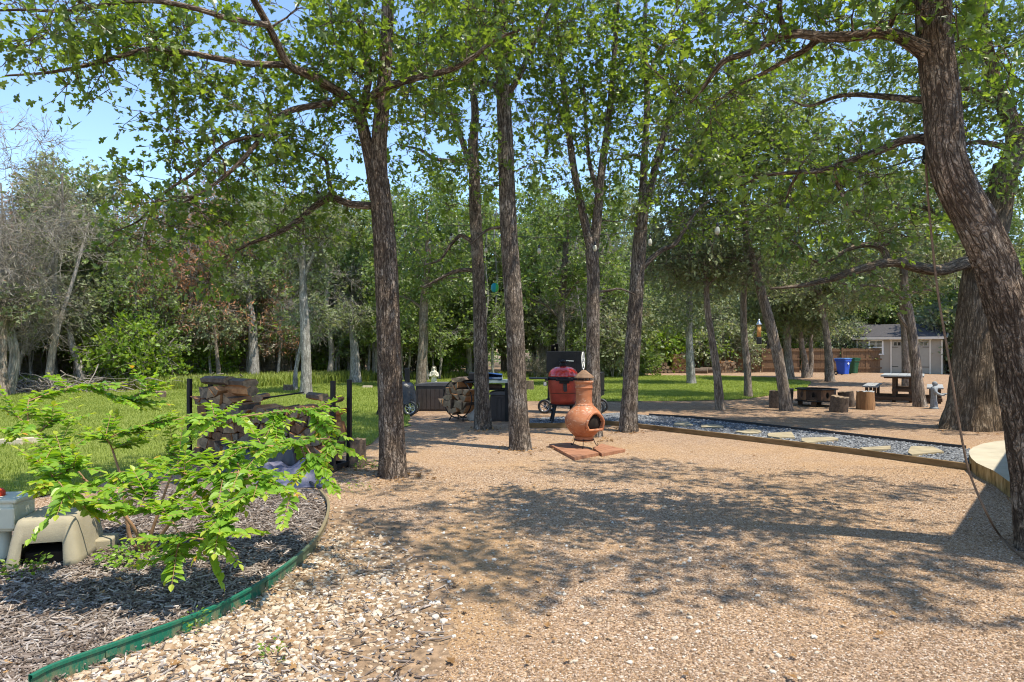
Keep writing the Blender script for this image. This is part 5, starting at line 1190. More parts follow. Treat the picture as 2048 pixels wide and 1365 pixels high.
# ================================================================= log stool helper
def stump(name, label, c, r, h, seed, rz=0.0, tilt=0.0, cat='stump', bark='log_bark', top='log_end'):
    g = np.random.default_rng(seed); n = 26; V = []; k = 6
    ph = g.uniform(0, 6.28, 4)
    for j in range(k + 1):
        z = h * j / k
        for i in range(n):
            a = 2 * PI * i / n
            rr = r * (1 + 0.06 * math.cos(2 * a + ph[0]) + 0.05 * math.cos(3 * a + ph[1]) + 0.03 * math.cos(7 * a + ph[2]) + 0.02 * g.normal()) * (1.06 - 0.06 * j / k)
            V.append((rr * math.cos(a), rr * math.sin(a), z + (0.01 * g.normal() if j == k else 0)))
    V.append((0, 0, h))
    root = thing(name, label, cat, c, rz)
    root.rotation_euler = (tilt, tilt * 0.5, rz)
    mb = MB(); mb.add(V, [(j * n + i, j * n + (i + 1) % n, (j + 1) * n + (i + 1) % n, (j + 1) * n + i) for j in range(k) for i in range(n)], 0, True)
    mb.build('bark', M[bark], root)
    T = [v for v in V[k * n:k * n + n]]; T = [(x, y, z + 0.003) for x, y, z in T] + [(0, 0, h + 0.006)]
    MB().add(T, [(i, (i + 1) % n, n) for i in range(n)]).build('cut_top', M[top], root)
    return root
stump('log_stump', 'upright cut log standing against the right end of the firewood rack', G(712, 932), 0.125, 0.335, 1, bark='log_bark')
stump('log_stump', 'small round stump with pale top in the tall grass by the thin slanting trunk', G(577, 783), 0.17, 0.22, 2)
stump('log_stump', 'short pale stump at the back of the left lawn under the lime bush', G(322, 797), 0.14, 0.2, 3)
stump('log_stool', 'round log seat left of the leaning cedar at the fire pit', G(1552, 816), 0.15, 0.43, 4)
stump('log_stool', 'dark log seat half hidden behind the leaning cedar', G(1572, 808), 0.17, 0.42, 5, 0.4, 0.1)
stump('log_stool', 'thick dark log seat leaning right in front of the fire pit', G(1676, 824), 0.2, 0.36, 6, 0.2, 0.12)
stump('log_stool', 'shadowed log seat behind the leaning one at the fire pit', G(1694, 813), 0.18, 0.38, 7, 0.8, -0.08)
stump('log_stool', 'golden split faced log seat between fire pit and picnic table', G(1731, 819), 0.19, 0.44, 8, 0.0, 0.0, 'stump', 'stump_split', 'tabletop')
stump('log_stump', 'tree stump on the lawn to the left of the red grill', G(1056, 781), 0.2, 0.34, 9)

# ================================================================= chiminea
CP = G(1168, 899); ch = thing('chiminea', 'weathered terracotta chiminea with open mouth on a low wire stand', 'chiminea', CP, 0)
prof = [(0.135, 0.085), (0.142, 0.1), (0.138, 0.15), (0.155, 0.165), (0.19, 0.2), (0.225, 0.24), (0.255, 0.285), (0.275, 0.33), (0.283, 0.365), (0.284, 0.4), (0.274, 0.44), (0.254, 0.485), (0.222, 0.53), (0.185, 0.57), (0.152, 0.60), (0.138, 0.615), (0.137, 0.63), (0.124, 0.645), (0.121, 0.70), (0.121, 0.78), (0.123, 0.86), (0.132, 0.868), (0.132, 0.885), (0.124, 0.892), (0.127, 0.94), (0.138, 0.95), (0.140, 0.975), (0.128, 0.985)]
pz = np.array(catmull(np.array([(r, 0, z) for r, z in prof]), 3)); n = 72; MA = math.radians(-90 + 33); MZ = 0.375
V = []; Fs = []
for r, _, z in pz:
    for k in range(n):
        a = 2 * PI * k / n; wob = 1 + 0.006 * math.cos(3 * a + z * 9)
        V.append((r * math.cos(a) * wob, r * math.sin(a) * wob, z))
def mouth(a, z):
    d = math.atan2(math.sin(a - MA), math.cos(a - MA)) * 0.28
    return z > 0.275 and (d / 0.15) ** 2 + (max(0, z - 0.34) / 0.175) ** 2 < 1
for i in range(len(pz) - 1):
    for k in range(n):
        a = 2 * PI * (k + 0.5) / n; z = (pz[i][2] + pz[i + 1][2]) / 2
        if not mouth(a, z): Fs.append((i * n + k, i * n + (k + 1) % n, (i + 1) * n + (k + 1) % n, (i + 1) * n + k))
body = MB().add(V, Fs, 0, True).build('pot', M['terracotta'], ch, solid=0.022)
MB().lathe([(0.11, 0.12), (0.2, 0.22), (0.25, 0.33), (0.25, 0.42), (0.2, 0.53), (0.11, 0.62), (0.1, 0.97)], n=40, caps=False).build('soot_lining', M['darkhole'], ch)
lp = []
for t in np.linspace(0, 1, 25): # arch then flat sill
    if t <= 0.72:
        b = PI * (t / 0.72); d = 0.156 * math.cos(b); z = 0.33 + 0.187 * math.sin(b)
        if t == 0: z = 0.27
    else:
        d = -0.156 + 0.312 * (t - 0.72) / 0.28; z = 0.268
    a = MA + d / 0.28; rr = np.interp(z, pz[:, 2], pz[:, 0]) + 0.012 + (0.028 if z < 0.3 else 0.008)
    lp.append((rr * math.cos(a), rr * math.sin(a), z))
lp.append(lp[0])
MB().tube(lp, 0.02, 10, caps=False).build('mouth_lip', M['terracotta'], ch)
MB().lathe([(0.150, 1.02), (0.150, 1.032), (0.11, 1.07), (0.065, 1.105), (0.03, 1.135), (0.008, 1.14)], n=40).build('rain_hat', M['claylid'], ch)
mb = MB()
for k in range(3):
    a = 2 * PI * k / 3 + 0.5; mb.bar((0.1 * math.cos(a), 0.1 * math.sin(a), 0.975), (0.1 * math.cos(a), 0.1 * math.sin(a), 1.025), 0.02)
mb.build('hat_foot', M['claylid'], ch)
st = MB().torus((0, 0, 0.105), 0.148, 0.006, 'Z', 40, 6)
for k in range(3):
    a = math.radians(-100) + 2 * PI * k / 3; c, s_ = math.cos(a), math.sin(a)
    st.tube(catmull(np.array([(0.15 * c, 0.15 * s_, 0.12), (0.175 * c, 0.175 * s_, 0.06), (0.205 * c, 0.205 * s_, 0.01), (0.225 * c, 0.225 * s_, 0.004), (0.235 * c, 0.235 * s_, 0.02), (0.22 * c, 0.22 * s_, 0.028)]), 4), 0.006, 6)
st.build('wire_stand', M['black_metal'], ch)
ch.location.z = 0.045
# wood deck tiles beneath
def tile(label, quad, seed):
    P = [G(*q)[:2] for q in quad]; g = np.random.default_rng(seed); c = np.mean(P, 0)
    mb = MB(); nb = 5
    for k in range(nb):
        a0, a1 = k / nb + 0.006, (k + 1) / nb - 0.006
        q = [P[0] + (P[1] - P[0]) * a0, P[0] + (P[1] - P[0]) * a1, P[3] + (P[2] - P[3]) * a1, P[3] + (P[2] - P[3]) * a0]
        mb.prism([p_ - c for p_ in q], 0.0, 0.042 + g.normal(0, 0.001))
    o = mb.build('deck_tile', M['deckwood'], None, 0.003); o.location = (c[0], c[1], 0.0)
    return tag(o, label, 'deck tile')
tile('larger reddish plank deck tile carrying the chiminea, on its left', [(1098, 894), (1149, 922), (1198, 912), (1139, 890)], 1)
tile('smaller reddish plank deck tile jutting right of the chiminea', [(1186, 901), (1204, 914), (1251, 905), (1203, 893)], 2)

# ================================================================= kamado grill
KP = G(1126, 846); KD = KP[1]; k_ = thing('kamado_grill', 'red egg shaped ceramic grill with black side shelves behind the chiminea', 'grill', KP, 0)
def kz(y): return H - (y - HY) * KD / F
R = 0.305
MB().lathe([(0.245, kz(808)), (0.262, kz(800)), (0.275, kz(788)), (0.28, kz(786)), (0.285, kz(784)), (0.295, kz(774)), (0.302, kz(762)), (0.302, kz(757))], n=48).build('base', M['reddark'], k_)
MB().torus((0, 0, kz(786)), 0.279, 0.006, 'Z', 48, 6).build('seam', M['rusty'], k_)
h0 = kz(754); hd = kz(733) - h0
MB().lathe([(R * math.cos(t) ** 0.7 if t < 1.55 else 0.03, h0 + hd * math.sin(t)) for t in np.linspace(0, 1.56, 14)], n=48).build('lid', M['redglaze'], k_)
MB().lathe([(R + 0.004, kz(760)), (R + 0.012, kz(759)), (R + 0.012, kz(755)), (R + 0.004, kz(753.5))], n=48).build('band', M['black_metal'], k_)
mb = MB().lathe([(0.072, kz(733.5)), (0.072, kz(729)), (0.055, kz(728)), (0.055, kz(725)), (0.085, kz(724.5)), (0.085, kz(723)), (0.03, kz(721)), (0.02, kz(719))], n=20); mb.build('top_vent', M['black_metal'], k_)
mb = MB().bar((-0.17, -R - 0.09, kz(759)), (0.17, -R - 0.09, kz(759)), 0.035).bar((-0.15, -R, kz(757)), (-0.15, -R - 0.09, kz(759)), 0.03).bar((0.15, -R, kz(757)), (0.15, -R - 0.09, kz(759)), 0.03); mb.box((0, -R - 0.035, kz(763)), (0.2, 0.06, 0.06)); mb.build('handle', M['black_metal'], k_, 0.004)
MB().box((0.02, -R - 0.01, kz(773)), (0.075, 0.05, 0.14)).box((0.02, -R - 0.03, kz(779)), (0.05, 0.03, 0.06)).build('latch', M['black_plastic'], k_, 0.006)
for s in (-1, 1):
    MB().box((s * (R + 0.2), 0.02, kz(757)), (0.36, 0.42, 0.022)).box((s * (R + 0.03), -0.08, kz(759)), (0.06, 0.05, 0.06)).box((s * (R + 0.03), 0.12, kz(759)), (0.06, 0.05, 0.06)).build('side_shelf', M['black_plastic'], k_, 0.006)
mb = MB().torus((0, 0, kz(809)), 0.27, 0.014, 'Z', 40, 8)
mb.build('stand_ring', M['black_metal'], k_)
for sx, sy in ((-1, -1), (1, -1), (-1, 1), (1, 1)):
    l_ = MB().bar((sx * 0.16, sy * 0.16, kz(809)), (sx * 0.23, sy * 0.23, 0.05), 0.035).build('leg', M['black_metal'], k_)
    MB().torus((sx * 0.24, sy * 0.24, 0.035), 0.03, 0.014, 'X', 16, 8).build('caster', M['black_plastic'], l_)
MB().box((-0.36, 0.05, kz(768)), (0.07, 0.06, 0.09)).build('ash_tool_holder', M['steel'], k_, 0.01)

# ================================================================= big black smoker
SD = 15.6; SP = (X(1135, SD), SD, 0); sm = thing('offset_smoker', 'large black box smoker on wheels with a round star emblem on its end', 'smoker', SP, -0.28)
def sz(y): return H - (y - HY) * SD / F
def sx(p): return X(p, SD) - SP[0]
W0, W1 = sx(1097), sx(1156)
MB().box(((W0 + W1) / 2, 0.0, (sz(703) + sz(746)) / 2), (W1 - W0, 0.55, sz(703) - sz(746))).build('chamber', M['black_metal'], sm, 0.008)
e_x = W1
em = MB().box((e_x + 0.06, 0.0, (sz(703) + sz(745)) / 2), (0.12, 0.54, sz(704) - sz(746))).build('end_door', M['black_metal'], sm, 0.006)
# emblem: ring and star outline on the front face of the end section and on its end
zc = sz(722)
ring = MB().torus((e_x + 0.122, -0.0, zc), 0.2, 0.012, 'X', 36, 6)
pts = [(0.19 * math.sin(2 * PI * k * 2 / 5), 0.19 * math.cos(2 * PI * k * 2 / 5)) for k in range(6)]
for a, b in zip(pts[:-1], pts[1:]):
    ring.bar((e_x + 0.124, a[0], zc + a[1]), (e_x + 0.124, b[0], zc + b[1]), 0.012)
ring.build('star_emblem', M['lens'], em)
ring = MB().torus((0, -0.285, 0), 0.095, 0.007, 'Y', 36, 6)
MB().bar((sx(1138), -0.33, sz(721)), (sx(1153), -0.33, sz(722)), 0.022).bar((sx(1140), -0.33, sz(721)), (sx(1140), -0.27, sz(721)), 0.015).bar((sx(1151), -0.33, sz(722)), (sx(1151), -0.27, sz(722)), 0.015).build('door_handle', M['steel'], sm)
for p_, h_, w_ in ((1104, 692, 0.1), (1112, 689, 0.07)):
    MB().lathe([(w_ / 2, sz(704)), (w_ / 2, sz(h_)), (w_ / 2 + 0.01, sz(h_)), (w_ / 2 + 0.01, sz(h_) + 0.02)], (sx(p_), 0.05, 0), 14).build('chimney', M['black_metal'], sm)
MB().box((sx(1186), 0.0, (sz(744) + sz(790)) / 2), (sx(1206) - sx(1166), 0.5, sz(744) - sz(790))).build('firebox', M['black_metal'], sm, 0.01)
MB().box((sx(1142), 0.0, sz(777)), (sx(1180) - sx(1102), 0.5, 0.03)).build('lower_shelf', M['black_metal'], sm)
for p_ in (1101, 1160):
    for s in (-1, 1): MB().box((sx(p_), s * 0.24, sz(746) / 2 + 0.06), (0.04, 0.04, sz(746) - 0.1)).build('leg', M['black_metal'], sm)
MB().bar((sx(1206), -0.1, sz(779)), (sx(1213), -0.1, sz(779)), 0.02).build('tow_handle', M['black_metal'], sm)
def wheel(parent, c, r, rim_mat='steel', spokes=7, axis='Y'):
    o = MB().torus(c, r * 0.83, r * 0.17, axis, 32, 10).build('wheel', M['black_plastic'], parent)
    mb = MB().torus(c, r * 0.66, r * 0.06, axis, 32, 6).torus(c, r * 0.14, r * 0.07, axis, 16, 6)
    for k in range(spokes):
        a = 2 * PI * k / spokes; dx, dz = math.cos(a), math.sin(a)
        q = lambda f: (c[0] + dx * r * f, c[1], c[2] + dz * r * f) if axis == 'Y' else (c[0], c[1] + dx * r * f, c[2] + dz * r * f)
        mb.bar(q(0.14), q(0.66), r * 0.1)
    mb.build('rim', M[rim_mat], o); return o
for p_ in (1094, 1199):
    for s in (-1, 1): wheel(sm, (sx(p_), s * 0.3, 0.165), 0.165)

# ================================================================= covered grill, deck boxes, griddle
CG = G(800, 830); cg = thing('covered_grill', 'barrel grill under a shiny black cover with a spoked wheel, half behind the near oak', 'grill', CG, 0.0)
CD = CG[1]
def cx_(p): return X(p, CD) - CG[0]
def cz(y): return H - (y - HY) * CD / F
g = np.random.default_rng(3); n = 40; V = []; rings = [(0.0, cz(764)), (0.22, cz(764.5)), (0.36, cz(768)), (0.40, cz(780)), (0.46, cz(790)), (0.49, cz(799)), (0.5, cz(806))]
for i, (r, z) in enumerate(rings):
    for k in range(n):
        a = 2 * PI * k / n; f = 1 + 0.035 * math.sin(9 * a + i) * (i / 6) + 0.02 * math.sin(17 * a)
        V.append((r * f * math.copysign(abs(math.cos(a)) ** 0.7, math.cos(a)) * 0.72 + cx_(808) * 0.6, r * f * math.copysign(abs(math.sin(a)) ** 0.7, math.sin(a)) * 0.62, z + 0.012 * math.sin(5 * a + i)))
MB().add(V, [(i * n + k, i * n + (k + 1) % n, (i + 1) * n + (k + 1) % n, (i + 1) * n + k)[::-1] for i in range(6) for k in range(n)], 0, True).build('cover', M['black_cover'], cg, subsurf=1)
MB().box((cx_(814), 0.05, (cz(738) + cz(770)) / 2), (0.11, 0.11, cz(738) - cz(772))).build('chimney', M['black_metal'], cg, 0.006)
wheel(cg, (cx_(823), -0.26, 0.17), 0.17); wheel(cg, (cx_(823), 0.22, 0.17), 0.17)
for s in (-0.24, 0.22):
    MB().bar((cx_(772), s, cz(795)), (cx_(757), s, 0.0), 0.05).build('leg', M['black_metal'], cg)
    MB().bar((cx_(815), s, cz(800)), (cx_(822), s, 0.18), 0.04).build('leg', M['black_metal'], cg)
def deck_box(label, c, w_, d_, h_, rz=0.0):
    b = thing('deck_box', label, 'deck box', c, rz)
    MB().box((0, 0, h_ * 0.44), (w_, d_, h_ * 0.88)).build('body', M['brown_resin'], b, 0.012)
    mb = MB(); nb = max(4, int(w_ / 0.11))
    for k in range(nb):
        x_ = -w_ / 2 + 0.05 + (w_ - 0.1) * (k + 0.5) / nb; mb.box((x_, -d_ / 2 - 0.004, h_ * 0.43), ((w_ - 0.1) / nb - 0.012, 0.014, h_ * 0.72))
    for s in (-1, 1):
        for k in range(4): mb.box((s * (w_ / 2 + 0.004), -d_ / 2 + 0.06 + (d_ - 0.12) * (k + 0.5) / 4, h_ * 0.43), (0.014, (d_ - 0.12) / 4 - 0.012, h_ * 0.72))
    mb.build('slat_panel', M['brown_resin'], b, 0.004)
    V = []; 
    n = 10
    prof_ = [(-w_ / 2 - 0.02, h_ * 0.885)] + [(-w_ / 2 - 0.02 + (w_ + 0.04) * t, h_ * 0.93 + h_ * 0.07 * math.sin(PI * t) ** 0.5) for t in np.linspace(0, 1, n)] + [(w_ / 2 + 0.02, h_ * 0.885)]
    m = len(prof_); V = [(x_, -d_ / 2 - 0.02, z_) for x_, z_ in prof_] + [(x_, d_ / 2 + 0.02, z_) for x_, z_ in prof_]
    MB().add(V, [tuple(range(m)), tuple(range(2 * m - 1, m - 1, -1))] + [((i + 1) % m, i, m + i, m + (i + 1) % m) for i in range(m)]).build('lid', M['resin_lid'], b)
    return b
deck_box('dark brown slatted deck box between the covered grill and the round log hoop', (X(886, 16.2), 16.3, 0), 1.25, 0.6, 0.68, -0.06)
GD = 13.75; gt = thing('griddle_table', 'black outdoor griddle table with pale shelf and propped blue lid, behind the slender oak', 'outdoor kitchen', (X(972, GD), GD + 0.3, 0), 0.0)
def gx(p): return X(p, GD) - X(972, GD)
def gz(y): return H - (y - HY) * GD / F
MB().box(((gx(928) + gx(966)) / 2, 0, gz(765)), (gx(966) - gx(928), 0.62, 0.035)).build('side_table', M['black_metal'], gt, 0.004)
MB().box(((gx(966) + gx(1018)) / 2 + 0.005, 0, gz(764)), (gx(1018) - gx(966), 0.66, 0.05)).build('pale_shelf', M['glasstop'], gt, 0.006)
MB().box(((gx(936) + gx(962)) / 2, 0.02, gz(754)), (gx(962) - gx(936), 0.42, gz(747) - gz(761))).build('burner_box', M['black_metal'], gt, 0.01)
M1 = Matrix.Rotation(math.radians(-12), 3, 'X') @ Matrix.Rotation(math.radians(6), 3, 'Y')
MB().box(((gx(962) + gx(1008)) / 2, 0.0, gz(753)), (gx(1006) - gx(966), 0.56, 0.03), M1).box(((gx(962) + gx(1008)) / 2, 0, gz(757)), (gx(1006) - gx(968), 0.5, 0.05)).build('griddle_lid', M['bluelid'], gt, 0.006)
for p_ in (932, 958, 1013):
    for s in (-0.27, 0.27):
        if p_ == 932: continue
        MB().box((gx(p_), s, gz(767) / 2), (0.06, 0.05, gz(767))).build('leg', M['black_metal'], gt)
MB().box((gx(987), 0, gz(780)), (gx(1012) - gx(962), 0.5, 0.025)).build('undershelf', M['black_metal'], gt)
MB().box((gx(987), -0.02, gz(775)), (0.34, 0.3, 0.09)).build('griddle_tray', M['rusty'], gt, 0.02)
deck_box('dark brown slatted storage box beneath the griddle table', (X(1003, 13.9), 14.05, 0), 0.46, 0.5, 0.62, 0.0)
tk = thing('propane_tank', 'pale propane tank standing under the left end of the griddle table', 'gas tank', (X(946, 13.9), 14.0, 0), 0)
MB().lathe([(0.11, 0.0), (0.115, 0.03), (0.13, 0.05), (0.145, 0.09), (0.15, 0.14), (0.15, 0.30), (0.14, 0.36), (0.1, 0.40), (0.03, 0.42)], n=28).build('tank', M['tank'], tk)
MB().lathe([(0.095, 0.39), (0.1, 0.48)], n=24, caps=False).build('collar', M['tank'], tk, solid=0.006)
MB().lathe([(0.025, 0.41), (0.025, 0.46), (0.015, 0.47)], n=12).build('valve', M['steel'], tk)

# ================================================================= fire pit
FP = G(1633, 812); FD = FP[1]; fp = thing('fire_pit', 'scorched octagonal steel fire pit with cut out shapes among the log seats', 'fire pit', FP, 0.2)
R0 = 0.48
mb = MB(); n = 8
def oc(r, k): a = 2 * PI * (k + 0.5) / n; return np.array([r * math.cos(a), r * math.sin(a)])
for k in range(n):   # each side panel is built round a diamond shaped opening
    a, b = oc(R0, k), oc(R0, k + 1); c = (a + b) / 2; t = (b - a) / 2
    nrm = np.append(unit(c), 0)
    def P(s, z): q = c + t * s; return np.array([q[0], q[1], z])
    z0, z1 = 0.16, 0.43; zm = 0.3
    outer = [P(-1, z0), P(0, z0), P(1, z0), P(1, zm), P(1, z1), P(0, z1), P(-1, z1), P(-1, zm)]
    hole = [P(-0.17, zm - 0.06), P(0, zm - 0.085), P(0.17, zm - 0.06), P(0.3, zm), P(0.17, zm + 0.06), P(0, zm + 0.085), P(-0.17, zm + 0.06), P(-0.3, zm)]
    V = outer + hole + [p_ - nrm * 0.012 for p_ in outer] + [p_ - nrm * 0.012 for p_ in hole]
    Fs = []
    for i in range(8):
        j = (i + 1) % 8
        Fs += [(i, j, 8 + j, 8 + i), (16 + j, 16 + i, 24 + i, 24 + j), (8 + i, 8 + j, 24 + j, 24 + i)]
    mb.add(V, Fs, k % 2)
mb.build('side_panel', [M['rusty'], M['rustorange']], fp)
mb = MB(); V = [np.append(oc(r, k), z) for r, z in ((R0 - 0.1, 0.435), (R0 + 0.06, 0.435), (R0 + 0.06, 0.46), (R0 - 0.1, 0.46)) for k in range(n)]
mb.add(V, [(i * n + k, i * n + (k + 1) % n, ((i + 1) % 4) * n + (k + 1) % n, ((i + 1) % 4) * n + k) for i in range(4) for k in range(n)]).build('rim', M['black_metal'], fp)
mb = MB(); V = [np.append(oc(r, k), z) for r, z in ((R0 - 0.05, 0.13), (R0 + 0.07, 0.13), (R0 + 0.07, 0.155), (R0 - 0.05, 0.155)) for k in range(n)]
mb.add(V, [(i * n + k, i * n + (k + 1) % n, ((i + 1) % 4) * n + (k + 1) % n, ((i + 1) % 4) * n + k) for i in range(4) for k in range(n)]).build('lower_ring', M['black_metal'], fp)
MB().lathe([(R0 - 0.03, 0.16), (R0 - 0.06, 0.2), (0.1, 0.165)], n=24).build('ash_pan', M['darkhole'], fp)
for k in range(4):
    a = PI / 4 + PI / 2 * k; MB().box((0.4 * math.cos(a), 0.4 * math.sin(a), 0.065), (0.11, 0.11, 0.13), a).build('leg', M['tablewood'], fp, 0.005)

# ================================================================= picnic table
TP = (X(1806, 19.3), 19.3, 0); tb = thing('picnic_table', 'dark timber picnic table with weathered grey top and attached benches', 'picnic table', TP, -0.56)
mb = MB()
for k in range(5): mb.box((-0.42 + 0.21 * k, 0.1, 0.735), (0.2, 2.0, 0.045))
mb.build('top', M['tabletop'], tb, 0.004)
for s in (-1, 1):
    mb = MB()
    for k in range(2): mb.box((s * 0.78 + (k - 0.5) * 0.2, 0.1, 0.425), (0.19, 2.0, 0.045))
    mb.build('bench', M['tabletop'], tb, 0.004)
for y_ in (-0.68, 0.86):
    for x_ in (-0.2, 0.2): MB().box((x_, y_, 0.36), (0.085, 0.09, 0.71)).build('table_leg', M['tablewood'], tb, 0.004)
    for x_ in (-0.88, -0.68, 0.68, 0.88): MB().box((x_, y_, 0.2), (0.08, 0.09, 0.4)).build('bench_leg', M['tablewood'], tb, 0.004)
    MB().box((0, y_ - 0.09, 0.1), (1.9, 0.07, 0.1)).build('base_beam', M['tablewood'], tb, 0.004)
    MB().box((0, y_ - 0.085, 0.34), (0.5, 0.06, 0.08)).box((0, y_, 0.69), (0.9, 0.07, 0.05)).build('cross_beam', M['tablewood'], tb, 0.004)

# ================================================================= statues
def statue(name, label, c, h, mat, rz=0.0, arms=True):
    root = thing(name, label, 'statue', c, rz)
    s = h / 0.66; mb = MB()
    V = []; n = 24
    rings_ = [(0.12, 0.0, 0.0), (0.125, 0.02, 0), (0.098, 0.045, 0), (0.1, 0.08, 0.0), (0.085, 0.2, 0.006), (0.078, 0.32, 0.004), (0.086, 0.42, 0), (0.098, 0.485, -0.004), (0.088, 0.52, -0.008), (0.05, 0.54, -0.008), (0.032, 0.552, -0.01), (0.034, 0.565, -0.01)]
    for i, (r, z, dy) in enumerate(rings_):
        for k in range(n):
            a = 2 * PI * k / n; f = 1 + (0.05 * math.cos(8 * a + i * 0.15) if 2 < i < 8 else 0)
            V.append((r * f * math.cos(a) * s, (r * 0.8 * f * math.sin(a) + dy) * s, z * s))
    mb.add(V, [(i * n + k, i * n + (k + 1) % n, (i + 1) * n + (k + 1) % n, (i + 1) * n + k) for i in range(len(rings_) - 1) for k in range(n)] + [tuple(range(n - 1, -1, -1)), tuple((len(rings_) - 1) * n + k for k in range(n))], 0, True)
    mb.lathe([(0.012, -0.06), (0.036, -0.052), (0.048, -0.025), (0.054, 0.0), (0.052, 0.022), (0.042, 0.046), (0.02, 0.058), (0.004, 0.061)], (0, -0.012 * s, 0.607 * s), 18, squash=(0.92, 1.05))
    # brow, nose, chin
    mb.box((0, -0.07 * s, 0.6 * s), (0.016 * s, 0.03 * s, 0.03 * s)); mb.box((0, -0.062 * s, 0.572 * s), (0.035 * s, 0.02 * s, 0.016 * s)); mb.box((0, -0.058 * s, 0.622 * s), (0.06 * s, 0.02 * s, 0.01 * s))
    for sd in (-1, 1):
        sh = (sd * 0.085 * s, 0, 0.48 * s)
        if arms: pts = [sh, (sd * 0.11 * s, -0.03 * s, 0.40 * s), (sd * 0.085 * s, -0.12 * s, 0.345 * s), (sd * 0.05 * s, -0.21 * s, 0.345 * s)]
        else: pts = [sh, (sd * 0.115 * s, -0.02 * s, 0.39 * s), (sd * 0.07 * s, -0.085 * s, 0.38 * s), (sd * 0.012 * s, -0.11 * s, 0.44 * s)]
        mb.tube(catmull(np.array(pts), 5), np.linspace(0.04, 0.026, 16) * s, 10)
        e = np.array(pts[-1]); d = unit(e - np.array(pts[-2]))
        for f in range(5):
            o_ = np.array([(f - 2) * 0.007, 0, 0.004 if f < 4 else 0.012]) * s
            mb.tube([e + o_ - d * 0.01 * s, e + o_ + d * (0.022 + 0.004 * (2 - abs(f - 2))) * s, e + o_ + d * (0.034 + 0.004 * (2 - abs(f - 2))) * s + np.array([0, 0, 0.005]) * s], 0.0055 * s, 6)
    mb.build('robed_figure', M[mat], root, remesh=0.0058 * s)
    if arms:
        MB().lathe([(0.02, 0.0), (0.07, 0.012), (0.09, 0.03), (0.082, 0.03), (0.06, 0.016), (0.0, 0.01)], (0, -0.25 * s, 0.35 * s), 24).build('bowl', M[mat], root)
    else:
        V = []; n = 20
        for i, (r, z) in enumerate(((0.075, 0.38), (0.088, 0.47), (0.07, 0.54), (0.062, 0.6), (0.058, 0.64), (0.03, 0.675), (0.002, 0.68))):
            for k in range(n):
                a = PI * 0.05 + PI * 0.9 * k / (n - 1); V.append((r * 1.1 * math.cos(a) * s, (r * math.sin(a) * 1.05 - 0.005) * s, z * s))
        MB().add(V, [(i * n + k, i * n + k + 1, (i + 1) * n + k + 1, (i + 1) * n + k) for i in range(6) for k in range(n - 1)], 0, True).build('veil', M[mat], root, solid=0.008)
    return root
statue('garden_statue', 'small grey robed statue holding out a bowl beside the picnic table', G(1868, 818), 0.68, 'stone', 1.15)
statue('garden_statue', 'pale veiled statue with folded hands far behind the deck box', G(868, 777), 0.82, 'palestone', 0.1, False)

# ================================================================= shed
SO = (22.05, 42.6, 0.0); shd = thing('garden_shed', 'grey garden shed with cream trim, double doors and dark shingle roof', 'shed', SO, math.radians(-40))
SW, SDp, SH_, SR = 4.55, 3.0, 2.28, 2.98
mb = MB(); V = [(0, 0, -0.02), (SW, 0, -0.02), (SW, SDp, -0.02), (0, SDp, -0.02), (0, 0, SH_), (SW, 0, SH_), (SW, SDp, SH_), (0, SDp, SH_), (0, SDp / 2, SR), (SW, SDp / 2, SR)]
mb.add(V, [(0, 1, 5, 4), (1, 2, 6, 9, 5), (2, 3, 7, 6), (3, 0, 4, 8, 7)]).build('wall', M['siding'], shd)
ov = 0.25; sl = (SR - SH_) / (SDp / 2)
mb = MB()
for s in (-1, 1):
    y0, y1 = (-ov, SDp / 2) if s < 0 else (SDp + ov, SDp / 2)
    z0 = SH_ - sl * ov + 0.03; z1 = SR + 0.03
    q = [(-ov, y0, z0), (SW + ov, y0, z0), (SW + ov, y1, z1), (-ov, y1, z1)]
    if s > 0: q = q[::-1]
    V = q + [(a, b, c + 0.06) for a, b, c in q]
    mb.add(V, [(3, 2, 1, 0), (4, 5, 6, 7), (0, 1, 5, 4), (1, 2, 6, 5), (2, 3, 7, 6), (3, 0, 4, 7)])
rf = mb.build('roof', M['shingle'], shd)
fb = MB().box((SW / 2, -ov - 0.015, SH_ - sl * ov - 0.01), (SW + 2 * ov, 0.025, 0.15))
for s in (0, 1):
    xx = SW + ov + 0.013 if s else -ov - 0.013
    for a, b in ((-ov, SDp / 2), (SDp + ov, SDp / 2)):
        fb.bar((xx, a, SH_ - sl * ov + 0.0), (xx, b, SR + 0.0), 0.14, 0.025)
fb.build('fascia', M['trim'], rf)
mb = MB()
for x_, y_ in ((-0.012, -0.012), (SW + 0.012, -0.012)):
    mb.box((x_, y_, SH_ / 2 - 0.1), (0.09, 0.03, SH_ - 0.2)).box((x_ + (0.02 if x_ > 1 else -0.02), 0.045, SH_ / 2 - 0.1), (0.03, 0.09, SH_ - 0.2))
mb.build('corner_trim', M['trim'], shd)
wn = MB().box((1.065, -0.012, 1.59), (0.7, 0.02, 0.82)).build('window', M['glass'], shd)
mb = MB()
for a, b, c, d in ((0.69, 1.59, 0.09, 0.9), (1.44, 1.59, 0.09, 0.9), (1.065, 2.03, 0.84, 0.07), (1.065, 1.15, 0.9, 0.07)): mb.box((a, -0.028, b), (c, 0.05, d))
mb.build('window_frame', M['whitetrim'], wn)
mb = MB().box((1.065, -0.03, 1.59), (0.72, 0.03, 0.05)).box((1.065, -0.027, 1.8), (0.025, 0.02, 0.4)).box((1.065, -0.026, 1.8), (0.7, 0.018, 0.02)).box((1.065, -0.027, 1.36), (0.02, 0.018, 0.4))
mb.build('sash', M['whitetrim'], wn)
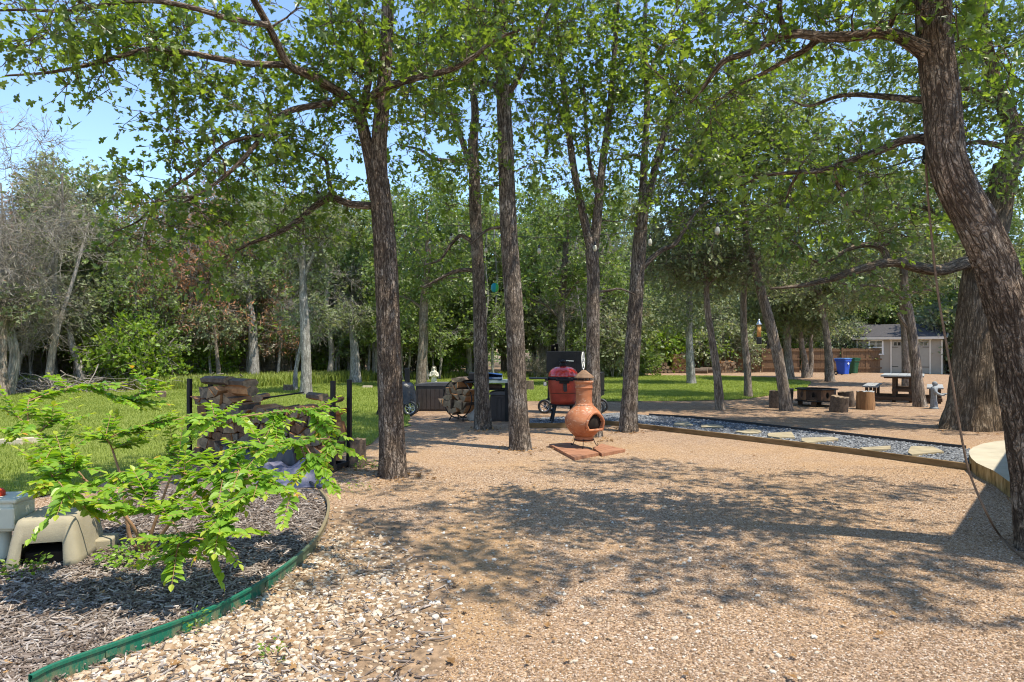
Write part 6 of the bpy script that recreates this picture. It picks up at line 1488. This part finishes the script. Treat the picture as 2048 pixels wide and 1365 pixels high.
mb = MB().box((1.9, -0.02, 1.0), (0.08, 0.045, 2.05)).box((3.97, -0.02, 1.0), (0.08, 0.045, 2.05)).box((2.935, -0.022, 2.07), (2.26, 0.05, 0.08)); mb.build('door_frame', M['trim'], shd)
for i, x0 in enumerate((1.96, 2.95)):
    d_ = MB().box((x0 + 0.48, -0.012, 1.0), (0.95, 0.03, 1.96)).box((x0 + 0.48, -0.03, 1.03), (0.08, 0.014, 1.3)).build('door', M['sheddoor'], shd)
    mb = MB()
    for k in range(4): mb.box((x0 + 0.18 + 0.2 * k, -0.03, 1.8), (0.15, 0.01, 0.2))
    mb.build('pane', M['glass'], d_)
    hx = x0 + 0.16 if i == 0 else x0 + 0.8
    mb = MB()
    for z_ in (1.6, 0.4): mb.box((hx, -0.034, z_), (0.34, 0.012, 0.035))
    mb.build('hinge', M['black_metal'], d_)
# fence
fn = thing('board_fence', 'brown vertical board fence between the far log heap and the shed', 'fence', (X(1290, 43), 43.0, 0), -0.085)
g = np.random.default_rng(12); FL = 13.6; sec = 2.44; xx = 0.0
while xx < FL - 0.5:
    mb = MB(); n_ = int(sec / 0.145)
    for k in range(n_):
        hh = 1.5 + g.normal(0, 0.012); mb.box((xx + 0.0725 + k * 0.145, g.normal(0, 0.004), hh / 2 + 0.02), (0.138, 0.018, hh))
    mb.build('fence_panel', M['fencewood'], fn)
    mb = MB()
    for z_ in (0.3, 0.85, 1.38): mb.box((xx + sec / 2, -0.035, z_), (sec - 0.02, 0.04, 0.09))
    mb.build('rail', M['fencewood'], fn)
    MB().box((xx, -0.075, 0.78), (0.09, 0.09, 1.56)).build('post', M['fencewood'], fn)
    xx += sec
# carts
def cart(label, loc, rz, mat, mark):
    b = thing('wheeled_bin', label, 'bin', loc, rz)
    V = []; lv = [(0.44, 0.5, 0.05), (0.47, 0.53, 0.3), (0.54, 0.62, 0.74), (0.56, 0.64, 0.76), (0.62, 0.7, 0.78), (0.62, 0.7, 0.9)]
    for w_, d_, z_ in lv:
        x_, y_, c = w_ / 2, d_ / 2, 0.05
        V += [(-x_ + c, -y_, z_), (x_ - c, -y_, z_), (x_, -y_ + c, z_), (x_, y_ - c, z_), (x_ - c, y_, z_), (-x_ + c, y_, z_), (-x_, y_ - c, z_), (-x_, -y_ + c, z_)]
    MB().add(V, [tuple(range(7, -1, -1))] + [(i * 8 + k, i * 8 + (k + 1) % 8, (i + 1) * 8 + (k + 1) % 8, (i + 1) * 8 + k) for i in range(5) for k in range(8)] + [tuple(40 + k for k in range(8))]).build('bin_body', M[mat], b, 0.01)
    MB().box((0, 0, 0.925), (0.64, 0.74, 0.045)).box((0, 0.02, 0.955), (0.5, 0.56, 0.03)).build('lid', M['binlid'] if mark else M[mat], b, 0.012)
    MB().bar((-0.24, 0.4, 0.86), (0.24, 0.4, 0.86), 0.035).build('handle', M[mat], b)
    for s in (-1, 1): MB().torus((s * 0.27, 0.26, 0.12), 0.085, 0.035, 'X', 24, 8).build('wheel', M['black_plastic'], b)
    if mark:
        mb = MB(); 
        for t in (0, 1, 2, 3):
            a = PI / 2 * t; p0 = (0.07 * math.cos(a), -0.335, 0.66 + 0.07 * math.sin(a)); p1 = (0.07 * math.cos(a + PI / 2), -0.335, 0.66 + 0.07 * math.sin(a + PI / 2)); mb.bar(p0, p1, 0.022, 0.012)
        mb.box((0, -0.335, 0.66), (0.04, 0.012, 0.04), Matrix.Rotation(PI / 4, 3, 'Y')).build('emblem', M['lens'], b)
    return b
cart('blue wheeled recycling cart beside the shed', (X(1686, 38.3), 38.3, 0), 0.5, 'bluebin', True)
cart('dark green wheeled cart tucked behind the blue one', (X(1704, 39.6), 39.6, 0), 0.6, 'greenbin', False)

# ================================================================= hanging things
BD = 12.0; BP = A(1518, 665, BD); bf = thing('bird_feeder', 'tube bird feeder full of orange seed hanging from the oak limb', 'bird feeder', (BP[0], BP[1], 0))
def bz(y): return H - (y - HY) * BD / F
MB().lathe([(0.052, bz(650)), (0.05, bz(649)), (0.03, bz(645)), (0.012, bz(641)), (0.006, bz(638))], n=24).build('cap', M['steel'], bf)
MB().lathe([(0.037, bz(676)), (0.037, bz(651))], n=20).build('seed_tube', M['seed'], bf)
MB().lathe([(0.04, bz(689)), (0.046, bz(686)), (0.046, bz(678)), (0.05, bz(676)), (0.05, bz(675))], n=20).build('tray', M['black_plastic'], bf)
MB().tube([(0, 0, bz(641)), (0.0, 0, bz(610)), (0.01, 0.02, bz(578))], 0.003, 6).build('hanger', M['wire'], bf)
OD = 11.2; OP = A(990, 576, OD); orn = thing('wind_ornament', 'small teal and yellow hanging balloon ornament between two oak trunks', 'ornament', (OP[0], OP[1], 0))
for k, m in enumerate(('teal', 'teal', 'green', 'yellow', 'yellow', 'green')):
    V = []; n = 5; r = 0.07
    for i, t in enumerate(np.linspace(0, PI, 9)):
        for j in range(n):
            a = 2 * PI * (k + j / (n - 1)) / 6 + PI * 0.9; rr = r * math.sin(t) ** 0.8 if 0 < t < PI else 0.001
            V.append((rr * math.cos(a), rr * math.sin(a), OP[2] + 0.08 * math.cos(t)))
    MB().add(V, [(i * n + j, (i + 1) * n + j, (i + 1) * n + j + 1, i * n + j + 1) for i in range(8) for j in range(n - 1)], 0, True).build('gore', M[m], orn)
MB().tube([(0, 0, OP[2] + 0.08), (0, 0.0, OP[2] + 0.5), (0.02, 0, OP[2] + 0.85)], 0.002, 5).build('string', M['wire'], orn)
# string lights
def lights(label, pts, bulbs):
    P = catmull(np.array([A(*p) for p in pts]), 10); root = thing('string_lights', label, 'string lights', (P[0][0], P[0][1], 0)); o = np.array([P[0][0], P[0][1], 0])
    MB().tube(P - o, 0.006, 6).build('cable', M['wire'], root)
    for x_, y_ in bulbs:
        scr = P[:, 0] / P[:, 1] * F + CX; i = int(np.argmin(np.abs(scr - x_))); p = P[i] - o; D = P[i][1]
        dz = max(0.05, (y_ - (HY - (P[i][2] - H) / D * F)) * D / F)
        b = MB().lathe([(0.004, -dz + 0.065), (0.016, -dz + 0.055), (0.026, -dz + 0.035), (0.031, -dz + 0.005), (0.029, -dz - 0.02), (0.018, -dz - 0.038), (0.002, -dz - 0.044)], p, 16).build('bulb', M['bulb'], root)
        MB().lathe([(0.017, -dz + 0.05), (0.017, -dz + 0.1), (0.008, -dz + 0.11)], p, 12).tube([p + np.array([0, 0, -dz + 0.1]), p], 0.003, 5).build('socket', M['black_plastic'], b)
lights('string of pale bulbs strung from the slender oak to the leaning oak', [(948, 466, 12.3), (1030, 473, 11.5), (1110, 476, 11.0), (1190, 471, 10.6), (1300, 460, 9.6), (1450, 430, 8.2), (1590, 396, 7.0), (1730, 350, 5.9), (1850, 312, 5.15)], [(975, 502), (1080, 503), (1188, 498), (1303, 486), (1433, 463), (1580, 428)])
lights('short dim string of bulbs strung behind the reddish forked oak', [(790, 425, 13.5), (860, 448, 13.2), (948, 452, 12.6)], [(812, 470), (862, 488), (905, 478)])
# rope
RP = [A(1851, 318, 5.05), A(1858, 420, 5.05), A(1875, 580, 5.03), A(1893, 690, 5.0), A(1912, 810, 4.98), A(1932, 920, 4.95), A(1950, 975, 4.93), A(1975, 1030, 4.9)] + [G(2000, 1072, 0.02), G(2030, 1102, 0.012), G(2056, 1120, 0.012), G(2090, 1135, 0.012)]
rp = thing('hanging_rope', 'long brown rope hanging from a pulley on the leaning oak down to the gravel', 'rope', (RP[0][0], RP[0][1], 0)); o = np.array([RP[0][0], RP[0][1], 0])
MB().tube(catmull(np.array(RP), 10) - o, 0.0085, 8).build('rope', M['rope'], rp)
q = A(1851, 314, 5.05) - o; MB().box(q + np.array([0.01, 0, 0.02]), (0.045, 0.04, 0.075)).torus(q + np.array([0.0, 0, -0.03]), 0.022, 0.008, 'Y', 16, 6).build('pulley', M['black_metal'], rp, 0.004)

# ================================================================= tarp, liner, box, cover, blocks
def plat(u, e):
    t = max(0.0, min(1.0, min(u, 1 - u) / e)); return t * t * (3 - 2 * t)
def cloth(name, label, quad, hfun, mat, n=46, seed=0):
    P = [G(*q)[:2] for q in quad]; c = np.mean(P, 0); g = np.random.default_rng(seed); V = []
    fr = [(g.uniform(-1, 1, 2) * f, g.uniform(0, 6.28), a) for f, a in ((7, .030), (13, .018), (22, .010), (34, .005), (5, .03))]
    for j in range(n):
        for i in range(n):
            u, v = i / (n - 1), j / (n - 1)
            p = (P[0] * (1 - u) + P[1] * u) * (1 - v) + (P[3] * (1 - u) + P[2] * u) * v - c
            z = hfun(u, v)
            if z > 0.02:
                for k, ph, a in fr: z += a * (1 - abs(math.sin(k[0] * u * 2 + k[1] * v * 2 + ph)) * 1.4) * min(1, z * 9)
            V.append((p[0] + 0.02 * math.sin(9 * v + 3 * u), p[1] + 0.02 * math.sin(8 * u), max(0.012, z)))
    o = MB().add(V, [(j * n + i, j * n + i + 1, (j + 1) * n + i + 1, (j + 1) * n + i) for j in range(n - 1) for i in range(n - 1)], 0, True).build(name, M[mat], None, subsurf=1, solid=0.006)
    o.location = (c[0], c[1], 0); return tag(o, label, 'tarp')
cloth('tarp', 'crumpled slate blue tarp heaped on the mulch in front of the firewood rack', [(498, 976), (648, 977), (668, 946), (530, 936)], lambda u, v: plat(u, 0.16) * plat(v, 0.3) * (0.13 + 0.07 * math.exp(-((u - 0.7) / 0.2) ** 2) + 0.03 * math.sin(11 * u)), 'tarp', 46, 3)
cloth('liner', 'black plastic liner draped over a low heap at the foot of the firewood rack', [(430, 948), (600, 950), (610, 930), (440, 925)], lambda u, v: plat(u, 0.1) * plat(v, 0.12) * (0.27 + 0.05 * math.sin(7 * u + 2)), 'tarp_dark', 40, 5)
UB = G(6, 1122); ub = thing('utility_pedestal', 'cream utility box with red cap on a short post at the left edge', 'utility box', UB, 0.1)
ud = UB[1]
MB().lathe([(0.055, 0.0), (0.05, 0.05), (0.05, 0.24)], n=20).build('post', M['cream_box'], ub)
V = []
mb = MB().box((0.0, 0, 0.335), (0.30, 0.26, 0.21)); mb.build('enclosure', M['cream_box'], ub, 0.03)
MB().box((0.0, 0, 0.447), (0.34, 0.28, 0.03)).box((0.09, -0.135, 0.33), (0.14, 0.02, 0.15)).build('cover_panel', M['cream_box'], ub, 0.014)
MB().lathe([(0.05, 0.46), (0.05, 0.49), (0.035, 0.51), (0.01, 0.515)], (-0.04, 0, 0), 20).build('cap', M['redcap'], ub)
MB().tube(catmull(np.array([(0.12, -0.05, 0.25), (0.17, -0.05, 0.16), (0.12, -0.08, 0.05), (0.02, -0.1, 0.01)]), 5), 0.009, 6).build('cable', M['black_plastic'], ub)
# tan moulded cover
TC = [G(92, 1122), G(190, 1098)]; c = np.array([-3.27, 4.66, 0]); tc = thing('utility_cover', 'tan moulded utility cover like a low stool in the mulch beside the cream box', 'utility cover', (c[0], c[1] + 0.15, 0), 0.27)
lv = [(0.475, 0.62, 0.0), (0.455, 0.6, 0.06), (0.42, 0.56, 0.18), (0.375, 0.52, 0.29), (0.345, 0.5, 0.325), (0.30, 0.46, 0.335)]
nx, ny = 10, 8; V = []
def rrect(w_, d_):
    pts = []
    for k in range(40):
        a = 2 * PI * k / 40 + PI / 40; e_ = 0.22
        pts.append((w_ / 2 * math.copysign(abs(math.cos(a)) ** e_, math.cos(a)), d_ / 2 * math.copysign(abs(math.sin(a)) ** e_, math.sin(a))))
    return pts
for w_, d_, z_ in lv: V += [(x_, y_, z_) for x_, y_ in rrect(w_, d_)]
Fs = []
for i in range(len(lv) - 1):
    for k in range(40):
        k2 = (k + 1) % 40; a, b = V[i * 40 + k], V[i * 40 + k2]
        if i < 2 and a[1] < -0.25 and abs((a[0] + b[0]) / 2) < 0.14: continue
        Fs.append((i * 40 + k, i * 40 + k2, (i + 1) * 40 + k2, (i + 1) * 40 + k))
Fs.append(tuple((len(lv) - 1) * 40 + k for k in range(40)))
MB().add(V, Fs, 0, True).build('shell', M['tan_cover'], tc, solid=0.02)
MB().box((0.265, 0.14, 0.045), (0.13, 0.2, 0.09)).build('flange', M['tan_cover'], tc, 0.012)
MB().box((0, -0.12, 0.06), (0.26, 0.2, 0.08)).build('opening_shade_block', M['darkhole'], tc, 0.01)  # near-black block painting in the shade inside the arched opening
for i, (a, rz_, l_) in enumerate((((24, 891), 0.05, 'pale concrete block lying in the left lawn, nearer the border'), ((66, 888), 0.5, 'pale concrete block angled beside the other one in the lawn'))):
    b = G(*a); o = MB().box((0, 0, 0.05), (0.36, 0.14, 0.1)).build('concrete_block', M['brick'], None, 0.006); o.location = (b[0], b[1], 0); o.rotation_euler = (0, 0, rz_); tag(o, l_, 'block')
b = G(735, 777); o = MB().box((0, 0, 0.05), (0.35, 0.2, 0.09)).build('brick', M['brick'], None, 0.008); o.location = (b[0], b[1], 0); tag(o, 'tan brick lying on the far lawn between the rack posts and the near oak', 'brick')

# ================================================================= crape myrtle
def crape():
    g = np.random.default_rng(44); base = G(292, 1106); root = thing('crape_myrtle', 'bright green crape myrtle shrub with orange tips in the mulch bed', 'shrub', base)
    tips = [(12, 822, 4.6), (60, 795, 4.9), (110, 840, 4.7), (185, 768, 5.1), (240, 800, 5.2), (268, 805, 5.3), (330, 778, 5.3), (45, 860, 4.5), (200, 862, 4.9), (300, 850, 5.1), (85, 972, 4.3), (140, 1000, 4.2), (60, 915, 4.5), (380, 838, 5.1), (418, 842, 5.0), (470, 832, 5.1),
            (490, 838, 5.0), (653, 817, 5.2), (645, 842, 5.1), (560, 870, 5.0), (665, 896, 4.9), (505, 905, 4.8), (556, 896, 4.8), (440, 905, 4.8), (480, 985, 4.5), (655, 975, 4.6), (600, 992, 4.5), (470, 1015, 4.4), (390, 1118, 4.3), (345, 1075, 4.3), (430, 960, 4.6), (360, 960, 4.7), (290, 930, 4.8), (230, 960, 4.6),
            (170, 930, 4.6), (320, 1010, 4.4), (250, 1020, 4.4), (190, 1035, 4.5), (400, 1020, 4.4), (130, 905, 4.8), (250, 890, 5.1), (350, 890, 5.0), (410, 920, 5.0), (300, 975, 4.5), (520, 945, 4.7), (210, 1005, 4.3), (345, 1140, 4.5), (440, 1060, 4.3)]
    stems = [[(292, 1106, 4.88), (300, 1075, 4.86), (315, 1030, 4.85), (330, 985, 4.88), (345, 945, 4.92)], [(286, 1108, 4.9), (262, 1080, 4.88), (254, 1040, 4.86), (248, 1000, 4.85), (240, 950, 4.88), (225, 900, 4.95)], [(298, 1104, 4.9), (330, 1060, 4.85), (370, 1010, 4.8), (420, 960, 4.8)], [(288, 1106, 4.87), (270, 1060, 4.75), (225, 1005, 4.65), (170, 960, 4.6)]]
    parts = []; nodes = []
    for s in stems:
        P = catmull(np.array([A(*p) for p in s]) - base, 6); P[0, 2] = -0.02; r = np.linspace(0.016, 0.007, len(P)); V, Fq = tube_np(P, r, 8); parts.append((V, Fq)); nodes.append(P[4:])
    N = np.vstack(nodes); LP = []; LD = []; LN = []; LS = []; LT = []
    def leafy(P, t0, step, sc, tipc):
        d = np.concatenate([[0], np.cumsum(np.linalg.norm(np.diff(P, axis=0), axis=1))]); L = d[-1]; k = 0
        for t in np.arange(L * t0, L, step):
            p = np.array([np.interp(t, d, P[:, c]) for c in range(3)]); q = np.array([np.interp(min(L, t + 0.02), d, P[:, c]) for c in range(3)]); tg = unit(q - p + 1e-6)
            sd = unit(np.cross(tg, (0, 0, 1)) + 1e-6); e = t / L
            for s_ in (-1, 1):
                LP.append(p); LD.append(unit(tg * 0.55 + sd * s_ * 0.95 + g.normal(0, 0.16, 3) + np.array([0, 0, -0.1]))); LN.append(unit(np.array([0, 0, 1.0]) + g.normal(0, 0.3, 3) + tg * 0.15))
                LS.append(sc * g.uniform(0.75, 1.2) * (1.0 if e < 0.8 else 0.65)); LT.append(np.clip((g.uniform(0.94, 1.0) if e > 0.93 and g.uniform() < tipc else min(0.9, g.normal(0.5 + 0.25 * e, 0.16))), 0, 1) if e > 0.5 else np.clip(g.normal(0.4, 0.16), 0, 0.85))
        LP.append(P[-1]); LD.append(tg); LN.append(np.array([0, 0, 1.0])); LS.append(sc * 0.7); LT.append(0.93)
    for tp_ in tips:
        kd = 0.87 if tp_[1] > 900 and tp_[0] < 620 else 0.97
        e = A(tp_[0], tp_[1], tp_[2] * kd) - base; i = int(np.argmin(np.linalg.norm(N - e, axis=1) + 0.25 * np.maximum(0, N[:, 2] - e[2]))); s = N[i]; ln = np.linalg.norm(e - s)
        u = np.linspace(0, 1, 9)[:, None]; mid = (s + e) / 2 + np.array([0, 0, 0.09 * ln]) + g.normal(0, 0.04 * ln, 3)
        P = (1 - u) ** 2 * s + 2 * u * (1 - u) * mid + u * u * e
        V, Fq = tube_np(P, np.linspace(0.006, 0.0022, 9), 6); parts.append((V, Fq)); leafy(P, 0.28, 0.03, 0.072, 0.6); N = np.vstack([N, P[3:7]])
        for k in range(6):
            j = int(g.integers(1, 8)); d = unit(unit(P[j + 1] - P[j]) + g.normal(0, 0.7, 3) * np.array([1, 1, 0.35])); l2 = g.uniform(0.1, 0.3)
            Q = P[j] + d * l2 * u + np.array([0, 0, -0.04]) * (u ** 2) * l2
            V, Fq = tube_np(Q, np.linspace(0.003, 0.0015, 9), 5); parts.append((V, Fq)); leafy(Q, 0.1, 0.029, 0.066, 0.2)
    V, Fq, _ = merge(parts); np_mesh('trunk', V, Fq, plain('myrtle stem', (0.3, 0.17, 0.09), 0.7, 0, 0.3, 12), root, None, True)
    leaf_mesh('leaves', OVAL, np.array(LP), np.array(LD), np.array(LN), np.array(LS), np.array(LT), M['leaf_myrtle'], root, 0.35)
crape()
# weeds at the feet of things
def weed(name, label, c, n, r, ls, seed, mat='leaf_lime'):
    g = np.random.default_rng(seed); a = g.uniform(0, 6.28, n); rr = r * np.sqrt(g.uniform(0, 1, n)); p = np.stack([c[0] + rr * np.cos(a), c[1] + rr * np.sin(a), g.uniform(0.015, 0.11, n)], 1)
    o = leaf_mesh(name, OVAL, p, np.stack([np.cos(a), np.sin(a), 0.3 + 0 * a], 1) + g.normal(0, .4, (n, 3)), unit(np.array([0, 0, 1.0]) + g.normal(0, 0.4, (n, 3))), ls * g.uniform(0.5, 1.3, n), g.uniform(0, 0.9, n), M[mat], None)
    return tag(o, label, None, None, 'stuff')
weed('weed', 'low green weeds sprouting in front of the tan utility cover', G(48, 1150), 90, 0.14, 0.035, 1); weed('weed', 'leafy sprouts at the foot of the crape myrtle stems', G(280, 1125), 240, 0.26, 0.04, 2, 'leaf_myrtle')
weed('weed', 'small weed growing against the green edging in the pebbles', G(390, 1265), 60, 0.07, 0.02, 3); weed('weed', 'tiny weed among the white pebbles at the bottom', G(545, 1325), 40, 0.06, 0.022, 4)
weed('weed', 'weeds in the dirt between the log stump and the reddish forked oak', G(740, 940), 110, 0.22, 0.03, 5); weed('weed', 'thin weeds in the gravel right of the bed edging', G(705, 985), 60, 0.2, 0.025, 6)
# ================================================================= the house whose eave shades the corner
hd_ = 2.75 / math.tan(EL); C = np.array([G(1885, 1105)[0], G(1885, 1105)[1]]) + SH * hd_
e1 = np.array([0.645, 0.764]); e2 = np.array([0.764, -0.645]); hs = thing('house', 'limestone house with dark roof just beyond the right edge beside the step', 'house', (C[0], C[1], 0), math.atan2(e2[1], e2[0]))
Lx, Ly = 9.0, 11.0
MB().box((Lx / 2 + 0.55, Ly / 2 + 0.55, 1.32), (Lx - 1.1, Ly - 1.1, 2.66)).build('wall', M['limestone'], hs)
V = [(0, 0, 2.67), (Lx, 0, 2.67), (Lx, Ly, 2.67), (0, Ly, 2.67), (0, 0, 2.78), (Lx, 0, 2.78), (Lx, Ly, 2.78), (0, Ly, 2.78), (Lx / 2, Lx / 2, 4.6), (Lx / 2, Ly - Lx / 2, 4.6)]
rf = MB().add(V, [(3, 2, 1, 0), (0, 1, 5, 4), (1, 2, 6, 5), (2, 3, 7, 6), (3, 0, 4, 7), (4, 5, 8), (5, 6, 9, 8), (6, 7, 9), (7, 4, 8, 9)]).build('roof', M['shingle'], hs)
